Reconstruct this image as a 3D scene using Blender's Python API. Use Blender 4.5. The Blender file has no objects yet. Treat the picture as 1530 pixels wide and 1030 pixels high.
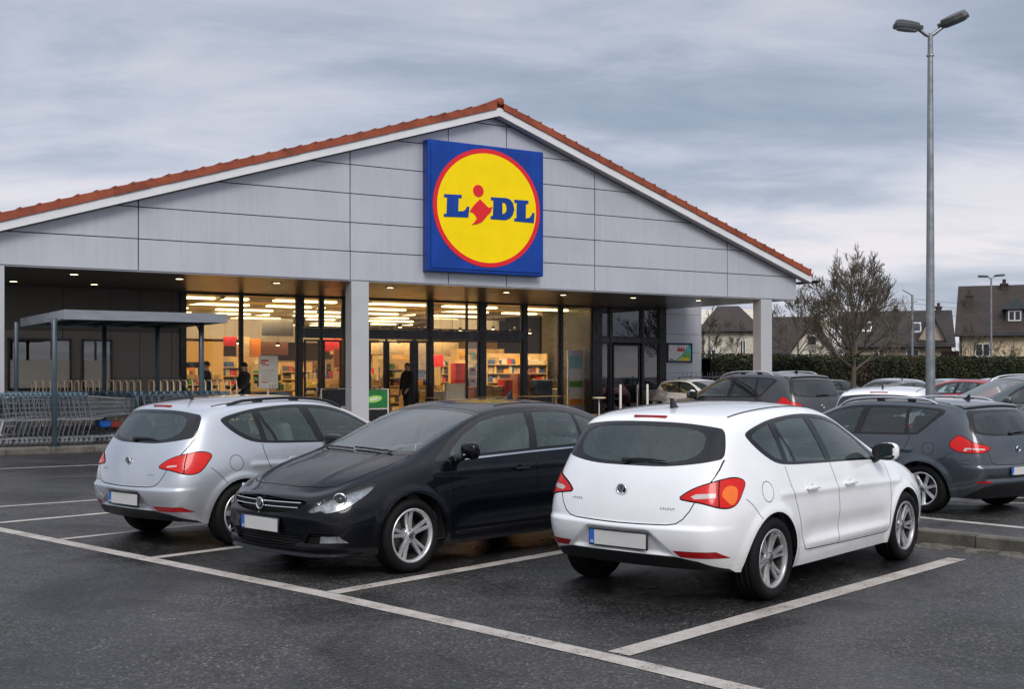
QUICK = False; CLX, CLY = 8.2, 2.2
import bpy, bmesh, math, random
from mathutils import Vector, Matrix
from mathutils.geometry import delaunay_2d_cdt
R = math.radians
SC = bpy.context.scene
COL = SC.collection
rnd = random.Random(7)

# ------------------------------------------------------------------ materials
def new_mat(name):
    m = bpy.data.materials.new(name); m.use_nodes = True
    nt = m.node_tree; nt.nodes.clear()
    return m, nt
def node(nt, t, **kw):
    n = nt.nodes.new(t)
    for k, v in kw.items():
        if k.startswith('i_'):
            n.inputs[k[2:].replace('_', ' ')].default_value = v
        else: setattr(n, k, v)
    return n
def L(nt, a, b): nt.links.new(a, b)
def c4(c): return (c[0], c[1], c[2], 1.0)
def pbsdf(nt, color=(.5, .5, .5), rough=.5, metal=0, coat=0, coat_rough=.03, spec=.5, emit=None, estr=0):
    p = node(nt, 'ShaderNodeBsdfPrincipled')
    p.inputs['Base Color'].default_value = c4(color)
    p.inputs['Roughness'].default_value = rough
    p.inputs['Metallic'].default_value = metal
    p.inputs['Coat Weight'].default_value = coat
    p.inputs['Coat Roughness'].default_value = coat_rough
    p.inputs['Specular IOR Level'].default_value = spec
    if emit:
        p.inputs['Emission Color'].default_value = c4(emit); p.inputs['Emission Strength'].default_value = estr
    o = node(nt, 'ShaderNodeOutputMaterial'); L(nt, p.outputs[0], o.inputs[0])
    return p
def ramp(nt, fac, stops):
    r = node(nt, 'ShaderNodeValToRGB'); e = r.color_ramp.elements
    e[0].position, e[0].color = stops[0][0], c4(stops[0][1]); e[1].position, e[1].color = stops[-1][0], c4(stops[-1][1])
    for p, c in stops[1:-1]:
        x = e.new(p); x.color = c4(c)
    L(nt, fac, r.inputs[0]); return r
def noise(nt, scale, detail=4, rough=.55, vec=None, dist=0):
    n = node(nt, 'ShaderNodeTexNoise'); n.inputs['Scale'].default_value = scale
    n.inputs['Detail'].default_value = detail; n.inputs['Roughness'].default_value = rough; n.inputs['Distortion'].default_value = dist
    if vec is not None: L(nt, vec, n.inputs['Vector'])
    return n
def objco(nt, scale=None, gen=False):
    t = node(nt, 'ShaderNodeTexCoord'); o = t.outputs['Object']
    if scale:
        m = node(nt, 'ShaderNodeMapping'); m.inputs['Scale'].default_value = scale; L(nt, o, m.inputs[0]); return m.outputs[0]
    return o
def mul(c, k): return (c[0]*k, c[1]*k, c[2]*k)
def mat(name, color, rough=.5, metal=0, var=.12, vs=3.0, rvar=.1, bump=0, bs=60, coat=0, spec=.5, coat_rough=.03, stretch=None):
    """a plain surface with a little uneven colour and roughness, and a fine bump"""
    m, nt = new_mat(name); p = pbsdf(nt, color, rough, metal, coat, coat_rough, spec)
    co = objco(nt, stretch)
    n = noise(nt, vs, 5, .6, co)
    r = ramp(nt, n.outputs[0], [(.3, mul(color, 1-var)), (.7, mul(color, 1+var))]); L(nt, r.outputs[0], p.inputs['Base Color'])
    if rvar:
        mr = node(nt, 'ShaderNodeMapRange'); mr.inputs['From Min'].default_value = .3; mr.inputs['From Max'].default_value = .7
        mr.inputs['To Min'].default_value = max(0, rough-rvar); mr.inputs['To Max'].default_value = min(1, rough+rvar)
        L(nt, n.outputs[0], mr.inputs[0]); L(nt, mr.outputs[0], p.inputs['Roughness'])
    if bump:
        n2 = noise(nt, bs, 3, .6, co); b = node(nt, 'ShaderNodeBump'); b.inputs['Strength'].default_value = bump; b.inputs['Distance'].default_value = .01
        L(nt, n2.outputs[0], b.inputs['Height']); L(nt, b.outputs[0], p.inputs['Normal'])
    return m
def emit_mat(name, color, strength):
    m, nt = new_mat(name); e = node(nt, 'ShaderNodeEmission'); e.inputs[0].default_value = c4(color); e.inputs[1].default_value = strength
    o = node(nt, 'ShaderNodeOutputMaterial'); L(nt, e.outputs[0], o.inputs[0]); return m
def glass_mat(name, tint=(.6, .7, .68), refl=1.0, ior=1.5, rough=.0, dirt_or_brightening=.0, wavy=0):
    m, nt = new_mat(name)
    tr = node(nt, 'ShaderNodeBsdfTransparent'); tr.inputs[0].default_value = c4(tint)
    gl = node(nt, 'ShaderNodeBsdfGlossy'); gl.inputs['Roughness'].default_value = rough
    gl.inputs[0].default_value = (refl, refl, refl, 1)
    fr = node(nt, 'ShaderNodeFresnel'); fr.inputs[0].default_value = ior
    ma = node(nt, 'ShaderNodeMath', operation='MULTIPLY'); ma.inputs[1].default_value = 1.15; ma.use_clamp = True
    L(nt, fr.outputs[0], ma.inputs[0])
    if wavy:
        n = noise(nt, 1.3, 2, .5, objco(nt)); b = node(nt, 'ShaderNodeBump'); b.inputs['Strength'].default_value = wavy; b.inputs['Distance'].default_value = .02
        L(nt, n.outputs[0], b.inputs['Height']); L(nt, b.outputs[0], gl.inputs['Normal'])
    mx = node(nt, 'ShaderNodeMixShader'); L(nt, ma.outputs[0], mx.inputs[0]); L(nt, tr.outputs[0], mx.inputs[1]); L(nt, gl.outputs[0], mx.inputs[2])
    last = mx
    if dirt_or_brightening:
        df = node(nt, 'ShaderNodeBsdfDiffuse'); df.inputs[0].default_value = (.26, .34, .35, 1)  # brightness painted into the car glass as a pale teal diffuse layer
        m2 = node(nt, 'ShaderNodeMixShader'); m2.inputs[0].default_value = dirt_or_brightening
        L(nt, mx.outputs[0], m2.inputs[1]); L(nt, df.outputs[0], m2.inputs[2]); last = m2
    o = node(nt, 'ShaderNodeOutputMaterial'); L(nt, last.outputs[0], o.inputs[0]); return m
def paint_mat(name, color, metal=0, rough=.35, dirt_or_brightening=(.16, .14, .12), flake=False, dirt_amt=.5, coat=1.0, spec=.5):
    """car paint under clear coat, with road film low on the body and faint rain film"""
    m, nt = new_mat(name); p = pbsdf(nt, color, rough, metal, coat, .02, spec)
    co = objco(nt)
    n = noise(nt, 2.2, 5, .6, co)
    r = ramp(nt, n.outputs[0], [(.3, mul(color, .94)), (.7, mul(color, 1.05))])
    sep = node(nt, 'ShaderNodeSeparateXYZ'); L(nt, co, sep.inputs[0])
    mr = node(nt, 'ShaderNodeMapRange'); mr.inputs['From Min'].default_value = .62; mr.inputs['From Max'].default_value = .15
    mr.inputs['To Min'].default_value = 0; mr.inputs['To Max'].default_value = dirt_amt
    L(nt, sep.outputs[2], mr.inputs[0])
    n2 = noise(nt, 9, 6, .7, co); mm = node(nt, 'ShaderNodeMath', operation='MULTIPLY'); L(nt, mr.outputs[0], mm.inputs[0]); L(nt, n2.outputs[0], mm.inputs[1])
    mx = node(nt, 'ShaderNodeMix', data_type='RGBA'); L(nt, mm.outputs[0], mx.inputs[0]); L(nt, r.outputs[0], mx.inputs[6]); mx.inputs[7].default_value = c4(dirt_or_brightening)
    L(nt, mx.outputs[2], p.inputs['Base Color'])
    n3 = noise(nt, 26, 4, .7, co); m3 = node(nt, 'ShaderNodeMapRange'); m3.inputs['From Min'].default_value = .45; m3.inputs['From Max'].default_value = .75
    m3.inputs['To Min'].default_value = .01; m3.inputs['To Max'].default_value = .05; L(nt, n3.outputs[0], m3.inputs[0]); 
    ad = node(nt, 'ShaderNodeMath', operation='ADD'); m9 = node(nt, 'ShaderNodeMath', operation='MULTIPLY'); m9.inputs[1].default_value = .35; L(nt, mm.outputs[0], m9.inputs[0]); L(nt, m3.outputs[0], ad.inputs[0]); L(nt, m9.outputs[0], ad.inputs[1]); L(nt, ad.outputs[0], p.inputs['Coat Roughness'])
    if flake:
        v = node(nt, 'ShaderNodeTexVoronoi'); v.inputs['Scale'].default_value = 900; L(nt, co, v.inputs['Vector'])
        b = node(nt, 'ShaderNodeBump'); b.inputs['Strength'].default_value = .05; b.inputs['Distance'].default_value = .001
        L(nt, v.outputs[0], b.inputs['Height']); L(nt, b.outputs[0], p.inputs['Normal'])
    return m

# ------------------------------------------------------------------ objects
def tag(o, label=None, cat=None, group=None, kind=None):
    if label: o['label'] = label
    if cat: o['category'] = cat
    if group: o['group'] = group
    if kind: o['kind'] = kind
    return o
def empty(name, loc=(0, 0, 0), rz=0, parent=None):
    o = bpy.data.objects.new(name, None); COL.objects.link(o)
    o.location = loc; o.rotation_euler = (0, 0, rz); o.empty_display_size = .2
    if parent: o.parent = parent
    return o
def link(name, me, parent=None):
    o = bpy.data.objects.new(name, me); COL.objects.link(o)
    if parent: o.parent = parent
    return o
KIDS = {}
def copy_tree(o, parent=None, allobs=None):
    if allobs is None:
        allobs = {}
        for x in bpy.data.objects:
            if x.parent: allobs.setdefault(x.parent.name, []).append(x)
    c = o.copy(); COL.objects.link(c); c.parent = parent
    for ch in allobs.get(o.name, []): copy_tree(ch, c, allobs)
    return c

class MB:
    """collects shapes and links them as one mesh object"""
    def __init__(s): s.v = []; s.f = []; s.m = []; s.sm = []; s.M = Matrix.Identity(4); s.mi = 0
    def add(s, vs, fs, mi=None, smooth=False):
        b = len(s.v); s.v += [tuple(s.M @ Vector(v)) for v in vs]
        for f in fs:
            s.f.append([b+i for i in f]); s.m.append(s.mi if mi is None else mi); s.sm.append(smooth)
        return s
    def box(s, x0, x1, y0, y1, z0, z1, mi=None):
        v = [(x0,y0,z0),(x1,y0,z0),(x1,y1,z0),(x0,y1,z0),(x0,y0,z1),(x1,y0,z1),(x1,y1,z1),(x0,y1,z1)]
        return s.add(v, [(0,3,2,1),(4,5,6,7),(0,1,5,4),(1,2,6,5),(2,3,7,6),(3,0,4,7)], mi)
    def bbox(s, x0, x1, y0, y1, z0, z1, bev=.01, seg=2, mi=None, smooth=True):
        bm = bmesh.new()
        r = bmesh.ops.create_cube(bm, size=1)
        for v in bm.verts: v.co = Vector(((x0+x1)/2+v.co.x*(x1-x0), (y0+y1)/2+v.co.y*(y1-y0), (z0+z1)/2+v.co.z*(z1-z0)))
        bmesh.ops.bevel(bm, geom=bm.edges[:], offset=bev, segments=seg, affect='EDGES', profile=.5)
        s.addbm(bm, mi, smooth); return s
    def addbm(s, bm, mi=None, smooth=False):
        bm.verts.ensure_lookup_table(); bm.verts.index_update()
        s.add([v.co.copy() for v in bm.verts], [[v.index for v in f.verts] for f in bm.faces], mi, smooth); bm.free()
    def prism(s, poly, d0, d1, axis='y', mi=None, caps=True, smooth=False):
        """poly: 2D points; extruded from d0 to d1 along axis. axis y -> (x,z), x -> (y,z), z -> (x,y)"""
        n = len(poly)
        def P(p, d): return {'y': (p[0], d, p[1]), 'x': (d, p[0], p[1]), 'z': (p[0], p[1], d)}[axis]
        vs = [P(p, d0) for p in poly]+[P(p, d1) for p in poly]
        fs = [(i, (i+1) % n, n+(i+1) % n, n+i) for i in range(n)]
        s.add(vs, fs, mi, smooth)
        if caps:
            b = s.M
            s.add(vs, [tuple(range(n))[::-1], tuple(range(n, 2*n))], mi)
        return s
    def tube(s, pts, r, n=8, mi=None, caps=True, smooth=True, closed=False):
        pts = [Vector(p) for p in pts]; rs = r if isinstance(r, (list, tuple)) else [r]*len(pts)
        vs = []; up = None
        for i, p in enumerate(pts):
            a = pts[i-1] if i > 0 else (pts[-1] if closed else p); b = pts[i+1] if i < len(pts)-1 else (pts[0] if closed else p)
            d = (b-a).normalized() if (b-a).length > 1e-9 else Vector((0, 0, 1))
            if up is None:
                up = Vector((0, 0, 1)) if abs(d.z) < .9 else Vector((1, 0, 0))
            u = (up-d*up.dot(d))
            if u.length < 1e-5: u = Vector((1, 0, 0)).cross(d)
            u.normalize(); w = d.cross(u); up = u
            for k in range(n):
                t = 2*math.pi*(k+.5)/n; vs.append(p+(u*math.cos(t)+w*math.sin(t))*rs[i])
        fs = []; m = len(pts)
        for i in range(m if closed else m-1):
            for k in range(n):
                j = (i+1) % m
                fs.append((i*n+k, i*n+(k+1) % n, j*n+(k+1) % n, j*n+k))
        s.add(vs, fs, mi, smooth)
        if caps and not closed: s.add(vs, [tuple(range(n))[::-1], tuple((m-1)*n+k for k in range(n))], mi)
        return s
    def lathe(s, prof, n=32, axis='z', mi=None, smooth=True, c=(0, 0, 0), a0=0, a1=2*math.pi):
        """prof: (r, h) pairs round an axis"""
        full = abs(a1-a0-2*math.pi) < 1e-6; vs = []; m = len(prof)
        cnt = n if full else n+1
        for k in range(cnt):
            t = a0+(a1-a0)*k/n; ct, st_ = math.cos(t), math.sin(t)
            for r, h in prof:
                q = {'z': (r*ct, r*st_, h), 'y': (r*ct, h, r*st_), 'x': (h, r*ct, r*st_)}[axis]
                vs.append((q[0]+c[0], q[1]+c[1], q[2]+c[2]))
        fs = []
        for k in range(n):
            k2 = (k+1) % cnt
            for i in range(m-1): fs.append((k*m+i, k*m+i+1, k2*m+i+1, k2*m+i))
        return s.add(vs, fs, mi, smooth)
    def cyl(s, x, y, z0, z1, r, n=16, mi=None, r2=None):
        return s.tube([(x, y, z0), (x, y, z1)], [r, r if r2 is None else r2], n, mi)
    def mesh(s, name, mats):
        me = bpy.data.meshes.new(name); me.from_pydata(s.v, [], s.f)
        for m in (mats if isinstance(mats, (list, tuple)) else [mats]): me.materials.append(m)
        me.polygons.foreach_set('material_index', s.m); me.polygons.foreach_set('use_smooth', s.sm)
        me.update(); return me
    def build(s, name, mats, parent=None):
        return link(name, s.mesh(name, mats), parent)
def fix_normals(o):
    bm = bmesh.new(); bm.from_mesh(o.data); bmesh.ops.recalc_face_normals(bm, faces=bm.faces); bm.to_mesh(o.data); bm.free(); return o
def pip(x, y, poly):
    c = False; j = len(poly)-1
    for i in range(len(poly)):
        xi, yi = poly[i]; xj, yj = poly[j]
        if (yi > y) != (yj > y) and x < (xj-xi)*(y-yi)/(yj-yi)+xi: c = not c
        j = i
    return c
def sstep(a, b, x):
    t = max(0, min(1, (x-a)/(b-a))); return t*t*(3-2*t)
def smooth_poly(pts, n=4, closed=True):
    """Catmull-Rom through the points"""
    out = []; m = len(pts)
    rng = range(m) if closed else range(m-1)
    for i in rng:
        if closed: p0, p1, p2, p3 = pts[i-1], pts[i], pts[(i+1) % m], pts[(i+2) % m]
        else: p0, p1, p2, p3 = pts[max(i-1, 0)], pts[i], pts[i+1], pts[min(i+2, m-1)]
        for k in range(n):
            t = k/n
            out.append(tuple(.5*((2*p1[a])+(-p0[a]+p2[a])*t+(2*p0[a]-5*p1[a]+4*p2[a]-p3[a])*t*t+(-p0[a]+3*p1[a]-3*p2[a]+p3[a])*t**3) for a in range(len(p1))))
    if not closed: out.append(tuple(pts[-1]))
    return out
def circle(cx, cy, r, n=24): return [(cx+r*math.cos(2*math.pi*k/n), cy+r*math.sin(2*math.pi*k/n)) for k in range(n)]
M = {}
M['rubber'] = mat('tyre rubber', (.006, .006, .0065), .7, var=.35, vs=14, bump=.3, bs=120, spec=.2)
M['black_trim'] = mat('black plastic trim', (.007, .007, .008), .42, var=.15, vs=8, bump=.08, bs=300)
M['gloss_black'] = mat('gloss black trim', (.006, .006, .007), .12, var=.1, rvar=.04)
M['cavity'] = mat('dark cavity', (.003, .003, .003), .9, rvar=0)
M['interior'] = mat('cabin trim', (.11, .115, .12), .8, var=.2, vs=12, bump=.2, bs=200)
M['seat'] = mat('grey seat cloth', (.15, .16, .165), .9, var=.2, vs=20, bump=.3, bs=300)
M['chrome'] = mat('chrome', (.75, .76, .78), .12, 1, var=.05, rvar=.06)
M['alloy'] = mat('silver alloy', (.66, .67, .69), .30, .65, var=.1, vs=10, rvar=.08, bump=.05, bs=90)
M['alloy_dark'] = mat('dull grey alloy', (.42, .42, .43), .34, .65, var=.15, vs=9, rvar=.1)
M['disc'] = mat('brake disc steel', (.12, .115, .11), .5, .8, var=.3, vs=20)
M['plate'] = mat('plate white', (.60, .60, .58), .4, var=.04, vs=6)
M['plate_y'] = mat('plate yellow', (.70, .55, .05), .4, var=.04)
M['plate_blue'] = mat('plate blue', (.02, .13, .55), .4, var=.05)
M['glass'] = glass_mat('car window glass', (.74, .86, .85), 1.0, 1.5, dirt_or_brightening=.13)
M['glass_dark'] = glass_mat('tinted car glass', (.20, .22, .23), 1.0, 1.6, dirt_or_brightening=.05)
M['glass_clear'] = glass_mat('windscreen glass', (.78, .88, .87), 1.0, 1.6, dirt_or_brightening=.14)
M['lens'] = glass_mat('lamp cover', (.93, .95, .97), 1.0, 1.45)
def lamp_mat(name, col, dark, emis=None):
    m, nt = new_mat(name); p = pbsdf(nt, col, .3, 0, .35, .03, .25)
    co = objco(nt, (1, 1, 1)); w = node(nt, 'ShaderNodeTexWave'); w.inputs['Scale'].default_value = 26; w.bands_direction = 'Z'; w.inputs['Distortion'].default_value = .6
    L(nt, co, w.inputs[0]); n = noise(nt, 9, 3, .5, co)
    mx = node(nt, 'ShaderNodeMath', operation='MULTIPLY'); L(nt, w.outputs[1], mx.inputs[0]); L(nt, n.outputs[0], mx.inputs[1])
    r = ramp(nt, mx.outputs[0], [(0, dark), (.45, col)]); L(nt, r.outputs[0], p.inputs['Base Color'])
    return m
M['lamp_red'] = lamp_mat('red lamp lens', (.80, .010, .006), (.42, .004, .003))
M['lamp_deepred'] = lamp_mat('deep red reflector', (.42, .008, .010), (.22, .004, .006))
M['lamp_amber'] = lamp_mat('amber lamp lens', (.95, .22, .03), (.75, .11, .015))
M['lamp_white'] = lamp_mat('pale lamp lens', (.72, .66, .64), (.45, .36, .35))
M['lamp_bowl'] = mat('lamp reflector bowl', (.26, .27, .29), .3, .6, var=.5, vs=22, rvar=.1)
P_WHITE = paint_mat('white paint', (.84, .85, .86), rough=.3, dirt_or_brightening=(.32, .31, .29), dirt_amt=.45)
P_BLACK = paint_mat('black paint', (.0016, .0022, .0050), rough=.3, dirt_or_brightening=(.010, .010, .010), dirt_amt=.5, spec=.08, coat=.5)
P_SILVER = paint_mat('silver paint', (.50, .53, .57), metal=.55, rough=.34, dirt_or_brightening=(.22, .21, .2), flake=True)
P_GREY = paint_mat('slate grey paint', (.050, .062, .076), metal=.35, rough=.34, dirt_or_brightening=(.06, .055, .05), flake=True)
P_DARK = paint_mat('anthracite paint', (.045, .045, .050), metal=.35, rough=.34, dirt_or_brightening=(.08, .075, .07), flake=True)
P_PLUM = paint_mat('dark plum paint', (.10, .075, .085), metal=.5, rough=.35, flake=True)
P_RED = paint_mat('red paint', (.38, .02, .03), rough=.35)
P_TEAL = paint_mat('dark green grey paint', (.03, .05, .055), metal=.3, rough=.35)
# ------------------------------------------------------------------ cars
# local frame: x forward from the rear bumper, y to the car's left, z up
def cage(sp):
    """half lattice -> full control mesh. sp: rows = 7 lists of (x,y,z) per station; crown, rear and front bulges"""
    rows = sp['rows']; J = len(rows); I = len(rows[0]); cs = sp.get('cs', [1, .80, .42, 0]); fb = [0, .45, .85, 1]
    K = len(cs)
    vi = {}; V = []; F = []
    def vid(p):
        k = (round(p[0], 5), round(p[1], 5), round(p[2], 5))
        if k not in vi: vi[k] = len(V); V.append(k)
        return vi[k]
    def side(i, j): return rows[j][i]
    def top(i, k):
        x, y, z = rows[J-1][i]; return (x+sp['topx'][i]*fb[k], y*cs[k], z+sp['crown'][i]*fb[k])
    def rear(j, k):
        x, y, z = rows[j][0]; return (x-sp['rbulge'][j]*fb[k], y*cs[k], z+(sp['crown'][0]*fb[k]*max(0, (j-3)/(J-4)) if j < J-1 else sp['crown'][0]*fb[k]))
    def front(j, k):
        x, y, z = rows[j][I-1]; return (x+sp['fbulge'][j]*fb[k], y*cs[k], z+(sp['crown'][I-1]*fb[k]*max(0, (j-3)/(J-4)) if j < J-1 else sp['crown'][I-1]*fb[k]))
    sp['topx'][0] = -sp['rbulge'][J-1]; sp['topx'][I-1] = sp['fbulge'][J-1]
    for s in (1, -1):
        def quad(*ps):
            q = [vid((p[0], p[1]*s, p[2])) for p in ps]
            F.append(q if s > 0 else q[::-1])
        for i in range(I-1):
            for j in range(J-1): quad(side(i+1, j), side(i, j), side(i, j+1), side(i+1, j+1))
            for k in range(K-1): quad(top(i+1, k), top(i, k), top(i, k+1), top(i+1, k+1))
        for j in range(J-1):
            for k in range(K-1):
                quad(rear(j, k), rear(j, k+1), rear(j+1, k+1), rear(j+1, k))
                quad(front(j, k+1), front(j, k), front(j+1, k), front(j+1, k+1))
    return V, F
def surf_half(sp, level=4):
    V, F = cage(sp)
    me = bpy.data.meshes.new('tmp'); me.from_pydata(V, [], F); me.update()
    o = bpy.data.objects.new('tmp', me); COL.objects.link(o)
    md = o.modifiers.new('s', 'SUBSURF'); md.levels = level; md.render_levels = level
    dg = bpy.context.evaluated_depsgraph_get(); dg.update()
    ev = o.evaluated_get(dg); m2 = ev.to_mesh()
    vs = [Vector(v.co) for v in m2.vertices]; fs = [list(p.vertices) for p in m2.polygons]
    ev.to_mesh_clear(); bpy.data.objects.remove(o); bpy.data.meshes.remove(me)
    disp = sp.get('disp')
    if disp:
        # pull along the normal (analytic details: arch lips, creases)
        nn = vnormals(vs, fs)
        vs = [disp(v, n) for v, n in zip(vs, nn)]
    nn = vnormals(vs, fs)
    # keep the half with y >= 0
    keep = [v.y > -1e-4 for v in vs]; idx = {}; V2 = []; N2 = []; F2 = []
    for f in fs:
        if all(keep[i] for i in f):
            g = []
            for i in f:
                if i not in idx:
                    idx[i] = len(V2); v = vs[i].copy(); n = nn[i].copy()
                    if abs(v.y) < 1e-4: v.y = 0; n.y = 0; n.normalize()
                    V2.append(v); N2.append(n)
                g.append(idx[i])
            F2.append((g[0], g[1], g[2])); F2.append((g[0], g[2], g[3]))
    return V2, N2, F2
def vnormals(vs, fs):
    nn = [Vector((0, 0, 0)) for _ in vs]
    for f in fs:
        a, b, c = vs[f[0]], vs[f[1]], vs[f[2]]
        n = (vs[f[2]]-vs[f[0]]).cross(vs[f[3]]-vs[f[1]]) if len(f) == 4 else (b-a).cross(c-a)
        for i in f: nn[i] += n
    for n in nn: n.normalize()
    return nn
def d2seg(px, py, a, b):
    dx, dy = b[0]-a[0], b[1]-a[1]; l = dx*dx+dy*dy
    t = 0 if l == 0 else max(0, min(1, ((px-a[0])*dx+(py-a[1])*dy)/l))
    return math.hypot(px-a[0]-t*dx, py-a[1]-t*dy)
class Skin:
    def __init__(s, sp, level=4):
        s.V, s.N, F = surf_half(sp, level); s.F = F; s.T = [None]*len(F)
    def knife(s, proj, feats, facing, thr=.12, within=None):
        """proj: co -> (a,b); feats: (tag, polygon) or (tag, polyline, halfwidth), first hit wins; facing: direction the faces look"""
        facing = Vector(facing).normalized()
        items = []
        for f in feats:
            if len(f) == 2: items.append((f[0], f[1], None))
            else:
                pl, hw = f[1], f[2]; l = []; r = []
                for i, p in enumerate(pl):
                    a = pl[max(i-1, 0)]; b = pl[min(i+1, len(pl)-1)]; d = math.hypot(b[0]-a[0], b[1]-a[1]) or 1
                    nx, ny = -(b[1]-a[1])/d*hw, (b[0]-a[0])/d*hw
                    l.append((p[0]+nx, p[1]+ny)); r.append((p[0]-nx, p[1]-ny))
                items.append((f[0], l+r[::-1], (pl, hw)))
        xs = [p[0] for it in items for p in it[1]]; ys = [p[1] for it in items for p in it[1]]
        X0, X1, Y0, Y1 = min(xs)-.02, max(xs)+.02, min(ys)-.02, max(ys)+.02
        within = within or (None,)
        P = [proj(v) for v in s.V]; sel = []
        for k, f in enumerate(s.F):
            if s.T[k] not in within: continue
            if (s.N[f[0]]+s.N[f[1]]+s.N[f[2]]).dot(facing) < thr*3: continue
            a = [P[i] for i in f]
            if max(p[0] for p in a) < X0 or min(p[0] for p in a) > X1 or max(p[1] for p in a) < Y0 or min(p[1] for p in a) > Y1: continue
            sel.append(k)
        if not sel: return
        # split the triangles along every polygon edge that crosses them
        TR = {}; cells = {}; G = .06; nid = [0]
        def reg(t, ids):
            p = [P[i] for i in ids]
            x0, x1 = min(q[0] for q in p), max(q[0] for q in p); y0, y1 = min(q[1] for q in p), max(q[1] for q in p)
            k = nid[0]; nid[0] += 1; TR[k] = (ids, t)
            for cx in range(int(math.floor(x0/G)), int(math.floor(x1/G))+1):
                for cy in range(int(math.floor(y0/G)), int(math.floor(y1/G))+1): cells.setdefault((cx, cy), set()).add(k)
        for k in sel: reg(s.T[k], s.F[k])
        cut = {}
        EPS = 2e-4
        def seg(A, B):
            dx, dy = B[0]-A[0], B[1]-A[1]; ln = math.hypot(dx, dy)
            if ln < 1e-6: return
            nx, ny = -dy/ln, dx/ln; ux, uy = dx/ln, dy/ln; cand = set(); steps = int(ln/(G*.5))+1
            for q in range(steps+1):
                x, y = A[0]+dx*q/steps, A[1]+dy*q/steps; cx, cy = int(math.floor(x/G)), int(math.floor(y/G))
                for ox in (-1, 0, 1):
                    for oy in (-1, 0, 1): cand |= cells.get((cx+ox, cy+oy), set())
            for k in cand:
                if k not in TR: continue
                ids, t = TR[k]; p = [P[i] for i in ids]
                d = [(q[0]-A[0])*nx+(q[1]-A[1])*ny for q in p]
                d = [0 if abs(e) < EPS else e for e in d]
                if min(d) >= 0 or max(d) <= 0: continue
                # where the line meets the triangle, along the segment
                us = []
                for a in range(3):
                    b = (a+1) % 3
                    if d[a] == 0: us.append((p[a][0]-A[0])*ux+(p[a][1]-A[1])*uy)
                    if d[a]*d[b] < 0:
                        f = d[a]/(d[a]-d[b]); us.append((p[a][0]+(p[b][0]-p[a][0])*f-A[0])*ux+(p[a][1]+(p[b][1]-p[a][1])*f-A[1])*uy)
                if max(us) < -1e-4 or min(us) > ln+1e-4: continue
                def mid(a, b):
                    i, j = ids[a], ids[b]; key = (min(i, j), max(i, j), round(A[0], 5), round(A[1], 5), round(B[0], 5), round(B[1], 5))
                    if key not in cut:
                        f = d[a]/(d[a]-d[b]); cut[key] = len(s.V)
                        s.V.append(s.V[i].lerp(s.V[j], f)); n = s.N[i].lerp(s.N[j], f); n.normalize(); s.N.append(n)
                        P.append((P[i][0]+(P[j][0]-P[i][0])*f, P[i][1]+(P[j][1]-P[i][1])*f))
                    return cut[key]
                del TR[k]
                z = [a for a in range(3) if d[a] == 0]
                if z:
                    a = z[0]; b, c = (a+1) % 3, (a+2) % 3; m = mid(b, c)
                    reg(t, (ids[a], ids[b], m)); reg(t, (ids[a], m, ids[c]))
                else:
                    a = [a for a in range(3) if d[a]*d[(a+1) % 3] < 0 and d[a]*d[(a+2) % 3] < 0][0]; b, c = (a+1) % 3, (a+2) % 3
                    m, n_ = mid(a, b), mid(a, c)
                    reg(t, (ids[a], m, n_)); reg(t, (m, ids[b], ids[c])); reg(t, (m, ids[c], n_))
        for _t, poly, band in items:
            for i in range(len(poly)): seg(poly[i], poly[(i+1) % len(poly)])
        bb = [(min(p[0] for p in poly)-1e-3, max(p[0] for p in poly)+1e-3, min(p[1] for p in poly)-1e-3, max(p[1] for p in poly)+1e-3) for _t, poly, _b in items]
        nF = []; nT = []
        for ids, t in TR.values():
            x = (P[ids[0]][0]+P[ids[1]][0]+P[ids[2]][0])/3; y = (P[ids[0]][1]+P[ids[1]][1]+P[ids[2]][1])/3
            for (tg, poly, band), b4 in zip(items, bb):
                if x < b4[0] or x > b4[1] or y < b4[2] or y > b4[3]: continue
                if band:
                    pl, hw = band
                    if min(d2seg(x, y, pl[i], pl[i+1]) for i in range(len(pl)-1)) < hw*1.02: t = tg; break
                elif pip(x, y, poly): t = tg; break
            nF.append(ids); nT.append(t)
        ss = set(sel)
        s.F = [f for k, f in enumerate(s.F) if k not in ss]+nF
        s.T = [t for k, t in enumerate(s.T) if k not in ss]+nT
    def mesh(s, name, tags, mats, side=0, off=0, thick=0):
        """tags: {tag: (material index, offset along the normal)}; side 0 both halves, +1 left, -1 right"""
        vs = []; ns = []; fs = []; mi = []
        for sd in ((1, -1) if side == 0 else (side,)):
            mp = {}
            for f, t in zip(s.F, s.T):
                if t not in tags: continue
                m, o = tags[t]; g = []
                for i in f:
                    k = (i, o)
                    if k not in mp:
                        mp[k] = len(vs); v = s.V[i]+s.N[i]*(o+off); n = s.N[i]
                        vs.append((v.x, v.y*sd, v.z)); ns.append((n.x, n.y*sd, n.z))
                    g.append(mp[k])
                fs.append(g if sd > 0 else g[::-1]); mi.append(m)
        me = bpy.data.meshes.new(name); me.from_pydata(vs, [], fs)
        for m in (mats if isinstance(mats, (list, tuple)) else [mats]): me.materials.append(m)
        if fs:
            me.polygons.foreach_set('material_index', mi); me.polygons.foreach_set('use_smooth', [True]*len(fs)); me.update()
            me.normals_split_custom_set_from_vertices(ns)
        return me

PAINT = bpy.data.materials.new('PAINT')   # stands for the body colour until a car is placed
def inward(v): return v

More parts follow.
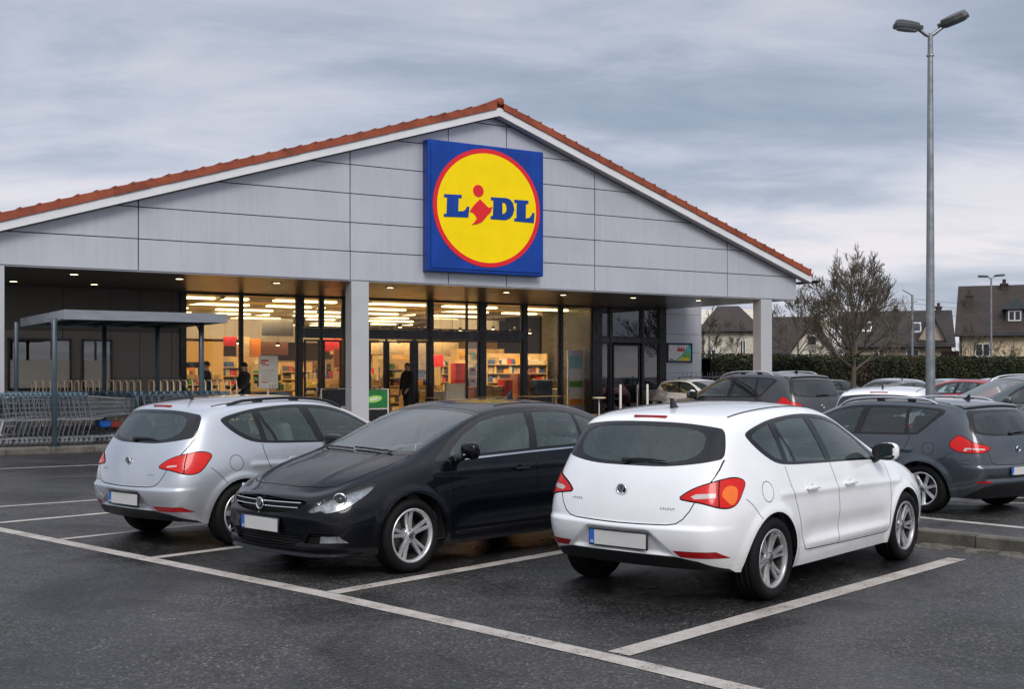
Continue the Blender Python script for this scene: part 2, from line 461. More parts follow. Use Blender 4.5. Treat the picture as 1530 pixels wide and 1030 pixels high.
def make_wheel(r=.315, rim_r=.215, w=.205, style='pairs', n=5, alloy='alloy'):
    """axis along y, outer face towards +y; returns list of (name, mesh)"""
    t = MB(); h = w/2
    prof = [(rim_r-.005, h-.02), (rim_r+.012, h-.004), (rim_r+.035, h+.004), (r-.045, h+.006), (r-.018, h-.006), (r-.004, h-.025), (r, h-.045)]
    grooves = []
    for yy in (.045, .0, -.045): grooves += [(r, yy+.009), (r-.008, yy+.006), (r-.008, yy-.006), (r, yy-.009)]
    prof2 = [(a, -b) for a, b in prof][::-1]
    t.lathe(prof+grooves+prof2, 56, 'y')
    tyre = t.mesh('tyre', [M['rubber']])
    m = MB(); yo = h-.012
    m.lathe([(rim_r+.004, yo-.004), (rim_r+.002, yo+.006), (rim_r-.012, yo+.006), (rim_r-.02, yo-.004), (rim_r-.026, yo-.03), (rim_r-.034, -h+.03), (rim_r-.0, -h+.01)], 56, 'y')
    ya = yo-.012
    def spoke(ang, w0, w1, off0=0, off1=0, r0=.045, r1=None, curl=0):
        r1 = r1 or rim_r-.016
        S = 6; c, s_ = math.cos(ang), math.sin(ang); vs = []
        for i in range(S+1):
            q = i/S; rr = r0+(r1-r0)*q; ww = (w0+(w1-w0)*q)/2; of = off0+(off1-off0)*q+curl*math.sin(q*math.pi)
            yy = ya-.022*math.sin(q*math.pi*.5+.2)*(1-q)-.012*(1-q)+.002
            for (a, b) in ((of-ww, -.016), (of-ww*.62, 0), (of+ww*.62, 0), (of+ww, -.016), (of+ww*.8, -.035), (of-ww*.8, -.035)):
                vs.append((c*rr-s_*a, yy+b, s_*rr+c*a))
        fs = []
        for i in range(S):
            for k in range(6): fs.append((i*6+k, i*6+(k+1) % 6, (i+1)*6+(k+1) % 6, (i+1)*6+k))
        m.add(vs, fs, smooth=False)
    for k in range(n):
        a = 2*math.pi*k/n+math.pi/2+.15
        if style == 'pairs':
            spoke(a-.05, .036, .034, -.006, -.022); spoke(a+.05, .036, .034, .006, .022)
        elif style == 'twist':
            spoke(a-.06, .030, .038, -.004, -.016, curl=.006); spoke(a+.09, .026, .026, .008, .020, curl=-.004)
        else: spoke(a, .045, .058)
    m.lathe([(.0, ya-.012), (.026, ya-.014), (.03, ya-.02), (.06, ya-.022), (.068, ya-.03), (.068, ya-.07)], 28, 'y')
    m.lathe([(.0, ya-.006), (.022, ya-.008), (.026, ya-.014)], 20, 'y', mi=1)
    for k in range(5):
        a = 2*math.pi*k/5+.5; m.lathe([(.0, ya-.016), (.008, ya-.016), (.009, ya-.024)], 8, 'y', mi=1, c=(.045*math.cos(a), 0, .045*math.sin(a)))
    for q, f in enumerate(m.f):
        c = sum((math.hypot(m.v[i][0], m.v[i][2]) for i in f), 0)/len(f); yy = sum(m.v[i][1] for i in f)/len(f)
        if c > rim_r-.05 and yy < h-.05 and m.sm[q]: m.mi_ = 0; m.m[q] = 1
    rim = m.mesh('rim', [M[alloy], M['disc']])
    d = MB(); d.lathe([(.05, -.005), (.14, -.005), (.145, -.012), (.145, -.03)], 32, 'y'); d.box(-.15, -.08, -.04, .01, -.06, .06)
    d.lathe([(.0, -.055), (rim_r-.03, -.055)], 24, 'y', mi=1)
    disc = d.mesh('brake_disc', [M['disc'], M['cavity']])
    return [('tyre', tyre), ('rim', rim), ('brake_disc', disc)]

def seat_mesh(name, wid=.5, two=1, gap=.0, h=.62):
    m = MB()
    for q in range(two):
        y = (q-(two-1)/2)*(wid+gap)
        w = wid/2-.01
        m.bbox(-.02, .5, y-w, y+w, .30, .46, .05, 3)
        m.M = Matrix.Translation((0, 0, .42)) @ Matrix.Rotation(R(-16), 4, 'Y')
        m.bbox(-.06, .07, y-w+.02, y+w-.02, 0, h, .05, 3)
        m.tube([(0, y-.05, h-.02), (0, y-.05, h+.06)], .008, 6); m.tube([(0, y+.05, h-.02), (0, y+.05, h+.06)], .008, 6)
        m.bbox(-.05, .05, y-.13, y+.13, h+.035, h+.20, .04, 3)
        m.M = Matrix.Identity(4)
    return m.mesh(name, [M['seat']])

def place_car(proto, paint, loc, heading, label, cat='car', group=None, plate=None, name=None, swaps=None):
    """proto: dict(parts=[(path, mesh, matrix)]), origin: middle of the car on the ground. heading: degrees from world +x"""
    root = empty(name or proto['name'], (loc[0], loc[1], loc[2] if len(loc) > 2 else 0), R(heading))
    tag(root, label, cat, group)
    Lc = proto['L']/2; made = {}
    for path, me, mx in proto['parts']:
        par = root
        if '/' in path: par = made[path.rsplit('/', 1)[0]]
        nm = path.rsplit('/', 1)[-1].split('#')[0]
        o = bpy.data.objects.new(nm, me); COL.objects.link(o); o.parent = par; made[path] = o
        mx = mx or Matrix.Identity(4)
        if par is root: mx = Matrix.Translation((-Lc, 0, 0)) @ mx
        o.matrix_local = mx
        if me:
            for i, ms in enumerate(me.materials):
                rep = paint if ms is PAINT else (swaps or {}).get(ms.name if ms else '')
                if rep: o.material_slots[i].link = 'OBJECT'; o.material_slots[i].material = rep
    return root
def zipr(xs, ys, zs): return [tuple(p) for p in zip(xs, ys, zs)]
def arch_disp(v, n, wheels, ra, flare=.014, band=.085):
    if abs(n.y) < .25: return v
    for wx, wz in wheels:
        d = math.hypot(v.x-wx, v.z-wz)
        if d < ra+band+.03 and d > ra-.12:
            k = sstep(ra+band, ra+.015, d)
            v = Vector((v.x, v.y+math.copysign(flare*k, v.y), v.z))
    return v
def hatch_spec():
    sp = dict(name='hatchback_car', L=4.22, W=1.78, wheels=[(.80, .315), (3.38, .315)], ra=.362, wr=.322, rim=.226, track=.79)
    X = [.12, .42, .80, 1.25, 1.75, 2.25, 2.70, 3.06, 3.40, 3.76, 4.02, 4.15]
    r = []
    r.append(zipr([.20]+X[1:], [.70, .80, .85, .85, .85, .85, .85, .85, .85, .83, .77, .62], [.285, .25, .21]+[.20]*9))
    r.append(zipr([.14]+X[1:], [.76, .86, .90, .895, .89, .89, .89, .895, .895, .87, .80, .66], [.40, .38, .36, .35, .34, .34, .34, .34, .36, .36, .36, .34]))
    r.append(zipr([.10]+X[1:], [.78, .885, .915, .905, .90, .90, .905, .91, .91, .885, .81, .66], [.58, .58, .57, .56, .55, .55, .55, .55, .56, .54, .52, .50]))
    r.append(zipr([.13]+X[1:], [.765, .875, .905, .90, .895, .895, .895, .90, .89, .86, .775, .62], [.79, .79, .79, .78, .77, .76, .75, .74, .72, .69, .66, .63]))
    r.append(zipr([.21, .46]+X[2:], [.71, .815, .85, .855, .86, .86, .85, .845, .82, .78, .70, .54], [.98, .995, .995, .985, .975, .96, .94, .92, .88, .815, .755, .70]))
    r.append(zipr([.36, .58, .88, 1.26, 1.70, 2.16, 2.72, 3.12, 3.43, 3.77, 4.0, 4.10], [.700, .757, .775, .785, .785, .775, .765, .775, .765, .725, .64, .49], [1.19, 1.215, 1.22, 1.22, 1.22, 1.20, 1.10, .965, .915, .85, .78, .725]))
    r.append(zipr([.47, .64, .92, 1.30, 1.72, 2.14, 2.64, 3.16, 3.46, 3.77, 3.98, 4.06], [.645, .685, .692, .690, .685, .675, .68, .70, .69, .66, .58, .45], [1.35, 1.39, 1.42, 1.445, 1.45, 1.42, 1.22, .995, .94, .87, .80, .74]))
    sp['rows'] = r; sp['crown'] = [.045, .05, .055, .055, .055, .055, .05, .03, .035, .04, .035, .02]
    sp['topx'] = [0, -.05, -.03, 0, .02, .07, .12, .14, .10, .08, .08, 0]
    sp['rbulge'] = [.12, .14, .14, .11, .11, .10, .10]; sp['fbulge'] = [.08, .12, .14, .14, .13, .12, .12]
    # side features (x, z)
    sp['dlo'] = smooth_poly([(.66, 1.285), (.645, 1.235), (.76, 1.13), (.93, 1.045), (1.15, 1.015), (1.6, 1.0), (2.2, .985), (2.70, .968), (2.93, .960), (2.85, 1.03), (2.58, 1.19), (2.3, 1.315), (2.05, 1.375), (1.75, 1.40), (1.45, 1.40), (1.1, 1.375), (.85, 1.335)], 3)
    sp['glass'] = [
        [(.73, 1.268), (.715, 1.235), (.82, 1.145), (.96, 1.075), (1.07, 1.052), (1.02, 1.335), (.88, 1.312)],
        [(1.135, 1.042), (1.24, 1.036), (1.21, 1.11), (1.12, 1.24), (1.09, 1.33)],
        [(1.275, 1.034), (1.80, 1.018), (1.76, 1.12), (1.645, 1.375), (1.42, 1.375), (1.115, 1.345), (1.15, 1.25), (1.24, 1.12)],
        [(1.905, 1.014), (2.80, .988), (2.77, 1.02), (2.53, 1.185), (2.3, 1.29), (2.05, 1.345), (1.765, 1.373)]]
    sp['doors'] = [('rear_door', smooth_poly([(1.075, 1.005), (1.09, .93), (1.13, .80), (1.21, .62), (1.27, .45), (1.33, .345), (1.6, .335), (1.93, .33), (1.945, .5), (1.93, .75), (1.86, .95), (1.84, 1.0)], 4), (1.33, .815)),
                   ('front_door', smooth_poly([(1.855, 1.0), (1.875, .95), (1.945, .75), (1.96, .5), (1.945, .33), (2.4, .325), (2.90, .325), (2.97, .40), (3.0, .6), (3.01, .80), (2.99, .955)], 4), (2.05, .805))]
    sp['bands'] = [smooth_poly([(1.065, 1.01), (1.08, .93), (1.12, .80), (1.20, .62), (1.26, .45), (1.31, .355), (1.36, .325), (1.6, .32), (1.95, .313), (2.4, .308), (2.88, .308), (2.965, .34), (3.0, .5), (3.02, .8), (2.995, .96)], 4, False),
                   smooth_poly([(1.85, 1.0), (1.868, .95), (1.937, .75), (1.952, .5), (1.937, .32)], 4, False),
                   circle(.725, .835, .078, 24)+[(.725+.078, .835)],
                   [(.44, .80), (.50, .755), (.555, .70), (.60, .64)]]
    # rear features (y, z)
    sp['rear_frit'] = smooth_poly([(-.4, 1.03), (.0, 1.03), (.3, 1.033), (.52, 1.055), (.665, 1.082), (.706, 1.105), (.700, 1.17), (.672, 1.26), (.645, 1.305), (.60, 1.325), (.4, 1.35), (.2, 1.36), (.0, 1.362), (-.4, 1.362)], 3)
    sp['rear_glass'] = smooth_poly([(-.4, 1.055), (.0, 1.055), (.25, 1.06), (.45, 1.085), (.55, 1.14), (.56, 1.23), (.51, 1.29), (.36, 1.322), (.0, 1.332), (-.4, 1.335)], 4)
    sp['tailgate_line'] = [(.716, 1.09), (.712, 1.02), (.70, .96), (.67, .88), (.62, .80), (.585, .72), (.54, .66), (.49, .625), (.42, .612), (.2, .606), (-.01, .604)]
    sp['lamp45'] = smooth_poly([(.415, .815), (.50, .875), (.60, .915), (.72, .945), (.83, .955), (.905, .925), (.88, .86), (.83, .785), (.77, .752), (.68, .752), (.55, .785), (.45, .80)], 4)
    sp['lamp_split'] = [(.665, .60), (.675, .85), (.70, 1.0)]
    sp['lamp_white'] = [(.48, .825), (.52, .845), (.655, .852), (.652, .82), (.50, .808)]
    sp['lamp_amber'] = smooth_poly([(.70, .84), (.74, .895), (.80, .90), (.835, .87), (.82, .80), (.78, .765), (.74, .79)], 3)
    sp['reflector'] = [(.47, .425), (.755, .425), (.80, .375), (.52, .38)]
    sp['rear_black'] = [(-.01, .385), (.48, .378), (.64, .35), (.77, .285), (.82, .20), (-.01, .20)]
    sp['plate'] = (0, .475); sp['recess'] = [(-.01, .58), (.26, .58), (.34, .55), (.46, .40), (-.01, .37)]
    def disp(v, n):
        v = arch_disp(v, n, [(.80, .315), (3.38, .315)], .362)
        if n.x < -.3:                               # rear: shelf above bumper, plate recess
            v = v.copy(); y = abs(v.y)
            v.x -= .028*sstep(.615, .585, v.z)*sstep(.95, .6, y)
            w = .27+(.55-v.z)*1.05
            k = sstep(.565, .545, v.z)*sstep(.385, .41, v.z)*sstep(w+.03, w-.01, y); v.x += .035*k
            v.x -= .012*sstep(.775, .755, v.z)*sstep(.72, .74, v.z+.0)*0
        if abs(n.y) > .4 and 0.9 < v.x < 3.3:
            zl = .80-.02*(v.x-1)                    # crease below the handles, hollow above the sill
            v = v.copy(); s = 1 if v.y > 0 else -1
            v.y += s*(.010*math.exp(-((v.z-zl)/.03)**2)-.016*math.exp(-((v.z-.47)/.075)**2)*sstep(1.15, 1.5, v.x)*sstep(3.1, 2.7, v.x)+.012*math.exp(-((v.z-.36)/.04)**2)*sstep(1.2, 1.4, v.x)*sstep(3.05, 2.9, v.x))
        return v
    sp['disp'] = disp
    sp['screen'] = [(3.33, -.05), (3.31, .28), (3.25, .52), (3.15, .675), (2.66, .645), (2.26, .62), (2.28, .3), (2.30, -.05)]
    sp['screen_in'] = [(3.27, -.05), (3.25, .26), (3.19, .49), (3.10, .64), (2.66, .618), (2.31, .59), (2.33, .3), (2.35, -.05)]
    sp['bonnet'] = [(3.36, -.02), (3.34, .30), (3.27, .52), (3.2, .66), (3.5, .675), (3.8, .64), (3.96, .56), (4.04, .42), (4.09, .22), (4.11, -.02)]
    sp['grille'] = [('grille', smooth_poly([(-.05, .655), (.30, .66), (.42, .65), (.38, .60), (.30, .575), (-.05, .57)], 3)), ('grille', [(-.02, .44), (.42, .43), (.36, .30), (-.02, .29)])]
    sp['chrome_bars'] = []
    sp['head45'] = smooth_poly([(.45, .615), (.53, .675), (.65, .72), (.80, .765), (.84, .76), (.80, .70), (.70, .635), (.57, .605)], 4)   # h measured along (-x from nose, y)
    sp['fog'] = circle(.58, .36, .06, 16)
    sp['wheel_style'] = ('twist', 6, 'alloy_dark')
    sp['mirror'] = (2.76, .80, 1.0); sp['roofz'] = 1.47; sp['seats'] = (1.75, .92); sp['wheel_at'] = (2.62, .38, .93)
    sp['hood_rail'] = None
    return sp
def sedan_spec():
    sp = dict(name='sedan_car', L=4.66, W=1.80, wheels=[(.98, .325), (3.76, .325)], ra=.375, wr=.325, rim=.235, track=.785)
    X = [.10, .42, .98, 1.50, 2.02, 2.52, 3.0, 3.42, 3.78, 4.14, 4.42, 4.58]
    r = []
    r.append(zipr(X, [.70, .82, .86, .86, .86, .86, .86, .86, .86, .84, .78, .62], [.20]*12))
    r.append(zipr(X, [.76, .87, .905, .90, .90, .90, .90, .90, .905, .885, .82, .68], [.36, .36, .36, .35, .34, .34, .34, .34, .35, .34, .32, .30]))
    r.append(zipr(X, [.79, .89, .92, .91, .905, .905, .91, .915, .92, .905, .84, .70], [.56, .57, .57, .56, .55, .55, .55, .55, .55, .52, .48, .46]))
    r.append(zipr(X, [.78, .88, .91, .905, .90, .90, .905, .905, .90, .88, .80, .65], [.78, .79, .79, .78, .77, .76, .75, .735, .72, .68, .63, .60]))
    r.append(zipr(X, [.74, .83, .86, .865, .87, .87, .865, .855, .83, .79, .72, .56], [.94, .955, .975, .975, .97, .96, .945, .925, .87, .80, .73, .68]))
    r.append(zipr([.13, .50, 1.02, 1.52, 2.04, 2.54, 3.05, 3.50, 3.83, 4.16, 4.40, 4.53], [.68, .75, .765, .785, .79, .785, .775, .785, .77, .73, .66, .50], [1.0, 1.04, 1.17, 1.21, 1.215, 1.19, 1.09, .965, .905, .83, .755, .705]))
    r.append(zipr([.16, .50, .98, 1.50, 2.06, 2.56, 3.05, 3.56, 3.86, 4.16, 4.36, 4.48], [.60, .66, .64, .655, .67, .665, .68, .71, .70, .67, .60, .46], [1.03, 1.10, 1.32, 1.42, 1.43, 1.40, 1.21, 1.0, .935, .855, .775, .72]))
    sp['rows'] = r; sp['crown'] = [.02, .035, .05, .055, .055, .055, .05, .03, .035, .04, .035, .02]
    sp['topx'] = [0, -.06, -.10, -.04, 0, .05, .12, .14, .11, .09, .08, 0]
    sp['rbulge'] = [.10, .12, .13, .12, .11, .10, .10]; sp['fbulge'] = [.07, .12, .15, .15, .14, .12, .11]
    sp['dlo'] = smooth_poly([(.76, 1.155), (.84, 1.06), (1.05, 1.012), (1.6, 1.0), (2.2, .99), (2.8, .972), (3.2, .96), (3.42, .955), (3.32, 1.03), (3.06, 1.18), (2.76, 1.315), (2.47, 1.375), (2.1, 1.39), (1.75, 1.39), (1.42, 1.37), (1.08, 1.285)], 3)
    sp['glass'] = [
        [(.84, 1.15), (.92, 1.07), (1.36, 1.035), (1.37, 1.33), (1.10, 1.255)],
        [(1.41, 1.033), (2.10, 1.02), (2.03, 1.36), (1.78, 1.36), (1.50, 1.345), (1.42, 1.335)],
        [(2.20, 1.016), (3.25, .99), (3.21, 1.035), (2.99, 1.17), (2.72, 1.29), (2.45, 1.343), (2.13, 1.36)]]
    sp['doors'] = [('rear_door', smooth_poly([(1.16, 1.0), (1.22, .85), (1.33, .70), (1.42, .55), (1.46, .40), (1.52, .34), (1.8, .33), (2.13, .327), (2.145, .5), (2.14, .75), (2.12, .99)], 4), (1.52, .84)),
                   ('front_door', smooth_poly([(2.14, .99), (2.16, .75), (2.165, .5), (2.15, .327), (2.6, .322), (3.12, .322), (3.22, .36), (3.26, .5), (3.28, .70), (3.27, .90), (3.24, .955)], 4), (2.29, .83))]
    sp['bands'] = [smooth_poly([(1.15, 1.005), (1.21, .85), (1.32, .70), (1.41, .55), (1.445, .40), (1.50, .32), (1.8, .312), (2.14, .308), (2.6, .303), (3.12, .303), (3.235, .34), (3.275, .5), (3.295, .70), (3.285, .90), (3.255, .96)], 4, False),
                   [(2.13, 1.0), (2.15, .75), (2.155, .5), (2.14, .312)],
                   smooth_poly([(4.02, .66), (4.06, .60), (4.10, .52), (4.12, .46)], 3, False)]
    sp['rear_frit'] = None
    sp['tailgate_line'] = [(.66, 1.0), (.62, .9), (.60, .80), (.57, .66), (.50, .62), (.3, .61), (-.01, .605)]
    sp['lamp45'] = smooth_poly([(.43, .80), (.52, .87), (.66, .90), (.86, .91), (.90, .88), (.84, .80), (.70, .76), (.52, .77)], 4)
    sp['lamp_split'] = [(.64, .6), (.66, 1.0)]; sp['lamp_white'] = [(.50, .80), (.60, .80), (.60, .83), (.50, .83)]; sp['lamp_amber'] = None
    sp['reflector'] = [(.55, .40), (.76, .40), (.78, .37), (.57, .37)]
    sp['rear_black'] = [(-.01, .32), (.5, .31), (.62, .24), (.66, .15), (-.01, .15)]
    sp['plate'] = (0, .75); sp['recess'] = None
    sp['rearwin_top'] = [(.56, -.05), (.56, .35), (.60, .57), (.98, .58), (1.30, .57), (1.28, .3), (1.24, -.05)]
    sp['rearwin_top_in'] = [(.61, -.05), (.61, .33), (.65, .53), (.98, .54), (1.24, .53), (1.22, .3), (1.19, -.05)]
    def disp(v, n):
        v = arch_disp(v, n, [(.98, .325), (3.76, .325)], .375)
        if n.x > .2 and v.x > 4.1:
            v = v.copy(); y = abs(v.y)
            # mouth under the number plate, lip below, nose slightly proud above the grille
            v.x += .020*math.exp(-((v.z-.275)/.035)**2)*sstep(.85, .7, y)
            v.x += .030*sstep(.235, .20, v.z)
            v.x += .010*math.exp(-((v.z-.52)/.05)**2)*sstep(.8, .5, y)
        if abs(n.y) > .4 and 1.3 < v.x < 3.5:
            v = v.copy(); s = 1 if v.y > 0 else -1
            v.y += s*(.009*math.exp(-((v.z-.85)/.025)**2)-.014*math.exp(-((v.z-.47)/.08)**2)*sstep(1.35, 1.7, v.x)*sstep(3.35, 3.0, v.x)+.012*math.exp(-((v.z-.34)/.035)**2)*sstep(1.4, 1.6, v.x)*sstep(3.35, 3.2, v.x))
        if n.z > .5 and v.x > 3.5:                  # two folds along the bonnet
            v = v.copy(); yy = .47-.10*(v.x-3.5); v.z += .008*math.exp(-((abs(v.y)-yy)/.035)**2)*sstep(4.5, 4.2, v.x)
        return v
    sp['disp'] = disp
    sp['screen'] = [(3.76, -.05), (3.74, .28), (3.67, .52), (3.56, .685), (3.08, .652), (2.66, .625), (2.68, .3), (2.70, -.05)]
    sp['screen_in'] = [(3.70, -.05), (3.68, .26), (3.61, .49), (3.51, .650), (3.08, .625), (2.72, .598), (2.74, .3), (2.76, -.05)]
    sp['bonnet'] = [(3.79, -.02), (3.77, .30), (3.69, .53), (3.60, .675), (3.9, .685), (4.2, .655), (4.36, .59), (4.44, .45), (4.505, .25), (4.525, -.02)]
    sp['grille'] = [('grille', smooth_poly([(-.05, .685), (.30, .675), (.50, .662), (.475, .615), (.38, .578), (.2, .556), (-.05, .552)], 3)),
                    ('grille', [(-.02, .405), (.34, .40), (.50, .375), (.43, .30), (.34, .275), (-.02, .272)])]
    sp['chrome_bars'] = [(.648, .46), (.607, .44)]
    sp['head45'] = smooth_poly([(.435, .585), (.50, .635), (.60, .685), (.72, .728), (.88, .775), (1.0, .795), (.97, .745), (.88, .675), (.76, .605), (.62, .572), (.56, .588), (.50, .572)], 4)
    sp['fogpoly'] = [(.56, .40), (.73, .40), (.785, .36), (.78, .315), (.50, .315), (.53, .36)]
    sp['foglamp'] = [(.655, .378), (.765, .378), (.80, .322), (.645, .322)]
    sp['wheel_style'] = ('pairs', 5, 'alloy')
    sp['mirror'] = (3.14, .815, 1.0); sp['roofz'] = 1.44; sp['seats'] = (2.1, .93); sp['wheel_at'] = (2.98, .38, .94); sp['chrome_belt'] = True
    return sp
def suv_spec():
    sp = dict(name='suv_car', L=4.50, W=1.84, wheels=[(.86, .345), (3.54, .345)], ra=.40, wr=.345, rim=.238, track=.80)
    X = [.12, .44, .86, 1.32, 1.84, 2.36, 2.84, 3.22, 3.56, 3.96, 4.26, 4.42]
    r = []
    r.append(zipr([.20]+X[1:], [.72, .82, .87, .87, .87, .87, .87, .87, .87, .85, .79, .64], [.25]*12))
    r.append(zipr([.14]+X[1:], [.78, .88, .925, .92, .915, .915, .915, .92, .92, .895, .83, .68], [.42, .42, .42, .40, .39, .39, .39, .39, .41, .41, .40, .38]))
    r.append(zipr([.10]+X[1:], [.80, .905, .94, .93, .925, .925, .93, .935, .935, .91, .84, .68], [.66, .66, .65, .63, .62, .62, .62, .62, .63, .61, .59, .57]))
    r.append(zipr([.12]+X[1:], [.79, .895, .93, .925, .92, .92, .92, .925, .915, .885, .80, .64], [.88, .88, .87, .86, .85, .84, .83, .82, .81, .78, .74, .71]))
    r.append(zipr([.18, .46]+X[2:], [.745, .84, .875, .88, .885, .885, .875, .865, .845, .81, .73, .56], [1.08, 1.09, 1.085, 1.07, 1.055, 1.045, 1.03, 1.015, .98, .915, .85, .79]))
    r.append(zipr([.30, .54, .92, 1.34, 1.80, 2.28, 2.86, 3.28, 3.58, 3.96, 4.23, 4.37], [.69, .765, .79, .805, .81, .805, .79, .80, .79, .755, .67, .51], [1.32, 1.35, 1.35, 1.345, 1.34, 1.32, 1.21, 1.06, 1.015, .95, .88, .82]))
    r.append(zipr([.40, .60, .94, 1.36, 1.82, 2.26, 2.78, 3.33, 3.60, 3.95, 4.20, 4.32], [.61, .68, .70, .71, .715, .71, .71, .725, .715, .69, .61, .47], [1.50, 1.555, 1.585, 1.60, 1.595, 1.56, 1.34, 1.09, 1.04, .975, .90, .84]))
    sp['rows'] = r; sp['crown'] = [.04, .045, .045, .045, .045, .045, .045, .03, .035, .04, .035, .02]
    sp['topx'] = [0, -.05, -.03, 0, .02, .07, .12, .14, .10, .08, .08, 0]
    sp['rbulge'] = [.10, .12, .12, .10, .10, .09, .09]; sp['fbulge'] = [.08, .12, .13, .13, .12, .12, .12]
    sp['dlo'] = smooth_poly([(.62, 1.47), (.76, 1.30), (.92, 1.145), (1.0, 1.115), (1.5, 1.095), (2.2, 1.08), (2.85, 1.065), (3.14, 1.055), (3.02, 1.14), (2.70, 1.33), (2.4, 1.455), (2.15, 1.505), (1.8, 1.525), (1.4, 1.528), (1.0, 1.515)], 3)
    sp['glass'] = [
        [(.70, 1.465), (.81, 1.31), (.97, 1.15), (1.10, 1.14), (1.14, 1.50), (.95, 1.492)],
        [(1.16, 1.136), (1.88, 1.115), (1.80, 1.495), (1.20, 1.50)],
        [(1.99, 1.11), (3.0, 1.087), (2.95, 1.135), (2.66, 1.315), (2.38, 1.425), (2.13, 1.475), (1.91, 1.492)]]
    sp['doors'] = [('rear_door', smooth_poly([(1.07, 1.105), (1.11, .95), (1.20, .83), (1.30, .70), (1.36, .52), (1.40, .41), (1.6, .40), (1.98, .395), (2.0, .6), (1.99, .9), (1.94, 1.085)], 4), (1.28, .93)),
                   ('front_door', smooth_poly([(1.96, 1.085), (2.01, .9), (2.02, .6), (2.0, .395), (2.4, .39), (2.98, .39), (3.07, .45), (3.12, .65), (3.13, .9), (3.10, 1.055)], 4), (2.14, .92))]
    sp['bands'] = [smooth_poly([(1.06, 1.11), (1.10, .95), (1.19, .83), (1.29, .70), (1.345, .52), (1.38, .40), (1.5, .385), (1.99, .378), (2.5, .374), (2.98, .373), (3.085, .43), (3.135, .65), (3.145, .9), (3.115, 1.06)], 4, False),
                   [(1.95, 1.09), (2.0, .9), (2.01, .6), (1.99, .38)], circle(.76, .93, .088, 20)+[(.848, .93)],
                   [(.44, .88), (.54, .80), (.60, .76), (.64, .72)]]
    sp['rear_frit'] = smooth_poly([(-.4, 1.115), (.0, 1.115), (.35, 1.12), (.62, 1.145), (.70, 1.19), (.66, 1.32), (.60, 1.46), (.45, 1.475), (.0, 1.48), (-.4, 1.48)], 3)
    sp['rear_glass'] = smooth_poly([(-.4, 1.14), (.0, 1.14), (.35, 1.145), (.58, 1.175), (.62, 1.24), (.55, 1.40), (.45, 1.44), (.0, 1.455), (-.4, 1.455)], 3)
    sp['tailgate_line'] = [(.69, 1.19), (.65, 1.05), (.60, .95), (.58, .85), (.56, .76), (.48, .72), (.3, .715), (-.01, .71)]
    sp['lamp45'] = smooth_poly([(.44, .955), (.54, 1.0), (.66, 1.03), (.76, 1.10), (.84, 1.12), (.93, 1.0), (.88, .93), (.80, .90), (.66, .895), (.54, .90)], 3)
    sp['lamp_split'] = [(.68, .8), (.68, 1.2)]; sp['lamp_white'] = [(.52, .95), (.76, .96), (.78, .915), (.745, .915), (.735, .94), (.52, .93)]; sp['lamp_amber'] = None
    sp['reflector'] = [(.55, .50), (.74, .50), (.76, .47), (.57, .47)]
    sp['rear_black'] = [(-.01, .46), (.5, .45), (.66, .42), (.75, .35), (.80, .2), (-.01, .2)]
    sp['plate'] = (0, .63); sp['recess'] = None
    def disp(v, n):
        v = arch_disp(v, n, [(.86, .345), (3.54, .345)], .40, .018)
        if n.x < -.3:
            v = v.copy(); y = abs(v.y); v.x -= .03*sstep(.715, .685, v.z)*sstep(.95, .6, y)
            v.x += .025*math.exp(-((v.z-.53)/.03)**2)*sstep(.7, .6, y)
        if abs(n.y) > .4 and 1.0 < v.x < 3.4:
            v = v.copy(); s = 1 if v.y > 0 else -1
            v.y += s*(.010*math.exp(-((v.z-.90)/.03)**2)-.018*math.exp(-((v.z-.56)/.08)**2)*sstep(1.25, 1.6, v.x)*sstep(3.2, 2.9, v.x))
        return v
    sp['disp'] = disp
    sp['screen'] = [(3.50, -.05), (3.48, .28), (3.41, .50), (3.31, .66), (2.82, .625), (2.36, .61), (2.38, .3), (2.40, -.05)]
    sp['screen_in'] = [(3.44, -.05), (3.42, .26), (3.35, .47), (3.26, .62), (2.82, .59), (2.42, .575), (2.44, .3), (2.46, -.05)]
    sp['bonnet'] = [(3.53, -.02), (3.51, .30), (3.44, .54), (3.35, .69), (3.65, .70), (3.98, .67), (4.18, .60), (4.27, .45), (4.33, .24), (4.36, -.02)]
    sp['grille'] = [('grille', smooth_poly([(-.05, .80), (.34, .79), (.46, .77), (.42, .70), (.3, .655), (-.05, .65)], 3)), ('grille', [(-.02, .52), (.5, .51), (.44, .38), (-.02, .37)])]
    sp['chrome_bars'] = [(.765, .43), (.73, .42), (.695, .36)]
    sp['head45'] = smooth_poly([(.47, .72), (.54, .79), (.66, .83), (.80, .865), (.86, .865), (.82, .80), (.72, .735), (.58, .71)], 3)
    sp['fog'] = circle(.60, .44, .06, 16)
    sp['wheel_style'] = ('wide', 7, 'alloy')
    sp['mirror'] = (3.0, .825, 1.09); sp['roofz'] = 1.61; sp['seats'] = (1.85, 1.06); sp['wheel_at'] = (2.78, .38, 1.05); sp['spoiler'] = True; sp['privacy'] = True; sp['rails'] = True
    return sp
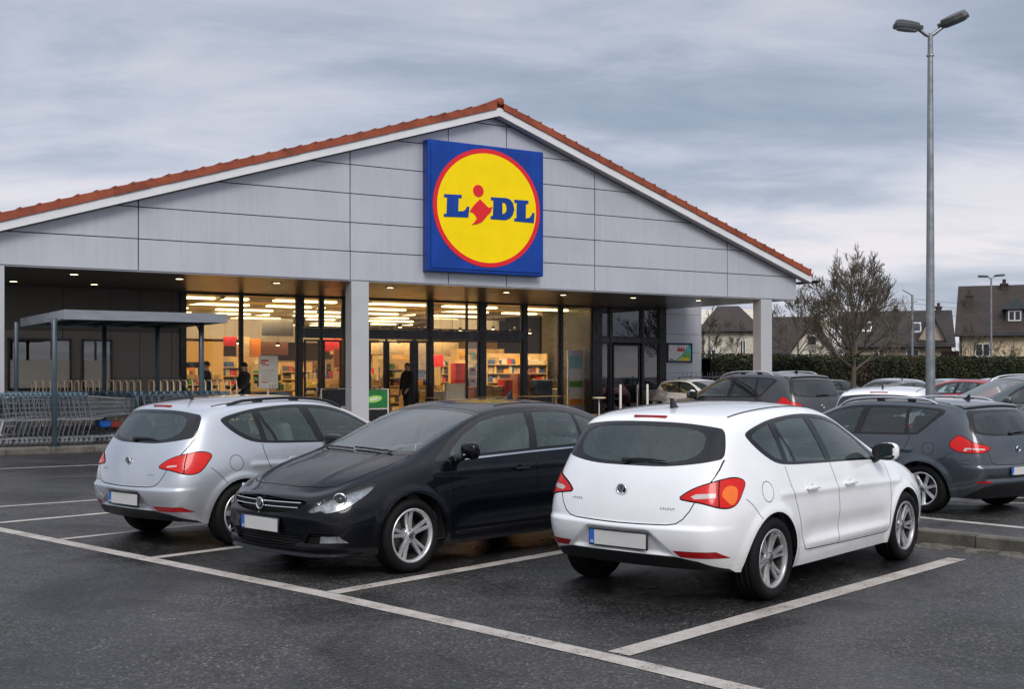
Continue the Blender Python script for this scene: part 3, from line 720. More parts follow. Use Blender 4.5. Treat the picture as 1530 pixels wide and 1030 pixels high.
def build_proto(sp, level=4):
    sk = Skin(sp, level); parts = []; nose = max(v.x for v in sk.V)
    (rx, rz), (fx, fz) = sp['wheels']; ra = sp['ra']; q = math.sqrt(.5)
    def add(path, me, mx=None): parts.append((path, me, mx))
    # --- side projection: arches, windows, doors, gaps
    arches = []
    for wx, wz in sp['wheels']:
        pts = [(wx+ra*math.cos(a), wz+ra*math.sin(a)) for a in [math.pi*k/24 for k in range(25)]]
        arches.append(('hole', [(wx+ra*.97, .0)]+pts+[(wx-ra*.97, .0)]))
    feats = arches+[('glass%d' % i, g) for i, g in enumerate(sp['glass'])]+[('dlo', sp['dlo'])]
    if sp.get('chrome_belt'): feats.append(('chrome', [(p[0], p[1]) for p in [(.96, 1.045), (1.10, 1.004), (1.6, .994), (2.2, .983), (2.8, .965), (3.3, .950)]], .008))
    feats += [('gap', b, .003 if len(b) < 26 and b[0] == b[-1] or len(b) < 6 else .0038) for b in sp['bands']]
    feats += [('door%d' % i, d[1]) for i, d in enumerate(sp['doors'])]
    sk.knife(lambda v: (v.x, v.z), feats, (0, 1, 0), .22)
    # --- corner lamps, seen at 45 degrees from behind and from in front
    c45r = lambda v: ((v.x+v.y)*q, v.z)
    lf = [('lampgap', sp['lamp_split'], .005)]
    if sp['lamp_amber']: lf.append(('lampamber', sp['lamp_amber']))
    lf += [('lampwhite', sp['lamp_white']), ('lamp', sp['lamp45'])]
    sk.knife(c45r, [('lampall', sp['lamp45']), ('lampline', sp['lamp45']+sp['lamp45'][:1], .010)], (-1, 1, 0), .25, (None, 'gap'))
    sk.knife(c45r, [f for f in lf if f[0] != 'lamp'], (-1, 1, 0), .15, ('lampall',))
    if 'head45' in sp:
        sk.knife(lambda v: ((nose-v.x+v.y)*q, v.z), [('head', sp['head45']), ('headline', sp['head45']+sp['head45'][:1], .008)], (1, 1, 0), .2)
    # --- rear
    rf = []
    if sp['rear_frit']:
        rf += [('rearglass', sp['rear_glass']), ('rearfrit', sp['rear_frit'])]
    rf += [('gap', sp['tailgate_line'], .0042), ('reflector', sp['reflector']), ('rearblack', sp['rear_black'])]
    tg = [(-.02, sp['roofz']-.11)]+([(.60, sp['roofz']-.11)] if sp['rear_frit'] else [])+sp['tailgate_line']+[(-.02, .604)]
    rf.append(('tailgate', tg))
    sk.knife(lambda v: (v.y, v.z), rf, (-1, 0, 0), .25)
    # --- front
    ff = []
    if sp.get('foglamp'): ff += [('fog', sp['foglamp']), ('grille', sp['fogpoly'])]
    elif sp.get('fog'): ff += [('fog', sp['fog'])]
    ff += sp['grille']
    sk.knife(lambda v: (v.y, v.z), ff, (1, 0, .0), .25)
    # --- top
    bl = sp['bonnet']+[]
    tf = [('screen', sp['screen_in']), ('screenfrit', sp['screen']), ('gap', bl[:], .0045), ('bonnet', bl)]
    if sp.get('rearwin_top'): tf = [('rearglass', sp['rearwin_top_in']), ('rearfrit', sp['rearwin_top'])]+tf
    sk.knife(lambda v: (v.x, v.y), tf, (0, 0, 1), .18)
    # --- meshes
    add('body', sk.mesh('body', {None: (0, 0), 'gap': (1, -.006), 'lampline': (1, -.001), 'headline': (1, -.001), 'rearblack': (2, .002)}, [PAINT, M['cavity'], M['black_trim']]))
    # plate recess etc. belong to the body; movable panels are their own parts
    for sd in (1, -1):
        for i, (nm, _p, hd) in enumerate(sp['doors']):
            k = '%s#%d%d' % (nm, i, sd)
            add(k, sk.mesh(nm, {'door%d' % i: (0, .0)}, [PAINT], sd))
            h = MB(); hx, hz = hd
            y = surf_y(sk, hx+.09, hz)
            h.bbox(hx, hx+.19, y+.018, y+.040, hz-.012, hz+.014, .009, 3)
            h.bbox(hx+.005, hx+.035, y-.01, y+.03, hz-.008, hz+.010, .006, 2); h.bbox(hx+.155, hx+.185, y-.01, y+.03, hz-.008, hz+.010, .006, 2)
            dish = MB()
            h.M = Matrix.Translation((hx+.10, y-.004, hz+.012)) @ Matrix.Scale(.28, 4, (0, 1, 0)) @ Matrix.Scale(.75, 4, (0, 0, 1))
            h.lathe([(.055, .0), (.05, .012), (.03, .016), (0, .018)], 20, 'y', mi=1)
            h.M = Matrix.Identity(4)
            me = h.mesh('handle', [M['black_trim'] if sp.get('black_handles') else PAINT, PAINT])
            if sd < 0: flip(me)
            add(k+'/handle', me)
        for i in range(len(sp['glass'])):
            gl = 'glass_dark' if sp.get('privacy') and i < len(sp['glass'])-1 else 'glass'
            add('side_window#%d%d' % (i, sd), sk.mesh('side_window', {'glass%d' % i: (0, -.005)}, [M[gl]], sd))
        tr = {'dlo': (0, -.001)}
        if sp.get('chrome_belt'): tr['chrome'] = (1, .004)
        add('window_trim#%d' % sd, sk.mesh('window_trim', tr, [M['gloss_black'], M['chrome']], sd))
        add('tail_lamp#%d' % sd, sk.mesh('tail_lamp', {'lampall': (0, .006), 'lampamber': (1, .0065), 'lampwhite': (2, .0065), 'lampgap': (3, .003)}, [M['lamp_red'], M['lamp_amber'], M['lamp_white'], M['cavity']], sd))
        add('rear_reflector#%d' % sd, sk.mesh('rear_reflector', {'reflector': (0, .003)}, [M['lamp_deepred']], sd))
        if any(t == 'head' for t in sk.T):
            add('headlight#%d' % sd, sk.mesh('headlight', {'head': (0, -.035)}, [M['lamp_bowl']], sd))
            add('headlight#%d/lens' % sd, sk.mesh('lens', {'head': (0, .004)}, [M['lens']], sd))
            # round projector inside
            hs = [sk.V[i] for f, t in zip(sk.F, sk.T) if t == 'head' for i in f]
            c = sum(hs, Vector())/len(hs); zc = c.z
            n = Vector((.75, .62, 0)).normalized()
            pj = MB(); pj.M = Matrix.Translation(c+Vector((.0, .02, .008))-n*.028) @ Vector((0, 0, 1)).rotation_difference(n).to_matrix().to_4x4()
            pj.lathe([(.058, -.03), (.060, .012), (.050, .016), (.044, .004), (.036, -.004)], 24, 'z'); pj.lathe([(.036, -.004), (.033, .008), (.02, .018), (0, .022)], 20, 'z', mi=1)
            pj.M = Matrix.Translation(c+Vector((.10, -.10, -.012))-n*.02) @ Vector((0, 0, 1)).rotation_difference(n).to_matrix().to_4x4()
            pj.lathe([(.036, -.02), (.038, .006), (.030, .008), (.02, -.004), (0, -.01)], 20, 'z')
            me = pj.mesh('projector', [M['chrome'], M['gloss_black']])
            if sd < 0: flip(me)
            add('headlight#%d/projector' % sd, me)
        if any(t == 'fog' for t in sk.T):
            add('fog_lamp#%d' % sd, sk.mesh('fog_lamp', {'fog': (0, .002)}, [M['lamp_bowl']], sd))
        # mirror
        mx_, my, mz = sp['mirror']; mm = MB()
        prof = []
        bm = bmesh.new(); bmesh.ops.create_uvsphere(bm, u_segments=20, v_segments=12, radius=1)
        for v in bm.verts:
            x, y, z = v.co
            s_ = lambda a, p: math.copysign(abs(a)**p, a)
            xx = s_(x, .8)*.078; 
            if xx < -.035: xx = -.035
            v.co = Vector((mx_+.0+xx+.02*y, my+.155+s_(y, .75)*.112, mz+.047+s_(z, .7)*(.078+.012*y)-.004))
        for f in bm.faces: f.material_index = 1 if f.calc_center_median().x < mx_-.022 else 0
        fm = [f.material_index for f in bm.faces]; nb_ = len(mm.m); mm.addbm(bm, 0, True)
        for q_ in range(len(fm)): mm.m[nb_+q_] = fm[q_]
        mm.tube([(mx_+.04, my-.005, mz-.03), (mx_+.02, my+.05, mz-.035), (mx_, my+.10, mz+.0)], [.035, .028, .03], 8, mi=1)
        mm.box(mx_-.04, mx_-.0355, my+.075, my+.225, mz-.005, mz+.088, mi=2)
        me = mm.mesh('side_mirror', [PAINT if not sp.get('black_mirror') else M['gloss_black'], M['black_trim'], M['mirror']])
        if sd < 0: flip(me)
        add('side_mirror#%d' % sd, me)
        # roof gutter strip
        g = MB(); rr = sp['rows'][6]
        pts = [(x, y*.90, 0) for x, y, z in rr[1:6]]
    # panels
    add('tailgate' if sp['rear_frit'] else 'boot_lid', sk.mesh('tailgate', {'tailgate': (0, 0)}, [PAINT]))
    tgp = 'tailgate' if sp['rear_frit'] else 'boot_lid'
    add('rear_window', sk.mesh('rear_window', {'rearglass': (0, -.004), 'rearfrit': (1, -.002)}, [M['glass_dark' if sp.get('privacy') else 'glass'], M['gloss_black']]))
    add('windscreen', sk.mesh('windscreen', {'screen': (0, -.004), 'screenfrit': (1, -.002)}, [M['glass_clear'], M['gloss_black']]))
    add('bonnet', sk.mesh('bonnet', {'bonnet': (0, 0)}, [PAINT]))
    gm = sk.mesh('grille', {'grille': (0, -.05)}, [M['cavity']])
    add('grille', gm)
    # grille slats
    fr = [(f, t) for f, t in zip(sk.F, sk.T) if t == 'grille']
    if fr:
        gb = MB()
        gz = sorted(set(round(sk.V[i].z, 3) for f, t in fr for i in f))
        z = gz[0]+.014
        while z < gz[-1]:
            ys = [sk.V[i].y for f, t in fr for i in f if abs(sk.V[i].z-z) < .014]
            if ys and (max(ys)-min(ys) > .1):
                ymax = max(ys)-.012; pts = [(surf_x(sk, y, z, 1, {'grille'})-.022, y, z) for y in [ymax*k/8 for k in range(-8, 9)]]
                ok = [p for p in pts if p[0] > 2]
                if len(ok) > 3: gb.tube(ok, .0035, 4)
            z += .024
        add('grille/slats', gb.mesh('slats', [M['black_trim']]))
    for z, yy in sp['chrome_bars']:
        cb = MB(); n = 18; pts = []
        for k in range(-n, n+1):
            y = yy*k/n; x = surf_x(sk, abs(y), z, 1, None)
            pts.append((x-.002, y, z))
        cb.tube(pts, .0065, 6)
        add('grille/chrome_bar#%d' % int(z*1000), cb.mesh('chrome_bar', [M['chrome']]))
    # badges
    for end, zz in ((-1, sp.get('badge_r', .85 if sp['rear_frit'] else .9)), (1, sp.get('badge_f', .622 if not sp['rear_frit'] else .66))):
        if end < 0 and sp['name'].startswith('suv'): zz = .93
        x = surf_x(sk, .0, zz, end, None)
        b = MB(); b.M = Matrix.Translation((x+end*.004, 0, zz)) @ Matrix.Scale(1.15 if end > 0 else 1.0, 4)
        b.lathe([(.040, 0), (.047, .010*end), (.040, .014*end), (.036, .008*end)], 28, 'x')
        b.lathe([(.036, .004*end), (0, .004*end)], 20, 'x', mi=1)
        for s_ in (1, -1):
            b.prism([(s_*.004, -.030), (s_*.030, .018), (s_*.020, .030), (s_*.002, -.006)], .004*end, .013*end, 'x')
            b.prism([(s_*.002, .004), (s_*.010, .034), (s_*.002, .036)], .004*end, .012*end, 'x')
        add('badge#%d' % end, b.mesh('badge', [M['chrome'], M['gloss_black']]))
    # number plates
    for end in (-1, 1):
        zz = sp['plate'][1] if end < 0 else sp.get('plate_f', .45)
        x = surf_x(sk, .20, zz, end, None)+end*.004; x = min(x, surf_x(sk, 0, zz, end, None)-.004) if end < 0 else max(x, surf_x(sk, 0, zz, end, None)+.004)
        p = MB(); a, b2 = sorted((x, x+end*.012))
        p.bbox(a, b2, -.272, .272, zz-.066, zz+.066, .004, 1, mi=0)
        a2, b3 = sorted((x+end*.012, x+end*.0145)); ly = 1 if end < 0 else -1
        y0, y1 = sorted((ly*.262-ly*.045, -ly*.258)); p.box(a2, b3, y0, y1, zz-.055, zz+.055, 1)
        y0, y1 = sorted((ly*.262, ly*.262-ly*.044)); p.box(a2, b3, y0, y1, zz-.055, zz+.055, 2)
        # small country mark at the foot of the blue band
        a4, b4 = sorted((x+end*.0145, x+end*.0155)); yc = ly*.24
        for k in (-1, 1): p.box(a4, b4, yc+k*.008-.004, yc+k*.008+.004, zz-.045, zz-.025, 1)
        add('number_plate#%d' % end, p.mesh('number_plate', [M['black_trim'], M['plate'], M['plate_blue']]))
    # model lettering strokes on the tailgate (illegible in the photograph)
    if sp['rear_frit']:
        t = MB()
        for y0, n, z0, w in ((.47, 5, sp['plate'][1]+.285 if not sp.get('privacy') else .80, .012), (-.36, 6, sp['plate'][1]+.255 if not sp.get('privacy') else .80, .011)):
            for k in range(n):
                y = y0-k*.022 if y0 > 0 else y0-k*.02
                x = surf_x(sk, abs(y), z0, -1, None)
                t.box(x-.005, x+.004, y-.0015, y+.0015, z0-.008, z0+.008); t.box(x-.005, x+.004, y-w*.8, y, z0+(.005 if k % 2 else -.007), z0+(.008 if k % 2 else -.004))
        add(tgp+'/lettering', t.mesh('lettering', [M['chrome']]))
        # high brake lamp and wiper
        zz = sp['roofz']-.075
        x = surf_x(sk, .05, zz, -1, None); b = MB()
        b.bbox(x-.012, x+.02, -.15, .15, zz-.013, zz+.013, .006, 2)
        add('high_brake_lamp', b.mesh('high_brake_lamp', [M['lamp_deepred']]))
        w = MB(); z0 = sp['rear_glass'][0][1]+.005
        pts = []
        for k in range(9):
            y = .04-.36*k/8; z = z0+.012+.02*k/8*(1-k/8)*2+.0*k; pts.append((surf_x(sk, abs(y), z, -1, None)-.022, y, z))
        if sp.get('wiper_flip'): pts = [(p[0], -p[1], p[2]) for p in pts]
        w.tube(pts, [.016, .014, .013, .012, .011, .010, .009, .007, .004], 6)
        w.lathe([(0, -.035), (.026, -.03), (.03, 0)], 14, 'x', c=(pts[0][0]+.02, pts[0][1], pts[0][2]-.006))
        add('rear_wiper', w.mesh('rear_wiper', [M['black_trim']]))
    if sp.get('spoiler'):
        s = MB(); pts0 = []; pts1 = []
        n = 12; rows = []
        for k in range(-n, n+1):
            y = .60*k/n; zt = sp['roofz']-.055-.03*(k/n)**2
            x = surf_x(sk, abs(y), zt, -1, None)
            rows.append([(x+.10, y, zt+.030), (x-.02, y, zt+.018), (x-.075, y, zt-.012), (x-.07, y, zt-.03), (x+.01, y, zt-.028)])
        vs = [p for r_ in rows for p in r_]; m_ = 5
        fs = [(k*m_+i, k*m_+i+1, (k+1)*m_+i+1, (k+1)*m_+i) for k in range(2*n) for i in range(m_-1)]
        s.add(vs, fs, smooth=True); s.add(vs, [(0, 1, 2, 3, 4), tuple(2*n*m_+i for i in (4, 3, 2, 1, 0))])
        for i, f in enumerate(s.f):
            if i < 2*n*(m_-1) and i % (m_-1) >= 2: s.m[i] = 1
        add('spoiler', s.mesh('spoiler', [PAINT, M['gloss_black']]))
    if sp.get('rails'):
        for sd in (1, -1):
            r_ = MB(); pts = []
            n = 16
            for k in range(n+1):
                x = .78+1.62*k/n*(sp['L']/4.5); t = k/n; y = .655*(sp.get('rail_y', 1)); z = surf_z(sk, x, y)
                lift = (.050 if sp.get('rail_mat') is None else .028)*min(1, min(t, 1-t)*9)**.6
                pts.append((x, sd*y, z+lift-.002))
            r_.tube(pts, .016, 8)
            for k in (4, 9):
                x, y, z = pts[k]; r_.bbox(x-.06, x+.06, y-.014, y+.014, z-.06, z-.01, .005, 1, mi=1)
            add('roof_rail#%d' % sd, r_.mesh('roof_rail', [M[sp.get('rail_mat', 'rail')], M['black_trim']]))
    # roof ditch lines
    for sd in (1, -1):
        pts = []
        for k in range(13):
            x = (.62 if sp['rear_frit'] else 1.5)+(sp['rows'][6][5][0]-.15-(.62 if sp['rear_frit'] else 1.5))*k/12; y = .575*(sp['rows'][6][3][1]/.675)
            pts.append((x, sd*y, surf_z(sk, x, y)+.0005))
        b = MB(); b.tube(pts, .007, 6); add('roof_strip#%d' % sd, b.mesh('roof_strip', [M['black_trim']]))
    # aerial
    a = MB(); ax = .80 if sp['rear_frit'] else 1.62; z = surf_z(sk, ax, 0)
    if sp.get('long_aerial'):
        a.tube([(ax, 0, z-.005), (ax-.02, 0, z+.02), (ax-.17, 0, z+.26)], [.022, .012, .004], 8)
    else:
        a.prism([(ax-.06, z-.004), (ax+.07, z-.006), (ax+.01, z+.018), (ax-.045, z+.075), (ax-.055, z+.075)], -.012, .012, 'y')
    add('aerial', a.mesh('aerial', [M['black_trim']]))
    # front wipers
    w = MB(); sx = sp['screen']
    for y0, y1 in ((.50, .02), (.02, -.48)):
        pts = []
        for k in range(9):
            y = y0+(y1-y0)*k/8; x = sx[0][0]-.035-.16*abs(y)**1.6-.03*k/8-.005; pts.append((x, y, surf_z(sk, x, abs(y))+.016))
        w.tube(pts, .009, 5)
    add('front_wipers', w.mesh('front_wipers', [M['black_trim']]))
    # wheels, liners
    style, n, al = sp['wheel_style']; wm = make_wheel(sp['wr'], sp['rim'], .21, style, n, al)
    for wx, wz in sp['wheels']:
        for sd in (1, -1):
            k = 'wheel#%d%d' % (int(wx), sd)
            mx = Matrix.Translation((wx, sd*sp['track'], wz)) @ (Matrix.Rotation(0 if sd > 0 else math.pi, 4, 'Z')) @ Matrix.Rotation(R(17*wx+23*sd), 4, 'Y')
            add(k, None, mx)
            for nm, me in wm: add(k+'/'+nm, me)
            ln = MB(); yo = min(surf_y(sk, wx+k_*(ra+.03), wz+.16*(1-abs(k_))*2+.05) for k_ in (-1, -.6, 0, .6, 1))-.004
            ln.lathe([(ra+.004, yo-.012), (ra+.004, yo-.45)], 40, 'y', c=(wx, 0, wz), a0=R(-8), a1=R(188))
            ln.lathe([(0, yo-.42), (ra+.01, yo-.42)], 24, 'y', c=(wx, 0, wz), a0=R(-8), a1=R(188))
            me = ln.mesh('wheel_liner', [M['cavity']])
            if sd < 0: flip(me)
            add('wheel_liner#%d%d' % (int(wx), sd), me)
    # underside, sill fill, exhaust
    u = MB(); zb = sp['rows'][0][0][2]
    Lx = sp['L']
    u.box(.24, Lx-.25, -.60, .60, zb-.02, zb+.03)
    u.box(rx+ra+.03, fx-ra-.03, -.84, .84, zb-.005, zb+.04)
    u.box(.26, rx-ra-.0, -.68, .68, zb, zb+.05); u.box(fx+ra+.0, Lx-.24, -.66, .66, zb, zb+.05)
    u.tube([(.45, -.45, zb+.02), (.16, -.45, zb+.03)], .028, 12, mi=1)
    add('underbody', u.mesh('underbody', [M['cavity'], M['disc']]))
    # cabin
    sx_, sz = sp['seats']; base = sz-.62
    for sd in (1, -1):
        add('seat#%d' % sd, SEAT['front'], Matrix.Translation((sx_, sd*.37, base-.12)))
    add('rear_seat', SEAT['rear'], Matrix.Translation((sx_-(.85 if sp['rear_frit'] else .74), 0, base-(.08 if sp['rear_frit'] else .20))))
    c = MB(); dx = sp['screen'][4][0]+.25; dz = sp['mirror'][2]-.06
    c.prism([(dx-.25, dz-.30), (dx-.22, dz-.04), (dx-.05, dz+.0), (dx+.35, dz-.02), (dx+.35, dz-.4)], -.72, .72, 'y')
    c.box(.5, dx+.2, -.76, .76, zb+.035, zb+.06)
    for sd in (1, -1):       # door cards
        y0, y1 = sorted((sd*.76, sd*.80)); c.box(rx+.25, dx+.1, y0, y1, zb+.05, dz-.06)
    c.box(.45, rx+.2, -.72, .72, zb+.05, sp['mirror'][2]-.12)
    add('dashboard', c.mesh('dashboard', [M['interior']]))
    wxx, wy, wz_ = sp['wheel_at']; s = MB(); s.M = Matrix.Translation((wxx, wy, wz_)) @ Matrix.Rotation(R(65), 4, 'Y')
    s.tube([(.18*math.cos(a), .18*math.sin(a), 0) for a in [2*math.pi*k/28 for k in range(28)]], .014, 8, closed=True, caps=False)
    s.box(-.02, .02, -.17, .17, -.015, .0); s.box(-.005, .17, -.02, .02, -.015, 0); s.lathe([(.0, -.03), (.05, -.025), (.055, .02)], 14, 'z')
    add('steering_wheel', s.mesh('steering_wheel', [M['interior']]))
    # roof lining just under the skin so the cabin is dark, and pillars have thickness
    add('roof_lining', sk.mesh('roof_lining', {None: (0, -.028)}, [M['interior']]) if False else MB().box((sp['rows'][6][1][0]+.12) if sp['rear_frit'] else 1.6, sp['rows'][6][5][0]-.02, -.56, .56, sp['roofz']-.075, sp['roofz']-.068).mesh('roof_lining', [M['interior']]))
    mm = MB(); mm.bbox(sp['rows'][6][5][0]+.12, sp['rows'][6][5][0]+.15, -.11, .11, sp['roofz']-.17, sp['roofz']-.11, .01, 2)
    add('rear_view_mirror', mm.mesh('rear_view_mirror', [M['interior']]))
    return dict(name=sp['name'], L=sp['L'], parts=parts, sk=sk, sp=sp)
def flip(me):
    for v in me.vertices: v.co.y = -v.co.y
    me.flip_normals()
def _hit(sk, o, d):
    if not hasattr(sk, 'bvh') or sk.nb != len(sk.V):
        from mathutils.bvhtree import BVHTree
        sk.bvh = BVHTree.FromPolygons(sk.V, sk.F); sk.nb = len(sk.V)
    return sk.bvh.ray_cast(Vector(o), Vector(d))[0]
def surf_y(sk, x, z):
    h = _hit(sk, (x, 3, z), (0, -1, 0)); return h.y if h else .88
def surf_x(sk, y, z, end, _t):
    y = max(abs(y), 1e-3)
    h = _hit(sk, (9 if end > 0 else -4, y, z), (-end, 0, 0)); return h.x if h else (4.4 if end > 0 else .05)
def surf_z(sk, x, y):
    h = _hit(sk, (x, max(abs(y), 1e-3), 4), (0, 0, -1)); return h.z if h else 1.4
M['mirror'] = mat('mirror glass', (.10, .14, .14), .05, .9, var=.2, rvar=.02)
M['rail'] = mat('brushed roof rail', (.62, .63, .65), .35, .6, var=.06)
SEAT = {'front': seat_mesh('seat', .50, 1), 'rear': seat_mesh('rear_seat', .44, 3, -.02, .55)}
# ------------------------------------------------------------------ the shop. frame: s along the front, t into the building, z up
AX, AY, TH = -12.24, 28.64, R(32.4)
CT, ST_ = math.cos(TH), math.sin(TH)
def B(s, t, z=0): return Vector((AX+s*CT-t*ST_, AY+s*ST_+t*CT, z))
PAVE = .12
M['clad'] = mat('silver grey composite cladding', (.505, .52, .56), .33, .25, var=.035, vs=.5, rvar=.05, coat=0, stretch=(1, 1, 1))
def streaks(m, amt=.10):
    nt = m.node_tree; p = [x for x in nt.nodes if x.type == 'BSDF_PRINCIPLED'][0]; src = p.inputs['Base Color'].links[0].from_socket
    n = noise(nt, 1.0, 5, .65, objco(nt, (7, 7, .35))); n2 = noise(nt, .6, 3, .5, objco(nt)); a = node(nt, 'ShaderNodeMath', operation='MULTIPLY'); L(nt, n.outputs[0], a.inputs[0]); L(nt, n2.outputs[0], a.inputs[1])
    r = ramp(nt, a.outputs[0], [(.18, (1-amt,)*3), (.30, (1, 1, 1))]); x = node(nt, 'ShaderNodeMix', data_type='RGBA', blend_type='MULTIPLY'); x.inputs[0].default_value = 1
    L(nt, src, x.inputs[6]); L(nt, r.outputs[0], x.inputs[7]); L(nt, x.outputs[2], p.inputs['Base Color'])
streaks(M['clad'], .07)
M['clad_back'] = mat('joint backing', (.022, .022, .025), .7, rvar=0)
M['verge'] = mat('white verge board', (.70, .71, .73), .45, var=.05, vs=1.5)
M['frame'] = mat('black window frame', (.010, .010, .012), .32, var=.2, vs=5, rvar=.1)
M['frame_grey'] = mat('anthracite panel', (.030, .031, .036), .28, var=.1, vs=4)
M['col'] = mat('column casing', (.48, .488, .51), .38, .15, var=.04, vs=1.2)
M['shopglass'] = glass_mat('shop glass', (.93, .94, .92), 1.0, 1.38, wavy=.02)
M['shopglass2'] = glass_mat('vestibule glass', (.55, .57, .58), 1.0, 1.9, wavy=.015)
M['wall_shaded'] = mat('shaded taupe wall', (.115, .108, .10), .5, var=.08, vs=1)  # same wall as the next, canopy shade painted into its top panels
M['wall_lit'] = mat('lit warm grey wall', (.24, .22, .20), .5, var=.08, vs=1)
M['frost'] = mat('frosted window film', (.62, .58, .50), .5, var=.1, vs=2, stretch=(.4, 1, 6))
M['cream'] = mat('cream interior wall', (.56, .38, .17), .8, var=.03, vs=1)
M['ceil'] = mat('pale ceiling panels', (.55, .43, .26), .8, var=.06, vs=.7)
M['floor_in'] = mat('polished shop floor', (.45, .40, .32), .25, var=.08, vs=1)
M['strip'] = emit_mat('tube light', (1.0, .74, .33), 4.0)
M['downlight'] = emit_mat('downlight lens', (1.0, .80, .42), 9)
M['spot'] = emit_mat('spot lamp', (1.0, .74, .35), 9)
def tile_mat():
    m, nt = new_mat('terracotta tiles'); p = pbsdf(nt, (.42, .10, .035), .7)
    co = objco(nt); n = noise(nt, 1.7, 5, .65, co); r = ramp(nt, n.outputs[0], [(.25, (.12, .026, .012)), (.5, (.27, .055, .021)), (.75, (.36, .085, .033))])
    n2 = noise(nt, 14, 5, .7, co); r2 = ramp(nt, n2.outputs[0], [(.30, (.25, .25, .25)), (.42, (1, 1, 1))])
    mx = node(nt, 'ShaderNodeMix', data_type='RGBA', blend_type='MULTIPLY'); mx.inputs[0].default_value = .55; L(nt, r.outputs[0], mx.inputs[6]); L(nt, r2.outputs[0], mx.inputs[7]); L(nt, mx.outputs[2], p.inputs['Base Color'])
    b = node(nt, 'ShaderNodeBump'); b.inputs['Strength'].default_value = .4; b.inputs['Distance'].default_value = .01; L(nt, n2.outputs[0], b.inputs['Height']); L(nt, b.outputs[0], p.inputs['Normal'])
    return m
M['tile'] = tile_mat()
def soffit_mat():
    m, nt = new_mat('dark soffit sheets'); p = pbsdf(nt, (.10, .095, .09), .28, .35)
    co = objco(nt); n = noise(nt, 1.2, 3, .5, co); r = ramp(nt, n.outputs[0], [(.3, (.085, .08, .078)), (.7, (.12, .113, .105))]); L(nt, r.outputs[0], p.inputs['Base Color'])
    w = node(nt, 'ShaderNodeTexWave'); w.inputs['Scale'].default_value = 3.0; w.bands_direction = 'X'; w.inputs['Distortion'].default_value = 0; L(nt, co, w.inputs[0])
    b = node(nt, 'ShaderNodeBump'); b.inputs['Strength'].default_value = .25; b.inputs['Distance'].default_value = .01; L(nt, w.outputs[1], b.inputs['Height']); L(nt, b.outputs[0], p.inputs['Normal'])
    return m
M['soffit'] = soffit_mat()

shop = empty('supermarket', (AX, AY, 0), TH)
tag(shop, 'single storey supermarket with grey panelled gable, orange tiled roof edge and deep canopy', 'supermarket')
APEX, SL, SR, ZB = 9.39, .311, .341, 4.32
def zverge(s): return APEX-(13.85-s)*SL if s < 13.85 else APEX-(s-13.85)*SR
def clip_poly(poly, f):
    out = []
    for i in range(len(poly)):
        a, b = poly[i], poly[(i+1) % len(poly)]; fa, fb = f(a), f(b)
        if fa <= 0: out.append(a)
        if (fa < 0 < fb) or (fb < 0 < fa):
            t = fa/(fa-fb); out.append((a[0]+(b[0]-a[0])*t, a[1]+(b[1]-a[1])*t))
    return out
# gable cladding
g = MB(); js = [-1.9, 3.27, 9.13, 12.28, 14.30, 17.61, 23.25, 26.55]; zs = [4.32+.812*k for k in range(8)]
for a, b in zip(js, js[1:]):
    for z0, z1 in zip(zs, zs[1:]):
        p = [(a+.014, z0+.013), (b-.014, z0+.013), (b-.014, z1-.013), (a+.014, z1-.013)]
        p = clip_poly(p, lambda q: q[1]-(APEX-(13.85-q[0])*SL)); p = clip_poly(p, lambda q: q[1]-(APEX-(q[0]-13.85)*SR)) if p else p
        if len(p) >= 3:
            q0 = rnd.uniform(-.004, .004); n0 = len(g.v); g.prism(p, .0, .035, 'y'); tx, tz = rnd.uniform(-.0012, .0012), rnd.uniform(-.004, .004)
            for k in range(n0, len(g.v)):
                x, y, z = g.v[k]; g.v[k] = (x, y+q0*0+(x-a)*tx+(z-z0)*tz, z)
g.build('gable_cladding', [M['clad']], shop)
g = MB(); g.prism([(-1.9, ZB+.01), (26.54, ZB+.01), (26.54, zverge(26.54)-.01), (13.85, APEX-.01), (-1.9, zverge(-1.9)-.01)], .036, .20, 'y')
g.build('gable_backing', [M['clad_back']], shop)
g = MB(); g.box(26.40, 26.53, .21, 7.0, 4.34, 5.0); g.box(-1.9, 26.53, .036, .25, 4.295, 4.329); g.build('gable_return', [M['clad']], shop)
# soffit with joints, open underneath
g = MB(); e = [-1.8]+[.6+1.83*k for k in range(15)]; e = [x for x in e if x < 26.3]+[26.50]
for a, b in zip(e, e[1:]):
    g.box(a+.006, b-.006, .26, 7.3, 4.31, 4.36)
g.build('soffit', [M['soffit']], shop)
# verge: board, tiles, roof slabs
def slope_box(mb, s0, s1, t0, t1, zo0, zo1, mi=None):
    """a bar that follows the roof line; zo: heights above the verge underside"""
    z = zverge
    v = [(s0, t0, z(s0)+zo0), (s1, t0, z(s1)+zo0), (s1, t1, z(s1)+zo0), (s0, t1, z(s0)+zo0), (s0, t0, z(s0)+zo1), (s1, t0, z(s1)+zo1), (s1, t1, z(s1)+zo1), (s0, t1, z(s0)+zo1)]
    mb.add(v, [(0,3,2,1),(4,5,6,7),(0,1,5,4),(1,2,6,5),(2,3,7,6),(3,0,4,7)], mi)
EL, ER = -2.2, 26.95
g = MB(); slope_box(g, EL, 13.85, -.34, -.28, .02, .26); slope_box(g, 13.85, ER, -.34, -.28, .02, .26); g.build('verge_board', [M['verge']], shop)
g = MB(); slope_box(g, EL, 13.85, -.275, -.001, .02, .05); slope_box(g, 13.85, ER, -.275, -.001, .02, .05); g.build('verge_soffit', [M['col']], shop)
g = MB(); slope_box(g, EL, 13.85, -.27, 52, .26, .38); slope_box(g, 13.85, ER+.15, -.27, 52, .26, .38); g.build('roof', [M['tile']], shop)
g = MB(); pitch = .445
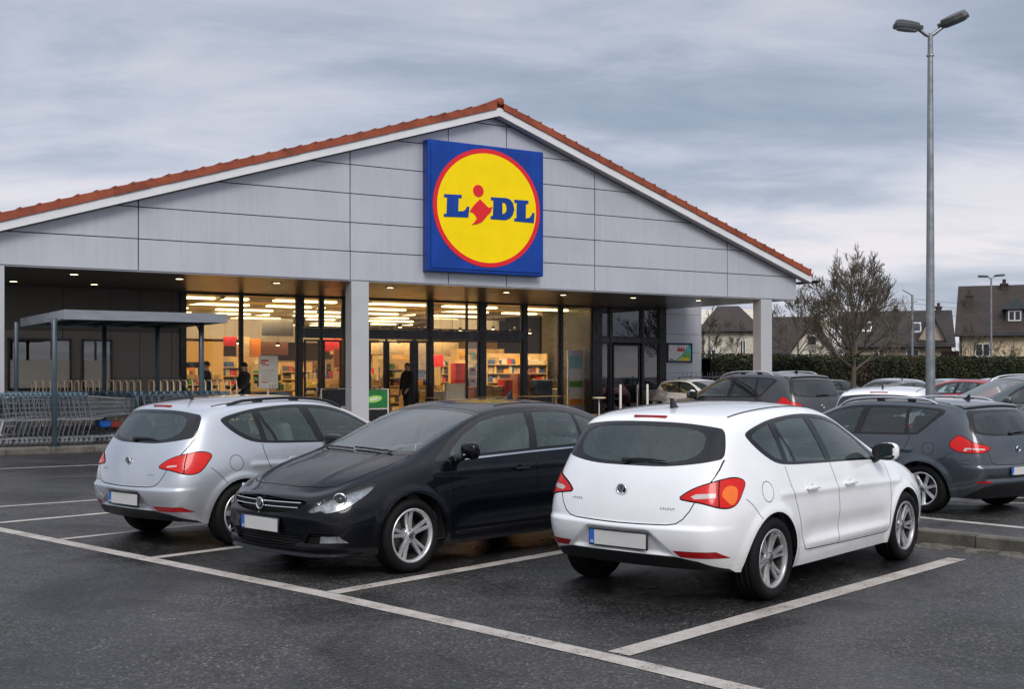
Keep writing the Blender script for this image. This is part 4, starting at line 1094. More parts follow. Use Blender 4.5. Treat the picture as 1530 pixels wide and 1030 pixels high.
for side in (-1, 1):
    n = int((13.85-EL if side < 0 else 27.02-13.85)/pitch)
    for k in range(n):
        a = 13.85+side*(k*pitch+.12); b = a+side*(pitch+.02); jz = rnd.uniform(-.006, .006); jt = rnd.uniform(-.008, .008)
        s0, s1 = min(a, b), max(a, b)
        up0 = .235+jz; 
        za, zb = zverge(a), zverge(b)
        # each tile's lower end rides over the next one: a small step on top
        q = [(a, za+.245), (b, zb+.245), (b, zb+.455+jz), (a, za+.44+jz)]
        g.prism(q, -.385+jt, -.35+jt, 'y')
        g.prism([(a, za+.40), (b, zb+.41), (b, zb+.46+jz), (a, za+.443+jz)], -.351+jt, .12, 'y')
        c0, c1 = (b-side*.05, b) 
        g.prism([(c0, zverge(c0)+.42), (c1, zb+.42), (c1, zb+.482+jz), (c0, zverge(c0)+.478+jz)], -.397+jt, .12, 'y')
fix_normals(g.build('verge_tiles', [M['tile']], shop))
g = MB(); g.M = Matrix.Translation((13.85, 0, 9.83)); g.lathe([(0, -.42), (.10, -.42), (.115, -.40), (.11, .3), (.11, 50)], 18, 'y'); g.build('ridge_tile', [M['tile']], shop)
g = MB(); zz = zverge(27.15)+.12
g.M = Matrix.Translation((27.22, 0, zz+.05)); g.lathe([(.085, -.45), (.085, 20), (.07, 20), (.07, -.44)], 14, 'y', a0=math.pi, a1=2*math.pi); g.lathe([(0, -.45), (.085, -.45)], 14, 'y', a0=math.pi, a1=2*math.pi)
g.build('gutter', [M['frame']], shop)
# columns
for a, b in ((-.42, .10), (9.17, 9.71), (24.82, 25.35)):
    g = MB(); g.bbox(a, b, -.005, .40, PAVE, 4.29, .008, 1, smooth=False); g.box(a-.01, b+.01, -.02, .41, PAVE, .22)
    g.build('column', [M['col']], shop)
# downlights
LS = [2.09, 4.86, 7.66, 11.27, 15.41, 17.63, 20.56, 23.5]
dl = MB(); dl.lathe([(.0, 4.292), (.105, 4.292)], 20); dl.lathe([(.105, 4.288), (.15, 4.286), (.155, 4.311)], 20, mi=1); dlm = dl.mesh('soffit_light', [M['downlight'], M['frame']])
for s in LS:
    o = link('soffit_light', dlm, shop); o.location = (s, 1.78, 0)
    ld = bpy.data.lights.new('downlight', 'SPOT'); ld.energy = 28; ld.color = (1, .78, .48); ld.spot_size = R(120); ld.shadow_soft_size = .1
    lo = bpy.data.objects.new('downlight_beam', ld); COL.objects.link(lo); lo.parent = o; lo.location = (0, 0, 4.27)
for s in (1.2, 3.4):
    o = link('soffit_light', dlm, shop); o.location = (s, 5.2, 0)

# left wall behind the shelter
g = MB()
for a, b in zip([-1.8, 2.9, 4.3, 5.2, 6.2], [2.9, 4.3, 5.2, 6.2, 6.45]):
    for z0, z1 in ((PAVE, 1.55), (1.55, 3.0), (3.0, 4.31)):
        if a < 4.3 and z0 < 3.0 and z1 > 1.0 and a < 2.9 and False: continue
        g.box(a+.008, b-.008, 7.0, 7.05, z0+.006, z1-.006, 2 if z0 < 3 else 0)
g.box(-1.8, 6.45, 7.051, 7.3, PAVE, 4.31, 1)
g.build('side_wall_cladding', [M['wall_shaded'], M['clad_back'], M['wall_lit']], shop)
for a, b, z1 in ((1.35, 3.15, 2.75), (3.45, 4.35, 2.75)):
    f = MB()
    for q in ((a, a+.06, 1.2, z1), (b-.06, b, 1.2, z1), (a, b, 1.2, 1.27), (a, b, z1-.07, z1)): f.box(q[0], q[1], 6.93, 6.998, q[2], q[3])
    w = f.build('window', [M['frame']], shop)
    p = MB(); p.box(a+.06, b-.06, 6.955, 6.965, 1.27, 2.10); p.build('frosted_film', [M['frost']], w)
    p = MB(); p.box(a+.06, b-.06, 6.97, 6.98, 2.10, z1-.07); p.build('pane', [M['shopglass2']], w)
    p = MB(); p.box(a+.06, b-.06, 6.985, 6.995, 2.10, z1-.07); p.build('blind', [M['cream']], w)
# right grey wall with a poster on it
g = MB()
for a, b in ((26.32, 28.24),):
    for z0, z1 in ((PAVE, 1.72), (1.72, 2.53), (2.53, 3.29), (3.29, 4.1), (4.1, 4.75)): g.box(a, b, 7.0, 7.05, z0+.006, z1-.006)
g.box(26.32, 28.23, 7.051, 20, PAVE, 4.74, 1)
g.build('end_wall_cladding', [M['clad'], M['clad_back']], shop)

# glazing: (s0, s1, z0, z1, glass)
Z0, ZT0, ZT1, Z1 = .17, 2.84, 3.30, 4.24
panes = [(6.66, 8.40, Z0, Z1, 0), (8.54, 10.36, Z0, Z1, 0), (10.66, 11.19, ZT1, Z1, 0), (11.38, 12.02, ZT1, Z1, 0),
         (12.30, 15.34, ZT1, Z1, 0), (15.60, 16.95, ZT1, Z1, 0), (17.02, 17.45, ZT1, Z1, 0), (17.80, 19.33, ZT1, Z1, 0),
         (15.60, 16.95, Z0, ZT0, 0), (17.02, 17.45, Z0, ZT0, 1), (17.80, 19.33, Z0, ZT0, 0), (19.62, 21.03, Z0, Z1, 0), (21.25, 22.55, Z0, Z1, 0),
         (23.10, 23.40, 3.16, Z1, 1), (23.62, 24.98, 3.16, Z1, 1), (25.20, 25.90, 3.16, Z1, 1), (23.10, 23.40, Z0, ZT0, 1), (25.20, 25.90, Z0, ZT0, 1)]
for a, b, z0, z1, k in panes:
    f = MB(); w = .05
    f.box(a-w, a, 6.96, 7.06, z0, z1); f.box(b, b+w, 6.96, 7.06, z0, z1); f.box(a-w, b+w, 6.961, 7.061, z0-w, z0-.001); f.box(a-w, b+w, 6.961, 7.061, z1+.001, z1+w)
    o = f.build('window', [M['frame']], shop)
    p = MB(); p.add([(a, 7.0, z0), (b, 7.0, z0), (b, 7.0, z1), (a, 7.0, z1)], [(0, 1, 2, 3)]); p.build('pane', [M['shopglass2'] if k else M['shopglass']], o)
g = MB()    # posts and rails between the panes
for a, b in ((6.46, 6.60), (8.46, 8.48), (10.42, 10.60), (11.25, 11.32), (12.08, 12.24), (15.40, 15.54), (17.51, 17.74), (19.39, 19.56), (21.09, 21.19), (22.61, 23.04), (23.46, 23.56), (25.04, 25.14), (25.96, 26.31)):
    g.box(a, b, 6.93, 7.10, PAVE, 4.309)
g.box(6.46, 26.31, 6.955, 7.09, 4.291, 4.308)
for a, b in ((10.60, 12.08), (12.24, 15.40), (15.54, 17.51), (17.74, 19.39), (23.04, 25.96)): g.box(a, b, 6.945, 7.05, ZT0+.06, (3.10 if a > 23 else ZT1-.06), 1)
g.box(12.24, 26.31, 6.94, 7.08, PAVE, .118+.0015+.0); 
g.build('glazing_posts', [M['frame'], M['frame_grey']], shop)
# doors
def door(a, b, z1, glass=0, bar=False):
    f = MB(); w = .06
    f.box(a, a+w, 6.97, 7.03, .14, z1); f.box(b-w, b, 6.97, 7.03, .14, z1); f.box(a+w, b-w, 6.971, 7.029, .14, .28); f.box(a+w, b-w, 6.971, 7.029, z1-w, z1)
    o = f.build('door', [M['frame']], shop)
    p = MB(); p.add([(a+w, 7.0, .28), (b-w, 7.0, .28), (b-w, 7.0, z1-w), (a+w, 7.0, z1-w)], [(0, 1, 2, 3)]); p.build('pane', [M['shopglass2'] if glass else M['shopglass']], o)
    h = MB()
    if bar: h.tube([(a+w, 6.93, 1.05), (b-w, 6.93, 1.05)], .018, 8)
    else: h.tube([(b-w-.06, 6.97, .95), (b-w-.06, 6.92, .98), (b-w-.06, 6.92, 1.32), (b-w-.06, 6.97, 1.35)], .014, 8)
    h.build('handle', [M['chrome']], o)
for a, b, gl, bar in ((10.66, 11.22, 0, 0), (11.35, 12.02, 0, 0), (12.3, 13.05, 0, 0), (13.07, 13.68, 0, 0), (13.78, 14.72, 0, 0), (14.92, 15.38, 1, 1), (23.64, 24.98, 1, 0)):
    door(a, b, ZT0, gl, bar)
g = MB(); g.box(13.70, 13.76, 6.95, 7.04, PAVE, ZT0+.05); g.box(14.74, 14.90, 6.95, 7.04, PAVE, ZT0+.05); g.build('glazing_posts', [M['frame']], shop)
# ---- the lit sales floor
D = 50
g = MB(); g.box(6.3, 26.3, 7.11, D, .10, .145); g.build('shop_floor', [M['floor_in']], shop)
g = MB(); g.box(6.3, 26.3, 7.11, D, 4.40, 4.45)
g.build('shop_ceiling', [M['ceil']], shop)
g = MB(); g.box(6.1, 6.3, 7.31, D, .1, 4.45); g.box(26.35, 26.5, 7.31, D, .1, 4.45); g.box(6.1, 26.5, D, D+.2, .1, 4.5); g.build('shop_wall', [M['cream']], shop)
g = MB()
for k in range(9):          # ducts and beams below the ceiling
    t = 10.2+k*4.4; g.box(6.4, 26.2, t, t+.16, 4.24, 4.39)
for s in (8.2, 13.1, 18.4, 23.3): g.tube([(s, 8, 4.25), (s, 45, 4.25)], .09, 8)
g.build('ceiling_ducts', [M['col']], shop)
st = MB(); st.bbox(-1.15, 1.15, -.16, .16, 4.19, 4.245, .01, 1); st.box(-1.17, 1.17, -.12, .12, 4.246, 4.30, 1); st.box(-.9, -.89, -.005, .005, 4.30, 4.40, 1); st.box(.89, .9, -.005, .005, 4.30, 4.40, 1)
stm = st.mesh('ceiling_light', [M['strip'], M['verge']])
for r_ in range(10):
    for c_ in range(6):
        t = 8.8+r_*3.3+rnd.uniform(-.25, .25); s = 8.1+c_*3.35+(r_ % 2)*1.3+rnd.uniform(-.3, .3)
        if s > 25 or (r_ > 8 and c_ % 2): continue
        if s > 23.2: continue
        o = link('ceiling_light', stm, shop); o.location = (s, t, 0)
for (s, t, w, h, e) in ((12, 14, 9, 8, 660), (19.5, 13, 6, 8, 640), (14, 27, 12, 12, 640), (20.9, 9.6, 3.0, 3.0, 330), (9.0, 9.4, 4, 3, 110)):     # the fittings' light, gathered
    ld = bpy.data.lights.new('shop light', 'AREA'); ld.shape = 'RECTANGLE'; ld.size = w; ld.size_y = h; ld.energy = e; ld.spread = R(115); ld.color = (1, .67, .30)
    lo = bpy.data.objects.new('ceiling_glow', ld); COL.objects.link(lo); lo.parent = shop; lo.location = (s, t, 4.20)
# vestibule partition on the right, grey bulkhead, cream kiosk on the left
g = MB(); g.box(22.70, 22.8, 7.12, 10.6, .15, 4.38, 1); g.box(22.8, 26.3, 10.5, 10.6, .15, 4.38, 1); g.build('vestibule_wall', [M['cream'], M['frame_grey']], shop)
g = MB(); g.box(6.4, 11.8, 13.5, 13.7, 3.0, 3.75); g.box(12.5, 22.6, 19.0, 19.15, 3.05, 3.8); g.box(19.3, 22.65, 13.9, 14.0, 3.25, 4.0); g.build('bulkhead', [M['clad']], shop)
g = MB(); g.box(6.5, 9.3, 11.6, 11.75, .15, 2.85); g.box(9.3, 9.45, 11.6, 14, .15, 2.85); g.build('kiosk_wall', [M['cream']], shop)
# ------------------------------------------------------------------ the shop sign
M['s_blue'] = mat('blue sign face', (.003, .050, .32), .35, var=.10, vs=1.2, coat=.08, spec=.3)
streaks(M['s_blue'], .2)
M['s_yellow'] = mat('yellow sign disc', (.96, .70, .0), .45, var=.05, vs=1.5, spec=.2)
M['s_red'] = mat('red sign ring', (.72, .008, .015), .45, var=.04)
sign = empty('shop_sign', B(11.42, -.35, 4.66), TH); tag(sign, 'square blue sign with a lettered yellow disc in a red ring on the gable', 'shop sign')
# frame of the sign: x 0..4.02 along the wall, y 0 = face, z 0..3.82
W_, H_ = 4.02, 3.82
g = MB(); g.bbox(0, W_, .03, .345, 0, H_, .04, 3, smooth=False); g.build('sign_box', [M['s_blue']], sign)
g = MB(); g.bbox(.10, W_-.10, 0, .029, .10, H_-.10, .012, 2, smooth=False); g.build('sign_face', [M['s_blue']], sign)
cx, cz = 13.42-11.42, 6.61-4.66
g = MB(); n = 96; ro, ri = 1.80, 1.665
rx = 1.03
def ell(r, k): return (cx+r*rx*math.cos(2*math.pi*k/n), cz+r*.975*math.sin(2*math.pi*k/n))
vs = []; fs = []
for k in range(n):
    a, b = ell(ro, k), ell(ri, k); vs += [(a[0], -.012, a[1]), (b[0], -.012, b[1]), (a[0], -.0, a[1]), (b[0], -.0, b[1])]
for k in range(n):
    j = (k+1) % n; fs += [(k*4, k*4+1, j*4+1, j*4), (k*4, j*4, j*4+2, k*4+2), (k*4+1, k*4+3, j*4+3, j*4+1)]
g.add(vs, fs); g.build('red_ring', [M['s_red']], sign)
g = MB(); g.prism([ell(ri, k) for k in range(n)], -.010, -.001, 'y'); g.build('yellow_disc', [M['s_yellow']], sign)
def crop2s(x, y):   # outlines measured on the upright sign face
    u, v = 600+x/3.22, 130+y/3.22; F_, H0, HZ_ = 1790, 1.75, 556
    px, py = AX+ST_*.35, AY-CT*.35; r = (u-765)/F_
    s = (r*py-px)/(CT-r*ST_); Y = py+ST_*s
    return (round(s-11.42, 3), round(H0+(HZ_-v)*Y/F_-4.66, 3))
glyphs = [
 ('letter', 's_blue', [[(203,515),(288,519),(288,534),(273,535),(271,598),(298,597),(308,587),(314,575),(325,576),(320,628),(202,624),(202,610),(215,609),(218,531),(203,530)]]),
 ('letter', 's_blue', [[(428,530),(500,534),(520,541),(534,558),(541,588),(535,614),(522,632),(500,641),(427,636),(427,621),(438,620),(441,546),(429,545)], [(483,556),(484,612),(494,609),(502,598),(504,583),(501,566),(494,558)]]),
 ('letter', 's_blue', [[(541,542),(609,547),(609,562),(597,563),(596,632),(612,630),(622,620),(628,606),(638,607),(635,655),(540,646),(541,632),(551,632),(553,558),(541,557)]]),
 ('letter', 's_red', [[(376,540),(396,560),(412,577),(422,582),(430,577),(435,576),(432,590),(427,604),(410,620),(398,636),(385,650),(362,660),(335,664),(350,650),(361,634),(355,620),(343,607),(331,601),(326,600),(334,586),(348,568),(362,553)]]),
]
for nm, mt_, rings in glyphs:
    g = MB(); outer = [crop2s(*p) for p in rings[0]]
    if len(rings) == 1: g.prism(outer, -.022, -.0105, 'y')
    else:
        inner = [crop2s(*p) for p in rings[1]]
        # bridge the counter to the outline on its left
        i0 = 11; out = outer[:]
        k0 = min(range(len(outer)), key=lambda k: abs(outer[k][0]-inner[0][0])+abs(outer[k][1]-inner[0][1]))
        poly = outer[:k0+1]+inner+[inner[0]]+outer[k0:]
        from mathutils.geometry import tessellate_polygon
        tri = tessellate_polygon([[Vector((p[0], p[1], 0)) for p in outer], [Vector((p[0], p[1], 0)) for p in inner]])
        allp = outer+inner
        g.add([(p[0], -.022, p[1]) for p in allp], [tuple(t) for t in tri])
        for ring in (outer, inner):
            m_ = len(ring); g.add([(p[0], -.022, p[1]) for p in ring]+[(p[0], -.0105, p[1]) for p in ring], [(i, (i+1) % m_, m_+(i+1) % m_, m_+i) for i in range(m_)])
    fix_normals(g.build(nm, [M[mt_]], sign))
g = MB(); c0 = crop2s(368, 500); rr = .18
g.prism([(c0[0]+rr*math.cos(a), c0[1]+rr*math.sin(a)) for a in [2*math.pi*k/36 for k in range(36)]], -.022, -.0105, 'y'); fix_normals(g.build('letter', [M['s_red']], sign))
# ------------------------------------------------------------------ ground, kerbs, markings
def asphalt_mat():
    m, nt = new_mat('damp asphalt'); p = pbsdf(nt, (.05, .05, .052), .5, spec=.5)
    co = objco(nt)
    big = noise(nt, .22, 4, .6, co, .6); mid = noise(nt, 1.6, 5, .6, co); fine = noise(nt, 90, 2, .7, co); 
    vor = node(nt, 'ShaderNodeTexVoronoi'); vor.inputs['Scale'].default_value = 46; L(nt, co, vor.inputs['Vector'])
    r0 = ramp(nt, big.outputs[0], [(.35, (.030, .0295, .029)), (.62, (.052, .050, .049))])
    r1 = ramp(nt, mid.outputs[0], [(.3, (.72, .72, .72)), (.7, (1.18, 1.18, 1.18))])
    r2 = ramp(nt, vor.outputs['Distance'], [(.0, (3.2, 3.1, 3.0)), (.22, (1.3, 1.3, 1.3)), (.75, (.22, .22, .23))])
    vs = node(nt, 'ShaderNodeTexVoronoi'); vs.inputs['Scale'].default_value = 17; L(nt, co, vs.inputs['Vector'])
    r3 = ramp(nt, vs.outputs['Distance'], [(.0, (4.5, 4.4, 4.1)), (.085, (4.0, 3.9, 3.7)), (.12, (1, 1, 1))])
    def mulc(a, b, f=1):
        x = node(nt, 'ShaderNodeMix', data_type='RGBA', blend_type='MULTIPLY'); x.inputs[0].default_value = f; L(nt, a, x.inputs[6]); L(nt, b, x.inputs[7]); return x.outputs[2]
    c = mulc(mulc(mulc(r0.outputs[0], r1.outputs[0]), r2.outputs[0], .8), r3.outputs[0], .45)
    vp = node(nt, 'ShaderNodeTexVoronoi'); vp.inputs['Scale'].default_value = 62; L(nt, co, vp.inputs['Vector']); sx = node(nt, 'ShaderNodeSeparateColor'); L(nt, vp.outputs['Color'], sx.inputs[0])
    r5 = ramp(nt, sx.outputs[0], [(.0, (.35, .35, .35)), (.55, (.85, .85, .85)), (.85, (1.5, 1.48, 1.45)), (1.0, (3.4, 3.3, 3.15))]); c = mulc(c, r5.outputs[0], 1)
    # cracks and sealed seams
    wv = noise(nt, .9, 3, .5, co); vc = node(nt, 'ShaderNodeTexVoronoi', feature='DISTANCE_TO_EDGE'); vc.inputs['Scale'].default_value = .16
    ad = node(nt, 'ShaderNodeMix', data_type='RGBA', blend_type='LINEAR_LIGHT'); ad.inputs[0].default_value = .35; L(nt, co, ad.inputs[6]); L(nt, wv.outputs[1], ad.inputs[7]); L(nt, ad.outputs[2], vc.inputs['Vector'])
    rc = ramp(nt, vc.outputs[0], [(.0, (.45, .45, .45)), (.0035, (.6, .6, .6)), (.006, (1, 1, 1))]); c = mulc(c, rc.outputs[0], .8)
    wet = noise(nt, .42, 5, .62, co, .8); rw = ramp(nt, wet.outputs[0], [(.38, (.50, .50, .52)), (.56, (1.08, 1.08, 1.07))]); c = mulc(c, rw.outputs[0], 1)
    st = noise(nt, .8, 3, .5, co, .3); rs_ = ramp(nt, st.outputs[0], [(.20, (.35, .34, .33)), (.27, (1, 1, 1))]); c = mulc(c, rs_.outputs[0], .8)
    L(nt, c, p.inputs['Base Color'])
    mr = node(nt, 'ShaderNodeMapRange'); mr.inputs['From Min'].default_value = .40; mr.inputs['From Max'].default_value = .62; mr.inputs['To Min'].default_value = .20; mr.inputs['To Max'].default_value = .62
    L(nt, wet.outputs[0], mr.inputs[0]); L(nt, mr.outputs[0], p.inputs['Roughness'])
    sb = node(nt, 'ShaderNodeMath', operation='SUBTRACT'); L(nt, fine.outputs[0], sb.inputs[0]); L(nt, vor.outputs['Distance'], sb.inputs[1])
    b = node(nt, 'ShaderNodeBump'); b.inputs['Strength'].default_value = .7; b.inputs['Distance'].default_value = .008; s7 = node(nt, 'ShaderNodeMath', operation='MULTIPLY_ADD'); s7.inputs[1].default_value = .5; L(nt, sx.outputs[1], s7.inputs[0]); L(nt, sb.outputs[0], s7.inputs[2]); L(nt, s7.outputs[0], b.inputs['Height']); L(nt, b.outputs[0], p.inputs['Normal'])
    return m
def line_mat():
    m, nt = new_mat('worn road paint'); p = pbsdf(nt, (.45, .43, .39), .6)
    co = objco(nt); n = noise(nt, 3, 5, .65, co); n2 = noise(nt, 55, 4, .75, co)
    r = ramp(nt, n.outputs[0], [(.3, (.33, .29, .25)), (.7, (.50, .47, .43))]); L(nt, r.outputs[0], p.inputs['Base Color'])
    # paint worn through to the stones
    md = node(nt, 'ShaderNodeMath', operation='MULTIPLY_ADD'); md.inputs[1].default_value = .45; L(nt, n.outputs[0], md.inputs[0]); L(nt, n2.outputs[0], md.inputs[2])
    rr = ramp(nt, md.outputs[0], [(.56, (0, 0, 0)), (.64, (1, 1, 1))])
    tr = node(nt, 'ShaderNodeBsdfTransparent'); mx = node(nt, 'ShaderNodeMixShader'); L(nt, rr.outputs[0], mx.inputs[0]); L(nt, tr.outputs[0], mx.inputs[1]); L(nt, p.outputs[0], mx.inputs[2])
    L(nt, mx.outputs[0], [x for x in nt.nodes if x.type == 'OUTPUT_MATERIAL'][0].inputs[0])
    b = node(nt, 'ShaderNodeBump'); b.inputs['Strength'].default_value = .4; b.inputs['Distance'].default_value = .004; L(nt, n2.outputs[0], b.inputs['Height']); L(nt, b.outputs[0], p.inputs['Normal'])
    return m
M['asphalt'] = asphalt_mat(); M['line'] = line_mat()
M['pave'] = mat('concrete paving', (.17, .155, .135), .5, var=.25, vs=2.2, bump=.3, bs=90)
M['kerb'] = mat('weathered kerb stone', (.105, .097, .080), .8, var=.5, vs=4, bump=.8, bs=50)
M['moss'] = mat('moss and grit', (.075, .065, .035), .9, var=.5, vs=14, bump=.8, bs=80)
g = MB(); g.add([(-400, -60, 0), (400, -60, 0), (400, 600, 0), (-400, 600, 0)], [(0, 1, 2, 3)]); tag(g.build('asphalt_ground', [M['asphalt']]), kind='structure')
g = MB()
def ln(p, q, w=.15, z=.004):
    p, q = Vector(p), Vector(q); d = (q-p).normalized(); n = Vector((-d.y, d.x))*w/2
    g.add([(p.x+n.x, p.y+n.y, z), (p.x-n.x, p.y-n.y, z), (q.x-n.x, q.y-n.y, z), (q.x+n.x, q.y+n.y, z)], [(0, 1, 2, 3)])
BL = [(-14.5, 21.4), (-5.65, 13.25), (-1.48, 9.41), (.574, 7.336), (2.9, 4.85)]
for a, b in zip(BL, BL[1:]): ln(a, b, .16, .004)
ln((.66, 7.42), (4.157, 11.19), .17, .0045); ln((-1.42, 9.47), (1.9, 13.2), .15, .0045); ln((-3.37, 11.24), (-.2, 14.7), .13, .0045)
ln((-4.70, 12.49), (-2.9, 14.4), .11, .0045); ln((-5.98, 13.8), (-3.4, 16.5), .13, .0045); ln((-7.9, 14.45), (-4.0, 17.7), .11, .0045)
ln(B(-9, -7.6)[:2], B(7, -7.6)[:2], .10, .0045)
# double line beyond the island and bays of the far rows
ln((3.72, 15.7), (8.2, 10.6), .15); ln((3.50, 15.45), (7.98, 10.35), .13)
ln((5.6, 16.9), (10.5, 15.9), .10); ln((6.1, 16.1), (10.2, 15.0), .10)
for k in range(7):
    o = Vector((6.0, 19.0))+Vector((.766, .643))*2.6*k; ln((o.x, o.y), (o.x-.643*5, o.y+.766*5), .11)
tag(g.build('road_markings', [M['line']]), kind='structure')
# pavement round the shop
g = MB()
P = [B(s, t) for s, t in ((-14, -3.65), (30, -3.65), (30, 7.3), (-14, 7.3))]
pv = [(p.x, p.y, PAVE) for p in P]+[(p.x, p.y, -.1) for p in P]
g.add(pv, [(0, 1, 2, 3), (0, 4, 5, 1), (1, 5, 6, 2)]); tag(g.build('pavement', [M['pave']]), kind='structure')
def kerb_run(mb, p, q, h, w=.14, L0=.9, jit=.006):
    p, q = Vector(p).to_2d(), Vector(q).to_2d(); d = (q-p).normalized(); n = Vector((-d.y, d.x)); ln_ = (q-p).length; k = int(ln_/L0)
    for i in range(k):
        a = p+d*(i*L0+.006); b = p+d*((i+1)*L0-.006); hz = h+rnd.uniform(-jit, jit); off = rnd.uniform(-jit, jit)
        c = [a-n*(w/2+off), b-n*(w/2+off), b+n*w/2, a+n*w/2]
        m_ = .018
        ci = [a-n*(w/2+off-m_)+d*.004, b-n*(w/2+off-m_)-d*.004, b+n*(w/2-.004)-d*.004, a+n*(w/2-.004)+d*.004]
        vs = [(v.x, v.y, -.02) for v in c]+[(v.x, v.y, hz-m_) for v in c]+[(v.x, v.y, hz) for v in ci]
        mb.add(vs, [(0,1,5,4),(1,2,6,5),(2,3,7,6),(3,0,4,7),(4,5,9,8),(5,6,10,9),(6,7,11,10),(7,4,8,11),(8,9,10,11)])
g = MB(); kerb_run(g, B(-14, -3.72), B(30, -3.72), PAVE+.004); tag(g.build('pavement_kerb', [M['kerb']]), kind='structure')
# planted-out island kerb on the right
KA, KB = Vector((3.35, 13.25)), Vector((8.6, 7.85)); KD = (KB-KA).normalized(); KN = Vector((-KD.y, KD.x))
if KN.y < 0: KN = -KN
g = MB(); kerb_run(g, KA, KB, .13, .15, .62, .010); tag(g.build('island_kerb', [M['kerb']]), kind='structure')
g = MB(); a, b = KA+KN*.07, KB+KN*.07; c, d = b+KN*.95, a+KN*.95
g.add([(a.x, a.y, .115), (b.x, b.y, .115), (c.x, c.y, .10), (d.x, d.y, .10)], [(0, 1, 2, 3)]); g.add([(c.x, c.y, .10), (d.x, d.y, .10), (d.x+KN.x*.06, d.y+KN.y*.06, -.01), (c.x+KN.x*.06, c.y+KN.y*.06, -.01)], [(0, 1, 2, 3)])
g.add([(a.x, a.y, .115), (d.x, d.y, .10), (d.x, d.y, 0), (a.x, a.y, 0)], [(0, 1, 2, 3)])
fix_normals(g.build('island_paving', [M['asphalt']])); tag(bpy.data.objects['island_paving'], kind='structure')
# cobbled gutter with moss at the foot of the island kerb
g = MB(); p0 = KA-KN*.10
for i in range(60):
    for j in range(3):
        q = p0+KD*(i*.115+rnd.uniform(-.008, .008)+(j % 2)*.05)-KN*(.06+j*.115)
        if rnd.random() < .12+.22*j: continue
        s = .05; z = .012+rnd.uniform(-.004, .006)
        c = [q+KD*s*sx+KN*s*sy for sx, sy in ((-1, -1), (1, -1), (1, 1), (-1, 1))]; c2 = [q+(x-q)*.8 for x in c]
        g.add([(v.x, v.y, .0) for v in c]+[(v.x, v.y, z) for v in c2], [(0,1,5,4),(1,2,6,5),(2,3,7,6),(3,0,4,7),(4,5,6,7)])
tag(g.build('cobbled_gutter', [M['kerb']]), kind='structure')
def verge_strip(name, p, d, n, length, w0, w1, seed, mt_):
    r = random.Random(seed); g = MB()
    for i in range(int(length*260)):
        a = r.random()*length; o = w0+(w1-w0)*r.random()**2; q = p+d*a-n*o; s = r.uniform(.004, .014); t = r.random()*6.3; h = r.uniform(.004, .016)
        vs = [(q.x+s*math.cos(t+k*1.7), q.y+s*math.sin(t+k*1.7), .001) for k in range(4)]+[(q.x, q.y, h)]
        g.add(vs, [(0, 1, 4), (1, 2, 4), (2, 3, 4), (3, 0, 4)])
    o = g.build(name, [mt_]); tag(o, kind='stuff'); return o
tag(verge_strip('moss', KA, KD, KN, 6, .08, .5, 3, M['moss']), 'brown green moss and grit along the foot of the island kerb', 'moss')
# small litter and pebbles
M['paper'] = mat('paper scrap', (.6, .6, .58), .8)
g = MB(); g.add([(4.92, 9.6, .006), (4.99, 9.57, .02), (5.0, 9.63, .012), (4.95, 9.65, .008)], [(0, 1, 2), (0, 2, 3)]); tag(g.build('paper_scrap', [M['paper']]), 'small white scrap of paper on the asphalt near the right edge', 'litter')
# ------------------------------------------------------------------ trolley shelter and trolleys
M['steel_blue'] = mat('blue grey painted steel', (.035, .060, .078), .4, var=.12, vs=4)
M['shelter_top'] = mat('galvanised fascia', (.27, .29, .32), .35, .5, var=.12, vs=2, stretch=(1, 1, 4))
M['zinc'] = mat('zinc wire', (.28, .29, .31), .35, .75, var=.15, vs=8)
M['cream_bar'] = mat('cream trolley bar', (.62, .52, .36), .4, var=.15, vs=5)
M['teal_plastic'] = mat('grey blue plastic', (.07, .12, .16), .45, var=.15, vs=6)
M['wheel_grey'] = mat('caster grey', (.05, .05, .055), .6)
sh = empty('trolley_shelter', B(.65, -3.9, PAVE), TH)
tag(sh, 'flat roofed trolley shelter on blue grey posts at the left of the shop front', 'shelter')
SW, SD = 3.6, 5.0
g = MB(); g.box(0, SW, 0, .05, 2.76, 2.97); g.box(0, .05, .051, SD, 2.761, 2.969); g.box(SW-.05, SW, .051, SD, 2.761, 2.969); g.box(.051, SW-.051, SD-.05, SD, 2.76, 2.97); g.build('fascia', [M['shelter_top']], sh)
g = MB(); g.box(.06, SW-.06, .06, SD-.06, 2.90, 2.93); g.build('roof', [M['frame_grey']], sh)
g = MB()
for k in range(7): y = .2+k*(SD-.4)/6; g.box(.07, SW-.07, y-.03, y+.03, 2.82, 2.899)
for k in range(5): x = .3+k*(SW-.6)/4; g.tube([(x, .1, 2.80), (x, SD-.1, 2.80)], .018, 6)
g.build('rafters', [M['steel_blue']], sh)
for x, y in ((-.10, .5), (3.15, .5), (-.2, SD-.6), (1.9, SD-.6), (3.25, SD-.6)):
    g = MB(); g.bbox(x-.05, x+.05, y-.05, y+.05, 0, 2.85 if y > 1 else 2.80, .01, 1); g.box(x-.11, x+.11, y-.11, y+.11, .001, .012)
    if y < 1: g.tube([(x, y, 2.45), (x, y+.25, 2.68), (x, y+.5, 2.80)], .02, 6)
    g.build('post', [M['steel_blue']], sh)

